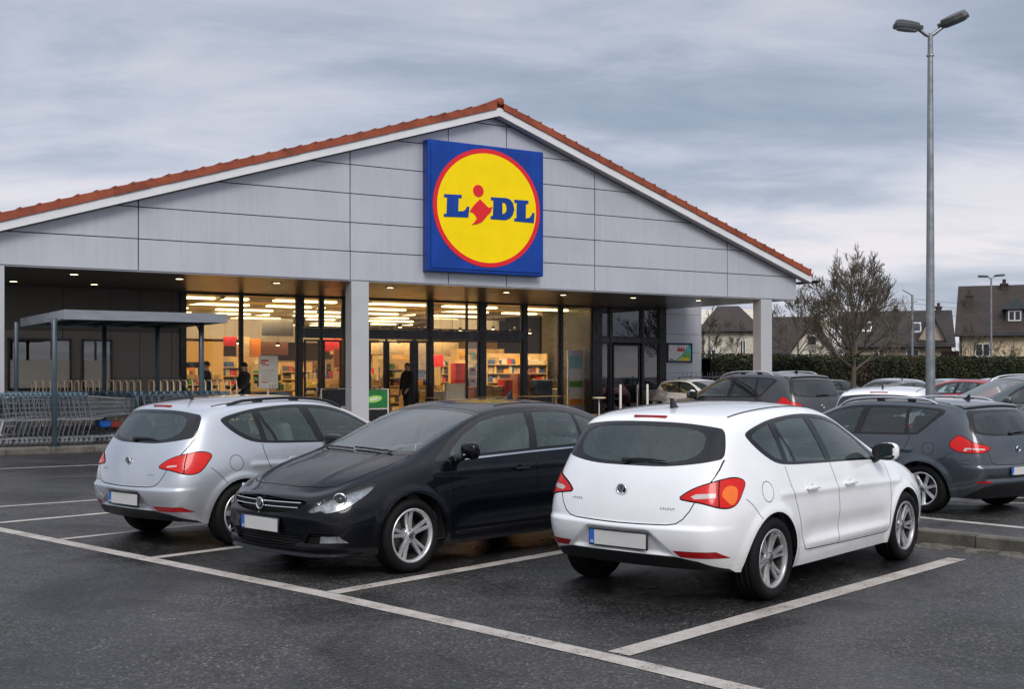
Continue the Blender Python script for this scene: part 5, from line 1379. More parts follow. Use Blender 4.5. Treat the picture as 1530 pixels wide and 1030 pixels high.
def trolley_proto():
    root = empty('shopping_trolley'); W0, W1 = .27, .22   # x from handle (0) to nose (.92)
    b = MB()
    def at(x, s_, z): w = W0+(W1-W0)*x/.92; return (x, s_*w, z)
    top = lambda x: .985-.06*x/.92
    bot = lambda x: .52+.10*x/.92
    for s_ in (1, -1):
        b.tube([at(.02, s_, .99), at(.92, s_, top(.92))], .007, 5)
        for q in (.25, .5, .75): b.tube([at(.04, s_, bot(.04)+(top(.04)-bot(.04))*q), at(.90, s_, bot(.9)+(top(.9)-bot(.9))*q)], .0028, 4)
        for k in range(15):
            x = .05+.86*k/14; b.tube([at(x, s_, bot(x)), at(x, s_, top(x))], .0028, 4)
        b.tube([at(.04, s_, bot(0)), at(.92, s_, bot(.92))], .0045, 4)
    for k in range(9):
        y = -1+2*k/8; b.tube([(.05, y*W0, bot(0)), (.91, y*W1, bot(.92))], .0028, 4); b.tube([(.91, y*W1, bot(.92)), (.93, y*W1, top(.92))], .0028, 4)
    for k in range(8):
        x = .06+.84*k/7; w = W0+(W1-W0)*x/.92; b.tube([(x, -w, bot(x)), (x, w, bot(x))], .0028, 4)
    b.tube([at(.92, 1, top(.92)), at(.92, -1, top(.92))], .007, 5); b.build('basket', [M['zinc']], root)
    b = MB(); b.bbox(.005, .02, -W0+.01, W0-.01, .60, .985, .004, 1); b.build('rear_flap', [M['teal_plastic']], root)
    b = MB(); b.tube([(-.07, -.28, 1.03), (-.07, .28, 1.03)], .017, 8); b.bbox(-.09, -.03, .245, .295, .96, 1.06, .01, 1); b.bbox(-.09, -.03, -.295, -.245, .96, 1.06, .01, 1); b.build('handle', [M['teal_plastic']], root)
    b = MB()
    for s_ in (1, -1):
        b.tube([(-.05, s_*.27, 1.0), (.0, s_*.27, .80), (.06, s_*.265, .50), (-.02, s_*.27, .22), (.02, s_*.27, .14), (.30, s_*.25, .15), (.86, s_*.17, .17)], .011, 6)
        b.tube([(.06, s_*.265, .50), (.30, s_*.25, .54)], .009, 5)
    b.tube([(.86, .17, .17), (.86, -.17, .17)], .011, 6); b.tube([(.02, .27, .14), (.02, -.27, .14)], .011, 6)
    for k in range(5): y = -.2+.1*k; b.tube([(.03, y, .15), (.85, y*.7, .175)], .0035, 4)
    b.build('chassis', [M['zinc']], root)
    for x, y in ((.06, .25), (.06, -.25), (.82, .16), (.82, -.16)):
        c = MB(); c.lathe([(0, -.014), (.055, -.014), (.06, -.006), (.06, .006), (.055, .014), (0, .014)], 12, 'y', c=(x-.02, y, .06)); c.box(x-.03, x+.02, y-.022, y+.022, .07, .15, 1); c.build('caster', [M['wheel_grey'], M['zinc']], root)
    return root
tp = trolley_proto(); first = [True]; ALL = {}
def snap():
    ALL.clear()
    for x in bpy.data.objects:
        if x.parent: ALL.setdefault(x.parent.name, []).append(x)
snap()
def put(proto, used, loc, rz, label, cat, group, scale=1):
    o = proto if not used[0] else copy_tree(proto, None, ALL)
    used[0] = True; o.location = loc; o.rotation_euler = (0, 0, rz); o.scale = (scale,)*3; tag(o, label, cat, group); return o
u_ = [False]
rows_ = [(-.75, -2.75, 21, .105, 'grey wire trolley nested in the front row under the shelter, left of its front post', 'trolleys nested in the front shelter row'),
         (-.65, -1.95, 20, .11, 'grey wire trolley nested in the second shelter row, behind the front row', 'trolleys nested in the second shelter row')]
for s0, t0, n, p, lb, gr in rows_:
    for k in range(n):
        put(tp, u_, B(s0+k*p, t0+rnd.uniform(-.02, .02), PAVE), TH+R(rnd.uniform(-3.5, 3.5)), lb if k < n-1 else ('last trolley of the front row, its whole basket showing beside the front post' if t0 < -2.5 else 'last trolley of the second row, standing behind the front row'), 'trolley', gr if k < n-1 else None, 1.1)
for s0, t0, n, lb, gr in ((2.55, -2.3, 14, 'grey wire trolley nested in the row behind the silver hatchback', 'trolleys nested behind the silver hatchback'), (2.2, -1.2, 17, 'grey wire trolley in the inner row behind the silver hatchback', 'trolleys nested in the inner shelter row'), (.2, -.6, 14, 'wire trolley nested in the rearmost low row under the shelter', 'trolleys nested in the rear shelter row')):
    for k in range(n): put(tp, u_, B(s0+k*.17, t0, PAVE), TH+R(rnd.uniform(-3, 3)), lb, 'trolley', gr, 1.1)
# flat trolleys with tall cream hoops, nested in a long row by the wall
tf = empty('flat_trolley')
g = MB(); g.tube([(0, -.25, .15), (0, -.26, 1.30), (0, -.20, 1.38), (0, .20, 1.38), (0, .26, 1.30), (0, .25, .15)], .018, 6); g.build('hoop', [M['cream_bar']], tf)
g = MB(); g.bbox(-.02, .75, -.24, .24, .16, .20, .01, 1); g.build('platform', [M['zinc']], tf)
g = MB()
for x in (.05, .68):
    for y in (-.2, .2): g.lathe([(0, -.015), (.055, -.015), (.055, .015), (0, .015)], 10, 'y', c=(x, y, .06)); g.box(x-.02, x+.02, y-.02, y+.02, .06, .16)
g.build('casters', [M['wheel_grey']], tf)
snap(); v_ = [False]
for k in range(13, 44):
    if k in (11, 12, 29): continue
    s = -1.0+k*.185
    put(tf, v_, B(s, 3.4+rnd.uniform(-.02, .02), PAVE), TH+R(180), 'flat trolley with a tall cream hoop nested in the long row behind the shelter', 'flat trolley', 'hooped flat trolleys along the side wall')
# loose bags and children's seats in blue and red among the trolleys
M['blue_pl'] = mat('blue plastic', (.02, .15, .55), .4); M['red_pl'] = mat('brick red plastic', (.32, .05, .03), .5)
for s, t, z, mt_, c_ in ((1.75, -2.7, .36, 'blue_pl', 'blue'), (2.0, -2.6, .34, 'red_pl', 'red'), (3.3, -2.2, .62, 'blue_pl', 'bright blue'), (3.25, -2.25, .25, 'blue_pl', 'deep blue')):
    g = MB(); g.bbox(-.13, .13, -.12, .12, 0, .17, .05, 3)
    for v in range(len(g.v)):
        x, y, zz = g.v[v]; g.v[v] = (x*(1+.25*zz/.17), y*(1+.2*zz/.17), zz+.012*math.sin(x*40))
    o = g.build('plastic_crate', [M[mt_]]); o.location = B(s, t, PAVE+z); o.rotation_euler = (0, 0, TH+.3)
    tag(o, {'blue': 'small blue plastic tub in the end trolley of the front row', 'red': 'small brick red tub beside the blue tub in the front row', 'bright blue': 'bright blue tub in the upper part of a trolley beside the silver hatchback', 'deep blue': 'deep blue tub low on a trolley beside the silver hatchback'}[c_], 'tub')

# ------------------------------------------------------------------ people
M['skin'] = mat('skin', (.42, .25, .18), .5, var=.08, vs=20); M['hair'] = mat('dark hair', (.015, .012, .010), .6, var=.3, vs=40)
M['coat_black'] = mat('black coat cloth', (.012, .013, .016), .85, var=.3, vs=12, bump=.4, bs=150); M['trouser'] = mat('dark trousers', (.018, .020, .026), .85, var=.2, vs=12, bump=.3, bs=150)
M['shoe'] = mat('black shoes', (.012, .012, .012), .5)
def person(loc, rz, label, hat=False, h=1.75, arm=(0, 0), walk=0, long_hair=False, look=0):
    root = empty('person', loc, rz); tag(root, label, 'person')
    k = h/1.75
    # joints: facing +x
    V = []; E = []; Rr = []
    def j(p, r, par=None):
        V.append(Vector(p)*k); Rr.append(r*k); i = len(V)-1
        if par is not None: E.append((par, i))
        return i
    pel = j((0, 0, .95), .145); wa = j((0, 0, 1.10), .135, pel); ch = j((.0, 0, 1.30), .155, wa); sh_ = j((0, 0, 1.43), .12, ch); nk = j((.01, 0, 1.50), .055, sh_)
    hd0 = j((.02, 0, 1.57), .065, nk); hd1 = j((.03, 0, 1.645), .092, hd0); j((.02, 0, 1.70), .080, hd1)
    for s_ in (1, -1):
        w = walk*s_
        hp = j((0, s_*.10, .88), .098, pel); kn = j((.05*abs(w)+.14*w, s_*.11, .50), .064, hp); an = j((.20*w-.02, s_*.11, .09), .045, kn); j((.20*w+.11, s_*.12, .045), .038, an)
        so = j((0, s_*.19, 1.40), .072, sh_); a = arm[0 if s_ > 0 else 1]
        ex, ez = (.30*math.sin(a*.35), 1.40-.29*math.cos(a*.35)); el = j((ex, s_*.235, ez), .054, so)
        wx, wz = ex+.25*math.sin(a), ez-.25*math.cos(a); wr = j((wx, s_*.22, wz), .034, el)
        dx, dz = math.sin(a), -math.cos(a); pm = j((wx+dx*.07, s_*.215, wz+dz*.07), .030, wr)
        for q in range(4):
            off = (q-1.5)*.018; L_ = (.060, .072, .068, .052)[q]
            f1 = j((wx+dx*.11-dz*off, s_*.213, wz+dz*.11+dx*off), .0085, pm); j((wx+dx*(.11+L_)-dz*off, s_*.200, wz+dz*(.11+L_)+dx*off), .0075, f1)
        t1 = j((wx+dx*.06-dz*.045, s_*.205, wz+dz*.06+dx*.045), .010, pm); j((wx+dx*.10-dz*.06, s_*.20, wz+dz*.10+dx*.06), .008, t1)
    me = bpy.data.meshes.new('body'); me.from_pydata(V, E, []); o = bpy.data.objects.new('body', me); COL.objects.link(o)
    md = o.modifiers.new('s', 'SKIN'); o.modifiers.new('ss', 'SUBSURF').levels = 2
    for i, v in enumerate(me.skin_vertices[0].data): v.radius = (Rr[i]*(1.0 if i > 3 else .82), Rr[i]*(1.0 if i > 3 else 1.12)); v.use_root = (i == 0)
    dg = bpy.context.evaluated_depsgraph_get(); dg.update(); m2 = bpy.data.meshes.new_from_object(o.evaluated_get(dg)); bpy.data.objects.remove(o)
    m2.materials.clear()
    for q in ('coat_black', 'trouser', 'skin', 'shoe'): m2.materials.append(M[q])
    for p in m2.polygons:
        c = p.center/k; p.use_smooth = True
        hand = abs(c.y) > .17 and any((c-Vector(V[i])/k).length < .09 for i in range(len(V)) if Rr[i]/k < .032 and abs(V[i].y) > .15)
        p.material_index = 2 if (c.z > 1.50 and abs(c.y) < .13) or hand else (3 if c.z < .10 else (1 if c.z < .84 and abs(c.y) < .2 and not (c.x > .35) else 0))
    b = link('body', m2, root)
    # head details: nose, ears as part of the face; hair or cap
    f = MB(); hz = 1.63*k
    f.lathe([(0, .02), (.012, 0), (.016, -.012), (.012, -.022)], 8, 'x', c=(.115*k, 0, hz)); 
    for s_ in (1, -1): f.lathe([(0, .006), (.012, .004), (.016, 0)], 8, 'y', c=(.02*k, s_*.092*k, hz)); f.lathe([(0, .006), (.007, .003)], 8, 'x', mi=1, c=(.105*k, s_*.032*k, hz+.025)); 
    f.box(.105*k, .112*k, -.022, .022, hz-.048, hz-.042, 2)
    f.build('face', [M['skin'], M['hair'], M['red_pl']], root)
    hr = MB(); bm = bmesh.new(); bmesh.ops.create_uvsphere(bm, u_segments=18, v_segments=12, radius=1)
    for v in bm.verts:
        x, y, z = v.co; front = x > .2 and z < .35
        r_ = .098 if not front else .07
        zz = z if z > 0 or not long_hair else z*1.9
        if not long_hair and z < -.2: zz = -.2
        v.co = Vector(((.015+x*r_-(.012 if z < 0 else 0))*k, y*(.096 if not front else .07)*k, (1.665+zz*.105)*k))
    hr.addbm(bm, 0, True)
    if hat: hr.lathe([(0, .125), (.07, .115), (.102, .06), (.106, 0), (.10, -.01)], 20, 'z', c=(.02*k, 0, 1.66*k))
    hr.build('hat' if hat else 'hair', [M['coat_black'] if hat else M['hair']], root)
    # open jacket hem and collar
    c = MB(); c.lathe([(.082, .05), (.092, .0), (.11, -.04)], 18, 'z', c=(.005, 0, 1.475*k)); c.build('collar', [M['coat_black']], root); c = MB()
    n = 20; vs = []
    for zz, rx_, ry_ in ((.74, .155, .205), (.86, .150, .205), (1.0, .142, .19), (1.2, .150, .195)):
        for q in range(n): a = 2*math.pi*q/n; vs.append((rx_*math.cos(a)*k, ry_*math.sin(a)*k, zz*k))
    c.add(vs, [(r_*n+q, r_*n+(q+1) % n, (r_+1)*n+(q+1) % n, (r_+1)*n+q) for r_ in range(3) for q in range(n)], smooth=True)
    c.build('jacket', [M['coat_black']], root)
    return root
person(B(6.42, 4.2, PAVE), TH+R(150), 'person in a black coat seen from behind, half hidden by the shelter post', h=1.93, arm=(.6, .5), long_hair=False)
person(B(7.58, 4.2, PAVE), TH+R(195), 'person in black coat and black knitted hat facing left outside the left shop window', hat=True, h=1.90, arm=(1.0, .9))
person(B(14.2, 6.3, PAVE), TH+R(200), 'dark dressed person standing at the sliding doors right of the front column', h=1.93, arm=(.7, .3), walk=.25)
person(B(24.95, 7.7, .145), TH+R(-95), 'person in dark clothes behind the glass door at the right end', h=1.80, arm=(.5, .9))

# ------------------------------------------------------------------ things on the pavement
M['white_tube'] = mat('white painted tube', (.62, .60, .55), .4, var=.08)
M['green_adv'] = mat('green advert', (.015, .16, .035), .35); M['lime'] = mat('lime print', (.35, .62, .15), .4); M['paper_w'] = mat('white board', (.66, .64, .58), .5, var=.05); M['print_red'] = mat('red print', (.55, .04, .03), .5); M['print_grey'] = mat('grey print', (.35, .34, .32), .6)
M['blue_screen'] = emit_mat('blue lit screen', (.08, .3, 1.0), 1.2)
for s, t, tall, lb in ((19.1, .6, 1.22, 'pale bollard nearest the road, left one of the pair before the right door'), (20.55, 1.0, 1.22, 'pale bollard right of its pair, beside the parked trolleys'), (23.45, 5.2, 1.15, 'thin steel bollard close to the right door, behind the pale pair')):
    g = MB(); r_ = .042 if tall > 1.2 else .025; g.lathe([(0, tall), (r_*.7, tall-.004), (r_, tall-.03), (r_, .0)], 14); g.lathe([(r_*2, 0), (r_*2, .012), (r_, .014)], 14)
    o = g.build('bollard', [M['white_tube']]); o.location = B(s, t, PAVE); tag(o, lb, 'bollard')
t_ = empty('standing_table', B(18.45, .9, PAVE), TH); tag(t_, 'small round standing table on one thin leg, right of the shop windows', 'table')
g = MB(); g.lathe([(0, .80), (.21, .80), (.22, .79), (.22, .765), (.20, .75), (0, .75)], 20); g.build('table_top', [M['cream_bar']], t_)
g = MB(); g.cyl(0, 0, .02, .75, .02); g.lathe([(0, .03), (.12, .02), (.14, 0)], 16); g.build('leg', [M['white_tube']], t_)
def frame_stand(name, s, t, w, h, label, panel='green_adv', logo=True, mid=.48):
    r_ = empty(name, B(s, t, PAVE), TH); tag(r_, label, 'advert stand')
    f = MB(); f.tube([(0, 0, 0), (0, 0, h), (w, 0, h), (w, 0, 0)], .025, 6); f.tube([(0, 0, h*mid), (w, 0, h*mid)], .022, 6); f.tube([(0, .35, 0), (0, .35, h*mid), (0, 0, h*.9)], .02, 6); f.tube([(w, .35, 0), (w, .35, h*mid), (w, 0, h*.9)], .02, 6); f.build('frame', [M['white_tube']], r_)
    p = MB(); p.box(.03, w-.03, -.012, .01, h*mid+.03, h-.03); p.build('panel', [M[panel]], r_)
    if logo:
        p = MB(); c = ((w)/2, h*(mid+1)/2); pts = [(c[0]+.22*w/.8*math.cos(a), c[1]+.10*math.sin(a)+.03*math.cos(a)) for a in [2*math.pi*q/24 for q in range(24)]]
        p.prism(pts, -.018, -.0125, 'y'); p.build('emblem', [M['lime']], r_)
        p = MB(); pts = [(c[0]+.12*w/.8*math.cos(a), c[1]+.04*math.sin(a)+.03*math.cos(a)) for a in [2*math.pi*q/24 for q in range(24)]]; p.prism(pts, -.022, -.0185, 'y'); p.build('emblem', [M['paper_w']], r_)
    p = MB(); p.box(.03, w-.03, .005, .02, .1, h*mid-.04); p.build('lower_panel', [M['frame']], r_)
frame_stand('advert_stand', 9.98, 1.2, .93, 1.12, 'white tube stand with a green advert panel, just right of the front column')
frame_stand('trolley_barrier', 9.9, 3.8, .85, 1.10, 'white tube barrier with dark infill, just left of the front column', 'frame', False)
frame_stand('window_stand', 15.45, 5.8, .75, 1.25, 'white tube frame stand outside the middle shop window', 'cream_bar', False, .2)
nb = empty('notice_board', B(8.22, 3.9, PAVE), TH); tag(nb, 'white notice board on a single post, right of the person in the hat', 'notice board')
g = MB(); g.bbox(-.31, .31, -.02, .02, 1.12, 2.12, .008, 1); g.build('board', [M['paper_w']], nb)
g = MB(); g.box(-.24, -.0, -.026, -.0205, 1.95, 2.0); g.box(-.26, -.10, -.026, -.0205, 1.88, 1.92); g.box(-.20, .02, -.026, -.0205, 1.82, 1.85); g.box(-.20, -.02, -.026, -.0205, 1.30, 1.33); g.build('red_print', [M['print_red']], nb)
g = MB()
for q in range(7): z = 1.68-.055*q; g.box(-.25+.03*(q % 2), .20-.06*(q % 3), -.026, -.0205, z, z+.014)
for q in range(3): g.box(.02+.08*q, .06+.08*q, -.026, -.0205, 1.10+.03*q, 1.24)
g.build('grey_print', [M['print_grey']], nb)
g = MB(); g.cyl(0, .03, 0, 1.9, .035, 10); g.build('post', [M['white_tube']], nb)
rb = empty('recycling_box', B(8.6, 4.6, PAVE), TH); tag(rb, 'low blue machine with a lit blue panel behind the notice board', 'machine')
g = MB(); g.bbox(-.5, .5, -.25, .3, 0, 1.0, .03, 2); g.build('casing', [M['teal_plastic']], rb); g = MB(); g.box(-.42, -.1, -.262, -.2505, .62, .88); g.build('screen', [M['blue_screen']], rb); g = MB(); g.box(.1, .42, -.262, -.2505, .55, .9); g.build('label_panel', [M['print_grey']], rb)
# benches with low display stock outside the windows
M['wood'] = mat('pale slat wood', (.38, .30, .18), .6, var=.2, vs=6, stretch=(1, 8, 8))
def bench(s, t, w, label):
    r_ = empty('display_bench', B(s, t, PAVE), TH); tag(r_, label, 'bench')
    g = MB()
    for q in range(5): g.bbox(0, w, .1*q, .1*q+.08, .70, .73, .006, 1)
    g.build('bench_top', [M['wood']], r_)
    n = max(2, int(w/.45))
    for q in range(n+1):
        x = .04+(w-.08)*q/n; l = MB(); l.tube([(x, .03, 0), (x, .03, .70)], .018, 6); l.tube([(x, .45, 0), (x, .45, .70)], .018, 6); l.tube([(x, .03, .12), (x, .45, .12)], .014, 6); l.build('leg', [M['frame']], r_)
for s, t, w, lb in ((17.1, 5.9, 1.5, 'pale topped bench on black legs below the window with red stacks'), (18.9, 6.0, 1.6, 'pale topped bench below the tall window with posters'), (14.9, 5.9, .5, 'short pale topped bench beside the white frame stand'), (12.4, 5.9, .6, 'small pale topped bench by the sliding doors')): bench(s, t, w, lb)
# leaning trolleys and bike hoops at the right end
for k, (s, t, a) in enumerate(((23.5, 3.6, 8), (23.75, 3.65, 10), (24.0, 3.6, 12), (24.3, 3.7, 9), (24.6, 3.7, 14), (25.3, 4.4, 40), (25.0, 2.2, -35))):
    put(tp, u_, B(s, t, PAVE), TH+R(180+a), 'wire trolley in the loose cluster before the grey end wall' if k < 5 else ('stray trolley turned askew at the back of the end wall cluster' if k == 5 else 'stray trolley standing apart beside the dark estate car'), 'trolley', 'trolleys loosely nested before the end wall' if k < 5 else None)
M['steel_rail'] = mat('galvanised rail', (.20, .21, .23), .4, .6)
fr = empty('railing', B(26.5, 6.3, PAVE), TH); tag(fr, 'grey metal railing with bent bars before the grey end wall', 'railing')
g = MB()
for k in range(30): x = k*.12; g.tube([(x, 0, 0), (x+rnd.uniform(-.03, .03), rnd.uniform(-.03, .03), 1.5+rnd.uniform(-.1, .2))], .011, 5)
g.build('bars', [M['steel_rail']], fr); g = MB(); g.tube([(-.05, 0, 1.42), (3.6, 0, 1.42)], .018, 6); g.tube([(-.05, 0, .2), (3.6, 0, .2)], .018, 6); g.build('rails', [M['steel_rail']], fr)
# poster on the end wall
M['navy'] = mat('navy frame', (.006, .022, .085), .35); M['p_teal'] = mat('teal print', (.10, .42, .42), .4); M['p_green'] = mat('leaf green print', (.16, .38, .05), .4); M['p_yellow'] = mat('yellow print', (.75, .55, .06), .4); M['p_white'] = mat('white print', (.72, .70, .68), .4); M['p_red'] = mat('bright red print', (.62, .03, .05), .4); M['p_orange'] = mat('orange print', (.65, .22, .03), .4)
po = empty('wall_poster', B(26.38, 6.93, 2.13), TH); tag(po, 'framed colourful produce poster in a navy frame on the grey end wall', 'poster')
g = MB(); g.box(0, 1.32, 0, .06, 0, .07); g.box(0, 1.32, 0, .06, .73, .80); g.box(0, .05, .001, .059, .07, .73); g.box(1.26, 1.32, .001, .059, .07, .73); g.build('frame', [M['navy']], po)
g = MB(); g.box(.05, 1.26, .03, .05, .07, .73); g.build('print', [M['p_teal']], po)
def patch(nm, pts, y, m_): g = MB(); g.prism(pts, y, y+.004, 'y'); g.build(nm, [M[m_]], po)
patch('white_shape', [(.05, .07), (.05, .73), (1.15, .73), (1.0, .60), (.75, .30), (.40, .10)], .024, 'p_white')
patch('green_shape', [(.62, .10), (.85, .30), (1.05, .42), (1.2, .40), (1.22, .20), (1.1, .09)], .019, 'p_green')
patch('yellow_shape', [(.45, .075), (.60, .14), (.80, .24), (.95, .20), (1.15, .16), (1.2, .075)], .014, 'p_yellow')
patch('red_lettering', [(.52, .52), (.60, .66), (.68, .54), (.74, .66), (.80, .52), (.88, .64), (.92, .52), (.90, .46), (.54, .46)], .016, 'p_red')
patch('orange_shape', [(.10, .10), (.16, .18), (.30, .14), (.34, .09)], .016, 'p_orange')
# ------------------------------------------------------------------ stock, shelving and tills behind the glass
PAL = [(.55, .05, .04), (.62, .50, .30), (.58, .46, .26), (.05, .12, .35), (.60, .55, .45), (.08, .25, .10), (.65, .35, .06), (.25, .08, .05), (.66, .60, .50), (.40, .30, .18), (.10, .10, .12), (.70, .62, .20)]
GM = [mat('packaging %d' % i, c, .5, var=.15, vs=9, rvar=0) for i, c in enumerate(PAL)]
M['shelfm'] = mat('shelf enamel', (.44, .34, .20), .45); M['wood_brown'] = mat('brown fascia', (.12, .05, .025), .5, var=.1)
def shelf(s, t, w, h, n, label, seed, pal=None, fill=.9, group=None, dep=.5):
    r = random.Random(seed); o = empty('shelf_unit', B(s, t, .145), TH); tag(o, label, 'shelf', group)
    f = MB(); f.box(0, .04, 0, dep, 0, h); f.box(w-.04, w, 0, dep, 0, h); f.box(.041, w-.041, dep-.03, dep, 0, h); f.build('frame', [M['shelfm']], o)
    b = MB(); gd = MB()
    for k in range(n):
        z = .12+k*(h-.2)/n; b.box(.042, w-.042, .0, dep-.031, z-.02, z); b.box(.042, w-.042, -.012, -.001, z-.035, z+.005)
        x = .06
        while x < w-.12:
            ww = r.uniform(.06, .17) if seed % 3 == 0 else r.uniform(.09, .38); hh = r.uniform(.45, .92)*((h-.2)/n-.04)
            if x+ww > w-.05: break
            if r.random() < fill: gd.box(x, x+ww-.012, r.uniform(.01, .08), dep-.06, z+.001, z+hh, r.choice(pal or range(len(PAL))))
            x += ww
    b.build('shelf_board', [M['shelfm']], o); tag(gd.build('goods', GM, o), kind='stuff')
NOTE = ['left window', 'wide left window', 'sliding doors', 'middle window', 'window with red stacks', 'tall right window']
k = 0
for s, t, w, h in ((7.0, 12.4, 0, 0),): pass
lay = [(9.7, 15.2, 2.0, 1.5), (12.2, 10.6, 1.6, 1.35), (11.1, 17.0, 2.4, 1.9), (14.2, 12.2, 1.7, 1.5), (15.4, 10.4, 1.9, 2.1), (13.6, 20.0, 3.0, 2.1), (17.2, 14.8, 2.4, 2.3), (16.9, 18.4, 3.0, 2.2), (20.3, 15.0, 2.6, 2.3), (18.0, 22.0, 3.4, 2.2), (10.0, 22.0, 3.4, 2.0), (7.2, 18.5, 2.4, 1.9), (21.5, 20.0, 3.2, 2.2), (7.5, 26.0, 4.0, 2.2), (12.5, 27.0, 4.0, 2.2), (17.5, 28.5, 4.0, 2.2), (21.0, 26.0, 4.0, 2.2), (7.0, 10.6, 2.0, 1.5), (9.8, 13.2, 2.2, 2.2), (12.4, 14.2, 1.6, 2.0), (13.9, 9.4, 1.2, 1.2), (16.2, 11.6, 1.3, 2.3), (19.2, 11.8, 2.6, 2.1), (20.2, 13.4, 2.4, 2.6), (10.9, 12.6, 1.2, 1.9), (19.6, 9.9, 2.9, 2.35), (15.5, 9.0, 1.6, 1.1), (6.8, 14.5, 2.4, 2.4)]
desc = ['low shelf of mixed packets behind the wide left window', 'low shelf of pale packets just inside the black framed doors', 'tall shelf behind the black framed doors', 'shelf of mixed goods straight behind the sliding doors', 'tall shelf of bright packets close behind the middle window', 'long shelf across the aisle seen through the sliding doors', 'tall shelf behind the red stacks', 'long shelf deep behind the middle window', 'tall shelf behind the tall right windows', 'far long shelf behind the red stacks', 'far shelf deep behind the left door', 'shelf deep behind the left window kiosk', 'far shelf behind the tall right windows', 'rear shelf at far left of the sales floor', 'rear shelf in the middle left of the sales floor', 'rear shelf in the middle right of the sales floor', 'rear shelf at the far right of the sales floor', 'low shelf before the cream kiosk wall behind the left window', 'tall shelf behind the notice board window', 'tall narrow shelf left of the sliding doors aisle', 'waist high shelf just inside the sliding doors', 'tall narrow shelf close behind the middle window', 'shelf of bright packets right behind the red block', 'tallest shelf behind the tall right windows', 'narrow shelf behind the black framed left doors', 'wide stocked shelf filling the lower part of the tall right window', 'waist high shelf near the white frame stand', 'tall shelf deep behind the kiosk wall end']
for i, (s, t, w, h) in enumerate(lay): shelf(s, t, w, h, 6 if h > 1.6 else 5, desc[i], 40+i)
# folded stacks and cartons by the window
def stack(s, t, w, d, h, n, m_, label, nm='textile_stack'):
    g = MB(); r = random.Random(int(s*100))
    for q in range(n):
        z = h*q/n; j = r.uniform(-.02, .02); g.bbox(-w/2+j, w/2+j, -d/2, d/2, z, z+h/n-.006, min(.02, h/n*.3), 2)
    o = g.build(nm, [m_]); o.location = B(s, t, .145); o.rotation_euler = (0, 0, TH+r.uniform(-.1, .1)); tag(o, label, 'stack')
mr = mat('red packs', (.55, .035, .03), .5, var=.2, vs=8); mo = mat('ochre packs', (.50, .30, .10), .55, var=.2, vs=8); mb = mat('brown packs', (.24, .09, .04), .6, var=.2, vs=6); mnv = mat('navy boxes', (.02, .035, .09), .5, var=.1); mc = mat('cream cartons', (.62, .52, .36), .6, var=.1); mp = mat('salmon packs', (.60, .22, .14), .6, var=.15)
for s, t, w, d, h, n, m_, lb in ((17.95, 8.0, .42, .5, 1.05, 7, mp, 'stack of salmon packs at the left of the window display'), (18.4, 8.05, .40, .5, 1.12, 7, mo, 'ochre stack between salmon and red packs'), (18.82, 8.0, .40, .5, 1.08, 6, mo, 'second ochre stack beside the tall red block'), (19.2, 7.9, .36, .5, 1.32, 1, mr, 'tall plain red block at the right of the stacks'),
    (20.15, 8.3, .6, .5, 1.55, 2, mb, 'brown stack behind the bench in the tall window'), (20.9, 8.0, .75, .5, 1.30, 2, mnv, 'navy display boxes with pale print in the tall window'), (18.6, 9.1, .7, .4, 1.75, 1, mc, 'upright cream carton behind the ochre stacks'), (17.9, 9.2, .5, .4, 1.95, 1, mr, 'raised red display box behind the salmon stack'), (21.35, 8.0, .42, .4, .95, 1, mc, 'cream printed carton by the leaflet stand'),
    (16.2, 8.1, .9, .5, .9, 3, mc, 'pale cartons on the floor behind the middle window'), (12.9, 8.4, .5, .4, .8, 3, mc, 'low cream cartons behind the left sliding door'), (11.7, 8.6, .5, .4, .75, 2, mb, 'low brown cartons behind the left doors')): stack(s, t, w, d, h, n, m_, lb)
# leaflet stand in the right window
ls = empty('leaflet_stand', B(21.9, 7.6, .145), TH); tag(ls, 'tall grey leaflet stand with pale posters in the right shop window', 'stand')
g = MB(); g.box(0, .75, 0, .06, 0, 2.45); g.build('panel', [M['p_teal'] if False else M['clad']], ls)
for z0, z1, m_ in ((1.75, 2.2, 'p_teal'), (1.25, 1.72, 'p_white'), (1.02, 1.24, 'p_green'), (.55, 1.0, 'p_white'), (.30, .54, 'p_orange')):
    g = MB(); g.box(.08, .68, -.01, -.001, z0, z1); g.build('leaflet', [M[m_]], ls)
for s, z0, z1, nm, lb in ((17.23, 1.62, 1.92, 'p_white', 'upper white notice with red print stuck on the narrow olive pane'), (17.23, 1.22, 1.52, 'p_white', 'lower white notice stuck on the narrow olive pane')):
    g = MB(); g.box(-.14, .14, 0, .003, z0, z1); o = g.build('notice', [M[nm]]); o.location = B(s, 6.99, 0); o.rotation_euler = (0, 0, TH); tag(o, lb, 'notice')
    g = MB(); g.box(-.08, .09, -.003, -.001, z0+.17, z0+.23); g.build('red_print', [M['p_red']], o)
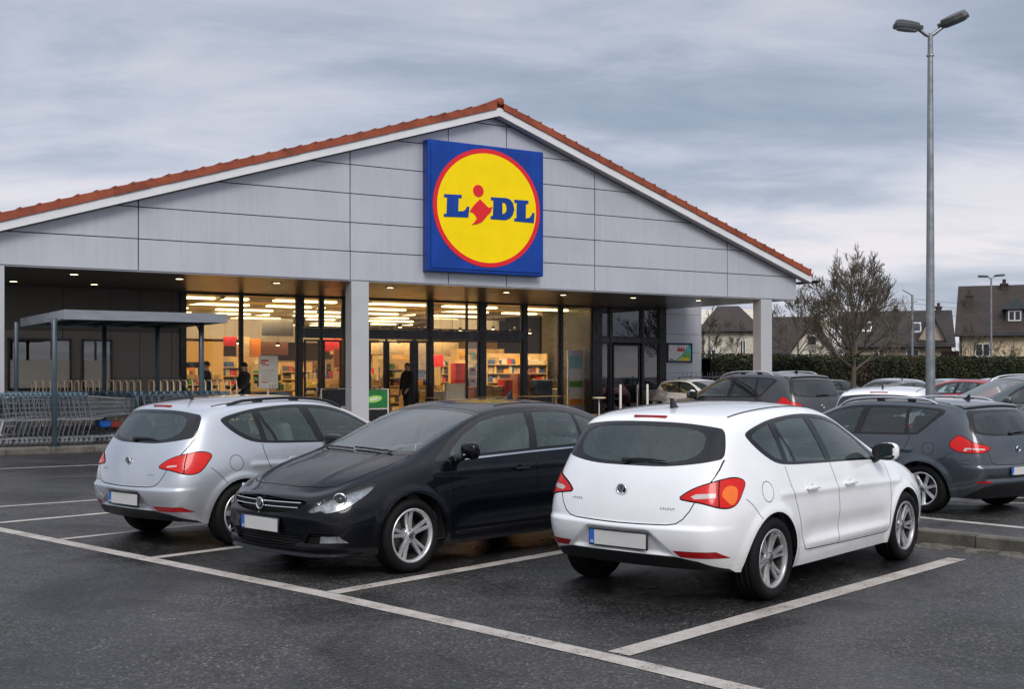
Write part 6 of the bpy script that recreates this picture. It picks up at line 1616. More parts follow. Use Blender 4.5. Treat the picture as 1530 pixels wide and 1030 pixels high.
# tills, hanging signs, posters, spot lamps
for i, (s, t) in enumerate(((12.4, 13.0), (15.9, 13.2), (9.0, 9.3))):
    o = empty('checkout', B(s, t, .145), TH); tag(o, ['till counter behind the sliding doors', 'till counter behind the middle window', 'service counter with a pale top behind the left window'][i], 'till')
    g = MB(); g.bbox(0, 2.2, 0, .7, 0, .9, .02, 1); g.build('counter', [M['shelfm']], o); g = MB(); g.box(0, 2.2, -.05, .75, .905, .94); g.build('counter_top', [M['wood']], o); g = MB(); g.bbox(.9, 1.25, .3, .36, 1.05, 1.32, .01, 1); g.tube([(1.07, .35, .94), (1.07, .35, 1.1)], .02, 6); g.build('monitor', [M['frame']], o)
hs = [(10.2, 12.3, .5, 2.3, 3.05, 'cream_bar', 'cream hanging banner behind the wide left window'), (10.75, 12.35, .4, 2.3, 3.0, 'p_orange', 'narrow orange hanging banner behind the wide left window'), (9.6, 12.0, .5, 2.7, 3.05, 'p_red', 'small red hanging sign left of the cream banner'), (11.5, 16.0, 2.2, 2.45, 3.0, 'wood_brown', 'brown fascia panel over the left doors aisle'), (14.6, 14.5, 1.2, 2.6, 3.1, 'p_red', 'red hanging sign behind the sliding doors'), (16.0, 12.2, .8, 2.5, 3.0, 'p_white', 'white hanging sign behind the middle window'), (18.1, 12.0, .7, 1.95, 2.45, 'p_red', 'square red sign above the salmon stack'), (19.7, 10.2, .5, 3.0, 3.45, 'frame', 'dark square speaker box high in the tall window'), (9.9, 8.9, 1.15, 3.0, 3.6, 'clad', 'grey ceiling unit at the right of the wide left window'), (12.9, 9.6, .6, 1.9, 2.6, 'p_orange', 'warm lit picture panel behind the left sliding door'), (15.8, 16.5, 3.5, 2.5, 3.0, 'cream_bar', 'cream fascia across the middle aisle'), (19.5, 17.2, 3.0, 2.4, 3.1, 'cream_bar', 'cream fascia behind the tall right windows')]
for s, t, w, z0, z1, m_, lb in hs:
    g = MB(); g.bbox(0, w, 0, .06, z0, z1, .01, 1)
    for x in (.06, w-.06): g.tube([(x, .03, z1), (x, .03, 4.39)], .005, 4)
    o = g.build('hanging_sign', [M[m_]]); o.location = B(s, t, 0); o.rotation_euler = (0, 0, TH); tag(o, lb, 'sign')
ks = [(6.7, 11.55, .75, 1.3, 2.1, 'navy', 'dark picture with a blue centre on the cream kiosk wall, left one'), (7.9, 11.55, .8, 1.2, 2.1, 'frame', 'large dark framed picture on the cream kiosk wall')]
for s, t, w, z0, z1, m_, lb in ks:
    g = MB(); g.box(0, w, 0, .04, z0, z1); o = g.build('picture', [M[m_]]); o.location = B(s, t, 0); o.rotation_euler = (0, 0, TH); tag(o, lb, 'picture')
    g = MB(); g.box(.15, w-.15, -.004, -.001, z0+.2, z1-.2); g.build('print', [M['p_orange'] if m_ == 'frame' else M['p_teal']], o)
sp_ = MB(); sp_.lathe([(0, -.02), (.055, -.015), (.06, 0)], 12); sp_.lathe([(.06, .0), (.075, .06), (.05, .14), (.02, .16)], 12, mi=1); sp_.tube([(0, 0, .16), (0, 0, .9)], .006, 4, mi=1)
spm = sp_.mesh('spot_lamp', [M['spot'], M['frame']]); r = random.Random(5)
SPOTS = [(19.9, 10.5, 3.0), (20.5, 10.9, 3.1), (21.0, 10.4, 2.9), (21.6, 11, 3.05), (22.1, 10.6, 2.95), (18.2, 10.2, 2.9), (18.9, 10.8, 3.0), (16.4, 9.6, 2.9), (17.0, 10.2, 2.95), (15.8, 10.0, 3.05), (13.6, 10.4, 2.9), (14.3, 11, 3.0), (10.9, 10.0, 2.3), (9.3, 9.6, 2.35), (12.9, 11, 3.5), (19.2, 13, 3.0), (20.0, 13.5, 3.0)]
for s, t, z in SPOTS:
    o = link('spot_lamp', spm); o.location = B(s, t, z+.4); o.rotation_euler = (0, 0, TH); tag(o, 'small warm spot lamp hanging below the shop ceiling', 'lamp', 'spot lamps hanging over the goods')

# small goods on counters and on top of the low shelves
r = random.Random(77); GL = MB()
for (s_, t_, w_, z_) in ((12.5, 13.1, 2.0, 1.09), (16.0, 13.3, 2.0, 1.09), (9.1, 9.4, 2.0, 1.09), (7.1, 10.8, 1.8, 1.65), (13.95, 9.5, 1.1, 1.35), (12.3, 10.7, 1.4, 1.5), (14.3, 12.3, 1.5, 1.65)):
    x = 0
    while x < w_:
        ww = r.uniform(.05, .16); hh = r.uniform(.08, .3); p = B(s_+x, t_)
        c, q = math.cos(TH), math.sin(TH); k = r.randrange(len(PAL)); d = r.uniform(.06, .16)
        vs = [(p.x+a*c-b*q, p.y+a*q+b*c, z) for z in (z_, z_+hh) for a, b in ((0, 0), (ww, 0), (ww, d), (0, d))]
        GL.add(vs, [(0,3,2,1),(4,5,6,7),(0,1,5,4),(1,2,6,5),(2,3,7,6),(3,0,4,7)], k); x += ww+r.uniform(.01, .08)
tag(GL.build('loose_goods', GM), 'small packets standing on the counters and low shelves behind the glass', 'packets', kind='stuff')
# ------------------------------------------------------------------ hedge, trees, houses, lamps
def scatter_mat(name, cols, rough=.7):
    m, nt = new_mat(name); p = pbsdf(nt, cols[0], rough, spec=.3)
    co = objco(nt); n = noise(nt, .9, 4, .6, co); n2 = noise(nt, 30, 2, .6, co)
    a = node(nt, 'ShaderNodeMath', operation='MULTIPLY_ADD'); a.inputs[1].default_value = .45; L(nt, n2.outputs[0], a.inputs[0]); L(nt, n.outputs[0], a.inputs[2])
    r = ramp(nt, a.outputs[0], [(.52+.4*i/(len(cols)-1), c) for i, c in enumerate(cols)]); L(nt, r.outputs[0], p.inputs['Base Color']); return m
M['hedge'] = scatter_mat('hedge leaves', [(.012, .017, .007), (.022, .030, .010), (.040, .048, .016), (.090, .060, .045)])
M['bark'] = mat('bark', (.10, .085, .06), .9, var=.3, vs=6, bump=.5, bs=30)
M['twig'] = mat('bare twigs', (.125, .105, .075), .9, var=.3, vs=3)
M['roof_dark'] = mat('dark brown roof tiles', (.050, .036, .030), .8, var=.3, vs=1.4, bump=.3, bs=8)
def rooft(name, a, b, sc=5.0):
    m, nt = new_mat(name); p = pbsdf(nt, a, .75); co = objco(nt)
    br = node(nt, 'ShaderNodeTexBrick'); br.inputs['Scale'].default_value = sc; br.inputs['Color1'].default_value = c4(a); br.inputs['Color2'].default_value = c4(b); br.inputs['Mortar'].default_value = c4(mul(a, .35)); br.inputs['Mortar Size'].default_value = .04
    mp = node(nt, 'ShaderNodeMapping'); mp.inputs['Rotation'].default_value = (R(90), 0, 0); L(nt, co, mp.inputs[0]); L(nt, mp.outputs[0], br.inputs['Vector'])
    n = noise(nt, 1.2, 5, .6, co); r = ramp(nt, n.outputs[0], [(.3, (.65, .65, .65)), (.7, (1.3, 1.3, 1.25))])
    x = node(nt, 'ShaderNodeMix', data_type='RGBA', blend_type='MULTIPLY'); x.inputs[0].default_value = .8; L(nt, br.outputs[0], x.inputs[6]); L(nt, r.outputs[0], x.inputs[7]); L(nt, x.outputs[2], p.inputs['Base Color'])
    b_ = node(nt, 'ShaderNodeBump'); b_.inputs['Strength'].default_value = .6; b_.inputs['Distance'].default_value = .03; L(nt, br.outputs[1], b_.inputs['Height']); b_.invert = True; L(nt, b_.outputs[0], p.inputs['Normal'])
    return m
M['roof_a'] = rooft('brown roof tiles', (.055, .034, .027), (.034, .023, .019), 2.6); M['roof_b'] = rooft('grey brown roof tiles', (.044, .036, .030), (.028, .024, .021), 2.6)
M['render_cream'] = mat('cream render', (.62, .51, .33), .85, var=.12, vs=1.2); M['render_white'] = mat('weathered white render', (.60, .56, .46), .85, var=.22, vs=2.5); M['render_beige'] = mat('beige render', (.42, .35, .27), .85, var=.1, vs=1)
M['win_white'] = mat('white window frame', (.70, .70, .68), .5); M['win_glass'] = mat('dark window glass', (.02, .026, .03), .08, var=.3, rvar=.03); M['slate_blue'] = mat('blue slate cladding', (.045, .060, .068), .6, var=.15, vs=3); M['brick_dk'] = mat('sooty brick', (.06, .045, .038), .9, var=.3, vs=4)
G0 = Vector((7.9, 50.0)); GD = Vector((math.sin(R(58.7)), math.cos(R(58.7)))); GN = Vector((-GD.y, GD.x))
def leafmass(mb, n, fn, s0, s1, r):
    for i in range(n):
        p, nn = fn(r); s = r.uniform(s0, s1)
        a = Vector((r.gauss(0, 1), r.gauss(0, 1), r.gauss(0, 1))).normalized(); b = a.cross(Vector((r.gauss(0, 1), r.gauss(0, 1), r.gauss(0, 1)))).normalized()
        mb.add([p-a*s, p+b*s*.55, p+a*s, p-b*s*.55], [(0, 1, 2, 3)])
hg = empty('hedge', (G0.x, G0.y, 0)); tag(hg, 'long clipped dark green hedge with brown patches behind the car park', 'hedge')
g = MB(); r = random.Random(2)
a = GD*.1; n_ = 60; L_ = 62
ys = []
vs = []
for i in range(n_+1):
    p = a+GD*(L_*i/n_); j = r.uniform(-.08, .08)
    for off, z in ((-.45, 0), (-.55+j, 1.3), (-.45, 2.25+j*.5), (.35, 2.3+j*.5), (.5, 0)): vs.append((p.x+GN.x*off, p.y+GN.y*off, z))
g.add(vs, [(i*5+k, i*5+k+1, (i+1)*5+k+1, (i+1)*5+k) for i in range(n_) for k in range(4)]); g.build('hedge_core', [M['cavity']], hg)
g = MB()
def hf(r):
    d = r.random()*L_; z = r.random()**.8*2.42; off = -.62+r.uniform(-.12, .06)-(.05*math.sin(d*2.1)+.05*math.sin(d*5.3+1))
    if r.random() < .22: z = 2.36+r.uniform(-.08, .16); off = r.uniform(-.65, .45)
    p = a+GD*d+GN*off; return Vector((p.x, p.y, z)), None
leafmass(g, 80000, hf, .025, .08, r); tag(g.build('foliage', [M['hedge']], hg), kind='stuff')

def bare_tree(loc, h, spread, seed, label, trunk_h=.22, r0=.14, depth=5, nmain=9, group=None, name='bare_tree', wid=.42, rmin=.010):
    """trunk, a fan of main limbs curving up to a rounded crown, finer and finer twigs"""
    r = random.Random(seed); root = empty(name, loc); tag(root, label, 'tree', group); tr = MB(); cr = MB()
    top = h*trunk_h; pts = [(0, 0, 0)]
    lean = r.uniform(-.03, .03)
    for i in range(1, 9): q = i/8; pts.append((lean*h*q*q+r.uniform(-.01, .01)*h, r.uniform(-.01, .01)*h, h*.80*q))
    tr.tube(pts, [max(rmin, r0*(1-.88*i/8)) for i in range(9)], 8)
    def twig(p, d, ln_, rad, lv):
        seg = 3; P_ = [p.copy()]; R_ = [rad]
        for i in range(seg):
            d = (d+Vector((r.gauss(0, .13), r.gauss(0, .13), r.gauss(0, .08)+.13))).normalized(); p = p+d*ln_/seg; P_.append(p.copy()); R_.append(max(rmin*.8, rad*(1-.6*(i+1)/seg)))
        cr.tube(P_, R_, 5 if lv < 2 else 3, caps=False)
        if lv >= depth: return
        n = 5 if lv < 2 else 4
        for k in range(n):
            f = r.uniform(.25, 1.0); i0 = min(int(f*seg), seg-1); q = P_[i0].lerp(P_[i0+1], f*seg-i0)
            dd = (P_[i0+1]-P_[i0]).normalized(); u = dd.orthogonal().normalized(); w = dd.cross(u); a_ = r.random()*6.283; ang = r.uniform(.35, .8)
            twig(q, (dd*math.cos(ang)+(u*math.cos(a_)+w*math.sin(a_))*math.sin(ang)).normalized(), ln_*r.uniform(.42, .66), max(rmin, R_[i0]*.55), lv+1)
    for k in range(nmain):
        f = trunk_h+(.78-trunk_h)*k/(nmain-1)*.8; z = h*f; a_ = k*2.4+r.uniform(-.3, .3); ang = R(64-34*k/(nmain-1))*spread
        q = Vector(pts[min(8, int(f/.80*8))]); q.z = z
        d = Vector((math.cos(a_)*math.sin(ang), math.sin(a_)*math.sin(ang), math.cos(ang)))
        twig(q, d, h*wid*(1-.45*k/(nmain-1)), r0*.42*(1-.5*k/nmain), 1)
    twig(Vector(pts[-1]), Vector((.2, .1, 1)).normalized(), h*.13, r0*.2, 2)
    tr.build('trunk', [M['bark']], root); cr.build('crown', [M['twig']], root); return root
def wp(u, Y, z=0): return Vector(((u-765)/1790*Y, Y, z))
bare_tree(wp(1275, 47), 6.1, 1.0, 11, 'large bare spreading tree in front of the hedge', .29, .14, 5, 22, wid=.40, rmin=.0085)
bare_tree(wp(1192, 66), 6.0, 1.0, 12, 'bare tree with fine ochre twigs behind the hedge, right of the shop roof', .35, .10, 5, 9, wid=.36)
bare_tree(wp(1062, 58), 5.0, 1.0, 13, 'bare tree close beside the grey end wall, before the left house', .2, .08, 4, 8, wid=.32)
bare_tree(wp(1098, 92), 6.4, .9, 14, 'thin bare tree behind the roof of the left house', .3, .10, 4, 8, wid=.3, rmin=.015)
bare_tree(wp(1228, 60), 3.4, 1.1, 15, 'low bare bush climbing before the white gable', .2, .05, 4, 7, wid=.4)
bare_tree(wp(1452, 71), 4.9, .7, 16, 'bare climber trained up the cream house at its left', .3, .05, 4, 7, wid=.3)
bare_tree(wp(1500, 71.5), 3.6, 1.2, 17, 'bare spreading shrub against the right part of the cream house', .2, .05, 4, 7, wid=.5)
bare_tree(wp(1340, 72), 4.0, 1.2, 21, 'low bare tree before the long brown roof', .25, .06, 4, 7, wid=.4)

def house(name, loc, rz, w, d, eave, ridge, wall, roof, label, wins=(), dormers=(), chim=(), hipl=0, gable_win=(), skylights=()):
    """ridge along local x; front is y=0 facing -y"""
    o = empty(name, loc, rz); tag(o, label, 'house')
    g = MB(); g.prism([(0, 0), (d, 0), (d, eave), (d/2, ridge-.12), (0, eave)], 0, w, 'x'); g.build('wall', [M[wall]], o)
    oh = .35; g = MB(); sl = (ridge-eave)/(d/2)
    for sg in (0, 1):
        y0 = -oh if sg == 0 else d+oh; ze = eave-oh*sl
        xa, xb = -.25, w+.25
        ra_, rb = xa+hipl, xb-hipl
        v = [(xa, y0, ze), (xb, y0, ze), (rb, d/2, ridge), (ra_, d/2, ridge), (xa, y0, ze+.14), (xb, y0, ze+.14), (rb, d/2, ridge+.14), (ra_, d/2, ridge+.14)]
        g.add(v, [(0,3,2,1),(4,5,6,7),(0,1,5,4),(1,2,6,5),(2,3,7,6),(3,0,4,7)])
    rf = g.build('roof', [M[roof]], o); fix_normals(rf)
    g = MB(); g.tube([(-.25, -oh-.04, eave-oh*sl+.02), (w+.25, -oh-.04, eave-oh*sl+.02)], .07, 8); g.tube([(.12, -oh-.04, eave-oh*sl), (.12, -.08, eave-.5), (.12, -.08, .2)], .05, 6); g.build('gutter', [M['frame_grey']], o)
    for x, z, ww, hh in wins:
        f = MB(); q = .07
        f.box(x, x+q, -.05, .04, z, z+hh); f.box(x+ww-q, x+ww, -.05, .04, z, z+hh); f.box(x+q, x+ww-q, -.049, .039, z, z+q); f.box(x+q, x+ww-q, -.049, .039, z+hh-q, z+hh); f.box(x+ww/2-.04, x+ww/2+.04, -.048, .038, z+q, z+hh-q); f.box(x-.05, x+ww+.05, -.1, -.051, z-.05, z-.001)
        wo = f.build('window', [M['win_white']], o); p = MB(); p.box(x+q, x+ww-q, -.02, -.005, z+q, z+hh-q); p.build('pane', [M['win_glass']], wo)
    for y, z, ww, hh in gable_win:     # on the x=0 end
        f = MB(); q = .06
        f.box(-.05, .04, y, y+q, z, z+hh); f.box(-.05, .04, y+ww-q, y+ww, z, z+hh); f.box(-.049, .039, y+q, y+ww-q, z, z+q); f.box(-.049, .039, y+q, y+ww-q, z+hh-q, z+hh)
        wo = f.build('window', [M['win_white']], o); p = MB(); p.box(-.02, -.005, y+q, y+ww-q, z+q, z+hh-q); p.build('pane', [M['win_glass']], wo)
    for x, z, ww, hh in dormers:
        yb = (z-eave)/sl; f = MB()
        f.box(x, x+ww, yb-.1, yb+hh/sl+.3, z, z+hh); dm = f.build('dormer', [M['slate_blue']], o)
        f = MB(); f.prism([(x-.25, z+hh), (x+ww+.25, z+hh), (x+ww/2, z+hh+.75)], yb-.3, yb+hh/sl+1.3, 'y'); f.build('roof', [M['slate_blue']], dm)
        f = MB(); q = .07; f.box(x+.12, x+.12+q, yb-.15, yb-.101, z+.1, z+hh-.08); f.box(x+ww-.12-q, x+ww-.12, yb-.15, yb-.101, z+.1, z+hh-.08); f.box(x+ww/2-.04, x+ww/2+.04, yb-.149, yb-.102, z+.1+q, z+hh-.08-q); f.box(x+.12+q, x+ww-.12-q, yb-.149, yb-.102, z+.1, z+.1+q); f.box(x+.12+q, x+ww-.12-q, yb-.149, yb-.102, z+hh-.08-q, z+hh-.08); f.build('window', [M['win_white']], dm)
        f = MB(); f.box(x+.19, x+ww-.19, yb-.13, yb-.103, z+.17, z+hh-.15); f.build('pane', [M['win_glass']], dm)
    for x, yy, hh, ww in chim:
        f = MB(); f.box(x, x+ww, yy, yy+.6, eave, ridge+hh); f.box(x-.06, x+ww+.06, yy-.06, yy+.66, ridge+hh+.001, ridge+hh+.12); f.cyl(x+ww/2, yy+.3, ridge+hh+.12, ridge+hh+.4, .12, 10); f.build('chimney', [M['brick_dk']], rf)
    for x, z, ww, hh in skylights:
        y = (z-eave)/sl; y2 = (z+hh-eave)/sl; f = MB(); v = [(x, y, z+.18), (x+ww, y, z+.18), (x+ww, y2, z+hh+.18), (x, y2, z+hh+.18)]
        f.add(v, [(0, 1, 2, 3)]); f.add([(p[0], p[1], p[2]-.2) for p in v]+v, [(0,1,5,4),(1,2,6,5),(2,3,7,6),(3,0,4,7)]); v2 = [(x+.1, y+(y2-y)*.1, z+.19+hh*.1), (x+ww-.1, y+(y2-y)*.1, z+.19+hh*.1), (x+ww-.1, y+(y2-y)*.9, z+.19+hh*.9), (x+.1, y+(y2-y)*.9, z+.19+hh*.9)]
        f.add(v2, [(0, 1, 2, 3)], 1); f.build('skylight', [M['win_white'], M['win_glass']], rf)
    return o
hr_ = R(-23)
house('cream_house', wp(1433, 76), hr_, 14, 9, 4.25, 7.35, 'render_cream', 'roof_a', 'cream rendered house with steep brown roof and a slate dormer at the right edge', wins=((.95, 2.7, .9, .85), (4.0, 2.7, 1.1, .9), (8.6, 2.7, 1.1, .9)), dormers=((2.75, 4.85, 1.0, .85),), chim=((2.4, 3.9, .1, .4), (.3, 2.2, -.7, .45)), hipl=0)
house('long_house', wp(1262, 88), R(-17), 7.4, 8.5, 3.75, 6.25, 'render_beige', 'roof_b', 'long low house with a grey brown roof behind the large bare tree', wins=((2.0, 2.3, .8, 1.1), (4.3, 2.3, .9, 1.1)), chim=((1.9, 4.0, .25, .6), (3.4, 4.0, .15, .4), (6.5, 4.0, .3, .4)), skylights=((1.2, 4.6, .7, .75), (4.7, 4.5, .7, .75)))
house('gable_house', wp(1250, 84), R(74), 7.5, 3.4, 2.7, 5.2, 'render_white', 'roof_b', 'weathered white gabled house end left of the long roof', gable_win=((.5, 2.1, .7, .9), (2.0, 2.1, .7, .9), (1.35, 3.6, .7, .7)))
house('beige_house', wp(1424, 86), R(70), 7, 2.9, 3.0, 6.0, 'render_beige', 'roof_dark', 'narrow beige gable end between the long roof and the cream house', gable_win=())
house('left_house', wp(1048, 92), R(-8), 4.4, 9, 5.0, 6.9, 'render_white', 'roof_a', 'white house with hipped brown roof beyond the shop end wall', wins=((.4, 2.6, .7, .9), (2.9, 3.0, .45, 1.2)), hipl=1.6)
house('far_house', wp(1100, 96), R(-12), 7.5, 9, 3.4, 6.2, 'render_beige', 'roof_a', 'low brown roofed house behind the right column', wins=((4.2, 1.8, .8, 1.0),), hipl=1.5)
g = MB(); p = wp(1407, 80); g.box(0, 1.4, 0, .1, 0, 3.1); g.box(0, 1.4, .11, .16, 3.0, 3.15); o = g.build('garden_shed', [M['brick_dk']]); o.location = p; tag(o, 'low dark shed between the beige gable and the cream house', 'shed')
# far woodland strip that closes the gaps
g = MB(); r = random.Random(9)
for i in range(5200):
    x = r.uniform(2, 150); h_ = 3.2+1.3*math.sin(x*.13)+.8*math.sin(x*.41+1); z = r.random()**.6*h_; p = Vector((x, 140+r.uniform(-3, 3)+x*.25, z)); s = r.uniform(.2, .7)
    a_ = Vector((r.gauss(0, 1), r.gauss(0, 1), r.gauss(0, 1))).normalized(); b_ = a_.cross(Vector((0, 0, 1)))
    g.add([p-a_*s, p+b_*s*.5, p+a_*s, p-b_*s*.5], [(0, 1, 2, 3)])
tag(g.build('distant_trees', [M['twig']]), 'thin line of distant trees between the houses', 'trees', kind='stuff')

# lamp posts
M['galv'] = mat('galvanised steel', (.26, .275, .29), .42, .65, var=.25, vs=7, bump=.15, bs=60, rvar=.12)
M['lamp_case'] = mat('dark lamp casing', (.035, .038, .04), .4, var=.1)
M['lamp_glass'] = mat('lamp diffuser', (.36, .40, .42), .12, var=.15, vs=12)
def lamp_post(u, Y, h, rb_, rt, label, k=1, rot=0, hz=1.5, tl=1):
    o = empty('street_lamp', wp(u, Y), rot); tag(o, label, 'street lamp')
    g = MB(); g.tube([(0, 0, 0), (0, 0, h*.5), (0, 0, h-.02)], [rb_, (rb_+rt)/2, rt], 20); g.lathe([(rt+.018, h-.36), (rt+.018, h-.34), (rt, h-.335)], 18); g.bbox(-.05, .05, -rb_-.012, -rb_+.02, .7, 1.2, .01, 1); g.lathe([(rb_+.12, 0), (rb_+.12, .02), (rb_+.01, .03)], 16); g.build('pole', [M['galv']], o)
    g = MB(); g.tube([(-.26*k, 0, h+.05), (-.06, 0, h-.04), (0, 0, h-.06), (.06, 0, h-.02), (.30*k, 0, h+.09)], .030, 8); g.build('bracket', [M['galv']], o)
    for sg, tilt, yaw in ((-1, -4*tl, 12*tl), (1, 22*tl, -14*tl)):
        hd = MB(); hd.M = Matrix.Translation((sg*.24*k, 0, h+(.05 if sg < 0 else .09))) @ Matrix.Rotation(R(yaw), 4, 'Z') @ Matrix.Rotation(R(-tilt*1.0), 4, 'Y') @ Matrix.Scale(sg, 4, (1, 0, 0)) @ Matrix.Rotation(R(0 if sg < 0 else 26*tl), 4, 'X') @ Matrix.Scale(hz, 4, (0, 0, 1))
        top = [(0, .06), (.10, .10), (.30, .15), (.52, .15), (.62, .10), (.64, 0)]
        ring = [(x*k, y*k) for x, y in top]+[(x*k, -y*k) for x, y in top[::-1][1:]]
        n = len(ring); vs = [(x, y, -.03*k) for x, y in ring]+[(x, y, .02*k) for x, y in ring]+[(x*.86+.04*k, y*.68, .085*k) for x, y in ring]
        hd.add(vs, [(i, (i+1) % n, n+(i+1) % n, n+i) for i in range(n)]+[(n+i, n+(i+1) % n, 2*n+(i+1) % n, 2*n+i) for i in range(n)]+[tuple(range(2*n, 3*n))], smooth=False)
        hd.box(-.06*k, .05*k, -.05*k, .05*k, -.02*k, .05*k)
        ho = hd.build('lamp_head', [M['lamp_case']], o); fix_normals(ho)
        gl = MB(); gl.M = hd.M; gl.add([(x*.9+.03*k, y*.86, -.032*k) for x, y in ring]+[(x*.75+.08*k, y*.7, -.055*k) for x, y in ring], [(i, (i+1) % n, n+(i+1) % n, n+i) for i in range(n)]+[tuple(range(n, 2*n))], smooth=False)
        go = gl.build('diffuser', [M['lamp_glass']], ho); fix_normals(go)
    return o
lamp_post(1390, 18.0, 6.86, .080, .038, 'tall galvanised street lamp with two heads standing behind the slate grey estate', .66)
lamp_post(1481, 66, 6.95, .07, .045, 'distant twin headed street lamp in front of the cream house', .85, tl=.2, hz=1)
up_ = empty('utility_pole', wp(1363, 62)); tag(up_, 'slim utility pole with wires rising behind the hedge', 'pole')
g = MB(); g.cyl(0, 0, 0, 5.75, .075, 10, r2=.055); g.build('pole', [M['galv']], up_); g = MB(); g.tube([(-.5, 0, 6.0), (0, 0, 5.72)], .03, 5); g.tube([(0, -.0, 5.4), (.25, 0, 5.4)], .03, 5); g.build('bracket', [M['galv']], up_)
for k, (z0, z1) in enumerate(((5.55, 5.75), (5.3, 5.25), (4.9, 4.7))):
    pts = []; a_, b_ = wp(1363, 62, z0), wp(1600, 90, z1+1.0)
    for i in range(13): q = i/12; pts.append(a_.lerp(b_, q)-Vector((0, 0, .9*4*q*(1-q)*.25)))
    w_ = MB(); w_.tube(pts, .011, 4); o = w_.build('overhead_wire', [M['frame']]); tag(o, ['top overhead wire running right from the utility pole', 'middle overhead wire running right from the utility pole', 'lowest overhead wire running right from the utility pole'][k], 'wire')
# ------------------------------------------------------------------ cars in place
HATCH = build_proto(hatch_spec())
s2 = hatch_spec(); s2.update(rails=True, rail_mat='black_trim', long_aerial=True, rail_y=.97, wheel_style=('wide', 7, 'alloy'), lamp_amber=None)
s2['lamp_white'] = [(.50, .822), (.60, .835), (.60, .818), (.50, .808)]
SILV = build_proto(s2, 3 if QUICK else 4)
SED = build_proto(sedan_spec()); SUV = build_proto(suv_spec(), 3 if QUICK else 4)
place_car(HATCH, P_WHITE, (2.17, 10.76), 50, 'white hatchback seen from behind, nearest on the right, parked in the last marked bay')
place_car(SED, P_BLACK, (-.53, 12.05), 227, 'glossy black saloon facing the camera between the silver and the white hatchbacks')
place_car(SILV, P_SILVER, (-2.52, 13.66), 49, 'silver hatchback with black roof rails and long aerial, parked left of the black saloon')
o = place_car(SUV, P_GREY, (5.02, 16.42), 125, 'slate grey estate with silver roof rails seen from behind, right of the white hatchback'); o.scale = (.94, .94, .865)
o = place_car(SUV, P_DARK, (5.55, 28.2), 122, 'anthracite estate with lit looking red tail lamps parked behind the white hatchback roof', swaps={'plate white': M['plate_y']}); o.scale = (1.06, 1.06, 1.07)
place_car(SUV, P_BLACK, (8.95, 18.6), 227, 'black off-road car with chrome grille bars at the right edge, facing the camera')
o = place_car(SUV, P_TEAL, (10.6, 25.3), 190, 'tall dark off-road car seen from the side, behind the chrome grille'); o.scale = (1.0, 1.0, 1.03)
place_car(HATCH, P_WHITE, (7.1, 22.1), 62, 'white car of which only the roof shows left of the street lamp foot')
bg = [(SED, P_PLUM, (12.8, 40.5), 222, 'dark plum saloon facing the camera in the far row'), (HATCH, P_RED, (15.6, 42.6), 150, 'red hatchback with its tail lamp showing right of the street lamp'), (SED, P_GREY, (17.6, 42.5), 235, 'grey saloon with a broad pale windscreen in the far row'),
      (HATCH, P_SILVER, (15.3, 49), 215, 'silver roof far back above the plum saloon'), (HATCH, P_WHITE, (20.2, 50.5), 215, 'white hatchback roof far back right of the street lamp'), (SED, P_SILVER, (18, 50), 215, 'silver saloon roof in the farthest row, centre'), (HATCH, P_WHITE, (6.9, 43.5), 300, 'small white hatchback behind the loose trolleys by the end wall'),
      (SUV, P_DARK, (18.6, 37.0), 225, 'dark estate with rails behind the tall off-road car'), (SED, P_GREY, (12.9, 48.5), 30, 'grey saloon roof in the farthest row, left')]
for pr, pt, lo, hd, lb in bg: place_car(pr, pt, lo, hd, lb)

# ------------------------------------------------------------------ sky, sun, camera
w = bpy.data.worlds.new('World'); SC.world = w; w.use_nodes = True; nt = w.node_tree; nt.nodes.clear()
sky = node(nt, 'ShaderNodeTexSky'); sky.sky_type = 'NISHITA'; sky.sun_disc = False
SUN_EL, SUN_AZ = R(38), R(200)
sky.sun_elevation = SUN_EL; sky.sun_rotation = SUN_AZ; sky.air_density = 1.5; sky.dust_density = 3
tc = node(nt, 'ShaderNodeTexCoord'); sp = node(nt, 'ShaderNodeSeparateXYZ'); L(nt, tc.outputs['Generated'], sp.inputs[0])
zc = node(nt, 'ShaderNodeMath', operation='MAXIMUM'); L(nt, sp.outputs[2], zc.inputs[0]); zc.inputs[1].default_value = 0
za = node(nt, 'ShaderNodeMath', operation='ADD'); L(nt, zc.outputs[0], za.inputs[0]); za.inputs[1].default_value = .16
def div(a): d = node(nt, 'ShaderNodeMath', operation='DIVIDE'); L(nt, a, d.inputs[0]); L(nt, za.outputs[0], d.inputs[1]); return d.outputs[0]
cb = node(nt, 'ShaderNodeCombineXYZ'); L(nt, div(sp.outputs[0]), cb.inputs[0]); L(nt, div(sp.outputs[1]), cb.inputs[1])
mp = node(nt, 'ShaderNodeMapping'); mp.inputs['Scale'].default_value = (.55, .95, 1); mp.inputs['Rotation'].default_value = (0, 0, R(-8)); mp.inputs['Location'].default_value = (CLX, CLY, 0); L(nt, cb.outputs[0], mp.inputs[0])
n1 = noise(nt, 1.0, 7, .52, mp.outputs[0], .35); n2 = noise(nt, 3.6, 7, .6, mp.outputs[0], .5)
ad = node(nt, 'ShaderNodeMath', operation='MULTIPLY_ADD'); ad.inputs[1].default_value = .42; L(nt, n2.outputs[0], ad.inputs[0]); L(nt, n1.outputs[0], ad.inputs[2])
rc = ramp(nt, ad.outputs[0], [(.53, (2.6, 3.1, 4.0)), (.64, (3.25, 3.7, 4.6)), (.73, (4.35, 4.65, 5.5)), (.85, (5.7, 5.65, 6.2))])
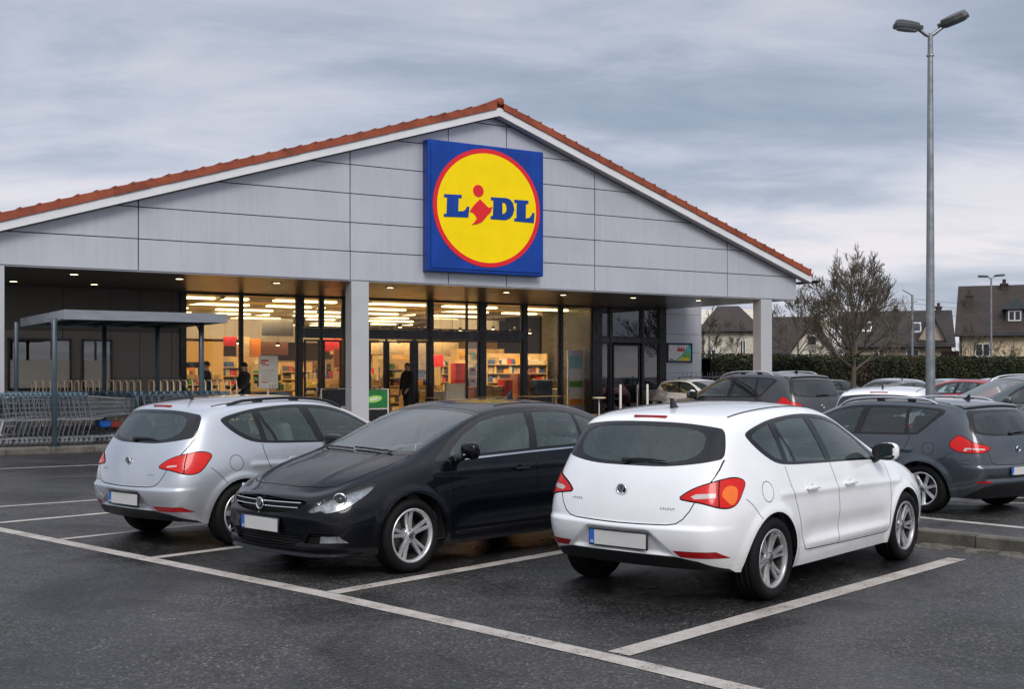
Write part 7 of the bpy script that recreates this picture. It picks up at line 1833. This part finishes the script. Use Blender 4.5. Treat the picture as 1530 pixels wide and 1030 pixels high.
# warmer and paler towards the horizon, brighter overhead as under any overcast
hz = ramp(nt, zc.outputs[0], [(0.0, (1.36, 1.27, 1.20)), (.09, (1.22, 1.18, 1.14)), (.17, (.98, .99, 1.01)), (.30, (.84, .86, .88)), (.45, (1.1, 1.1, 1.1)), (.8, (1.9, 1.88, 1.82))])
mx = node(nt, 'ShaderNodeMix', data_type='RGBA', blend_type='MULTIPLY'); mx.inputs[0].default_value = 1; L(nt, rc.outputs[0], mx.inputs[6]); L(nt, hz.outputs[0], mx.inputs[7])
m2 = node(nt, 'ShaderNodeMix', data_type='RGBA'); m2.inputs[0].default_value = .93; L(nt, sky.outputs[0], m2.inputs[6]); L(nt, mx.outputs[2], m2.inputs[7])
bgn = node(nt, 'ShaderNodeBackground'); bgn.inputs[1].default_value = .1; L(nt, m2.outputs[2], bgn.inputs[0])
wo = node(nt, 'ShaderNodeOutputWorld'); L(nt, bgn.outputs[0], wo.inputs[0])
sl = bpy.data.lights.new('sun', 'SUN'); sl.energy = 1.5; sl.angle = R(25); sl.color = (1, .95, .9); so = bpy.data.objects.new('sun', sl); COL.objects.link(so)
# the bright part of the cloud is behind the camera, to the left
az = R(162); dv = Vector((math.sin(az)*math.cos(SUN_EL), math.cos(az)*math.cos(SUN_EL), math.sin(SUN_EL)))
so.rotation_euler = dv.to_track_quat('Z', 'Y').to_euler()
cd = bpy.data.cameras.new('camera'); cam = bpy.data.objects.new('camera', cd); COL.objects.link(cam); SC.camera = cam
cam.location = (0, 0, 1.75); cam.rotation_euler = (R(90), 0, 0); cd.sensor_width = 36; cd.lens = 1790/1530*36; cd.shift_y = 41/1530; cd.clip_end = 1500
vs_ = SC.view_settings; vs_.view_transform = 'Standard'; vs_.look = 'None'; vs_.exposure = .35; vs_.gamma = 1
SC.cycles.use_denoising = True; SC.cycles.max_bounces = 8; SC.cycles.transparent_max_bounces = 24; SC.cycles.caustics_reflective = False; SC.cycles.caustics_refractive = False; SC.cycles.sample_clamp_indirect = 4
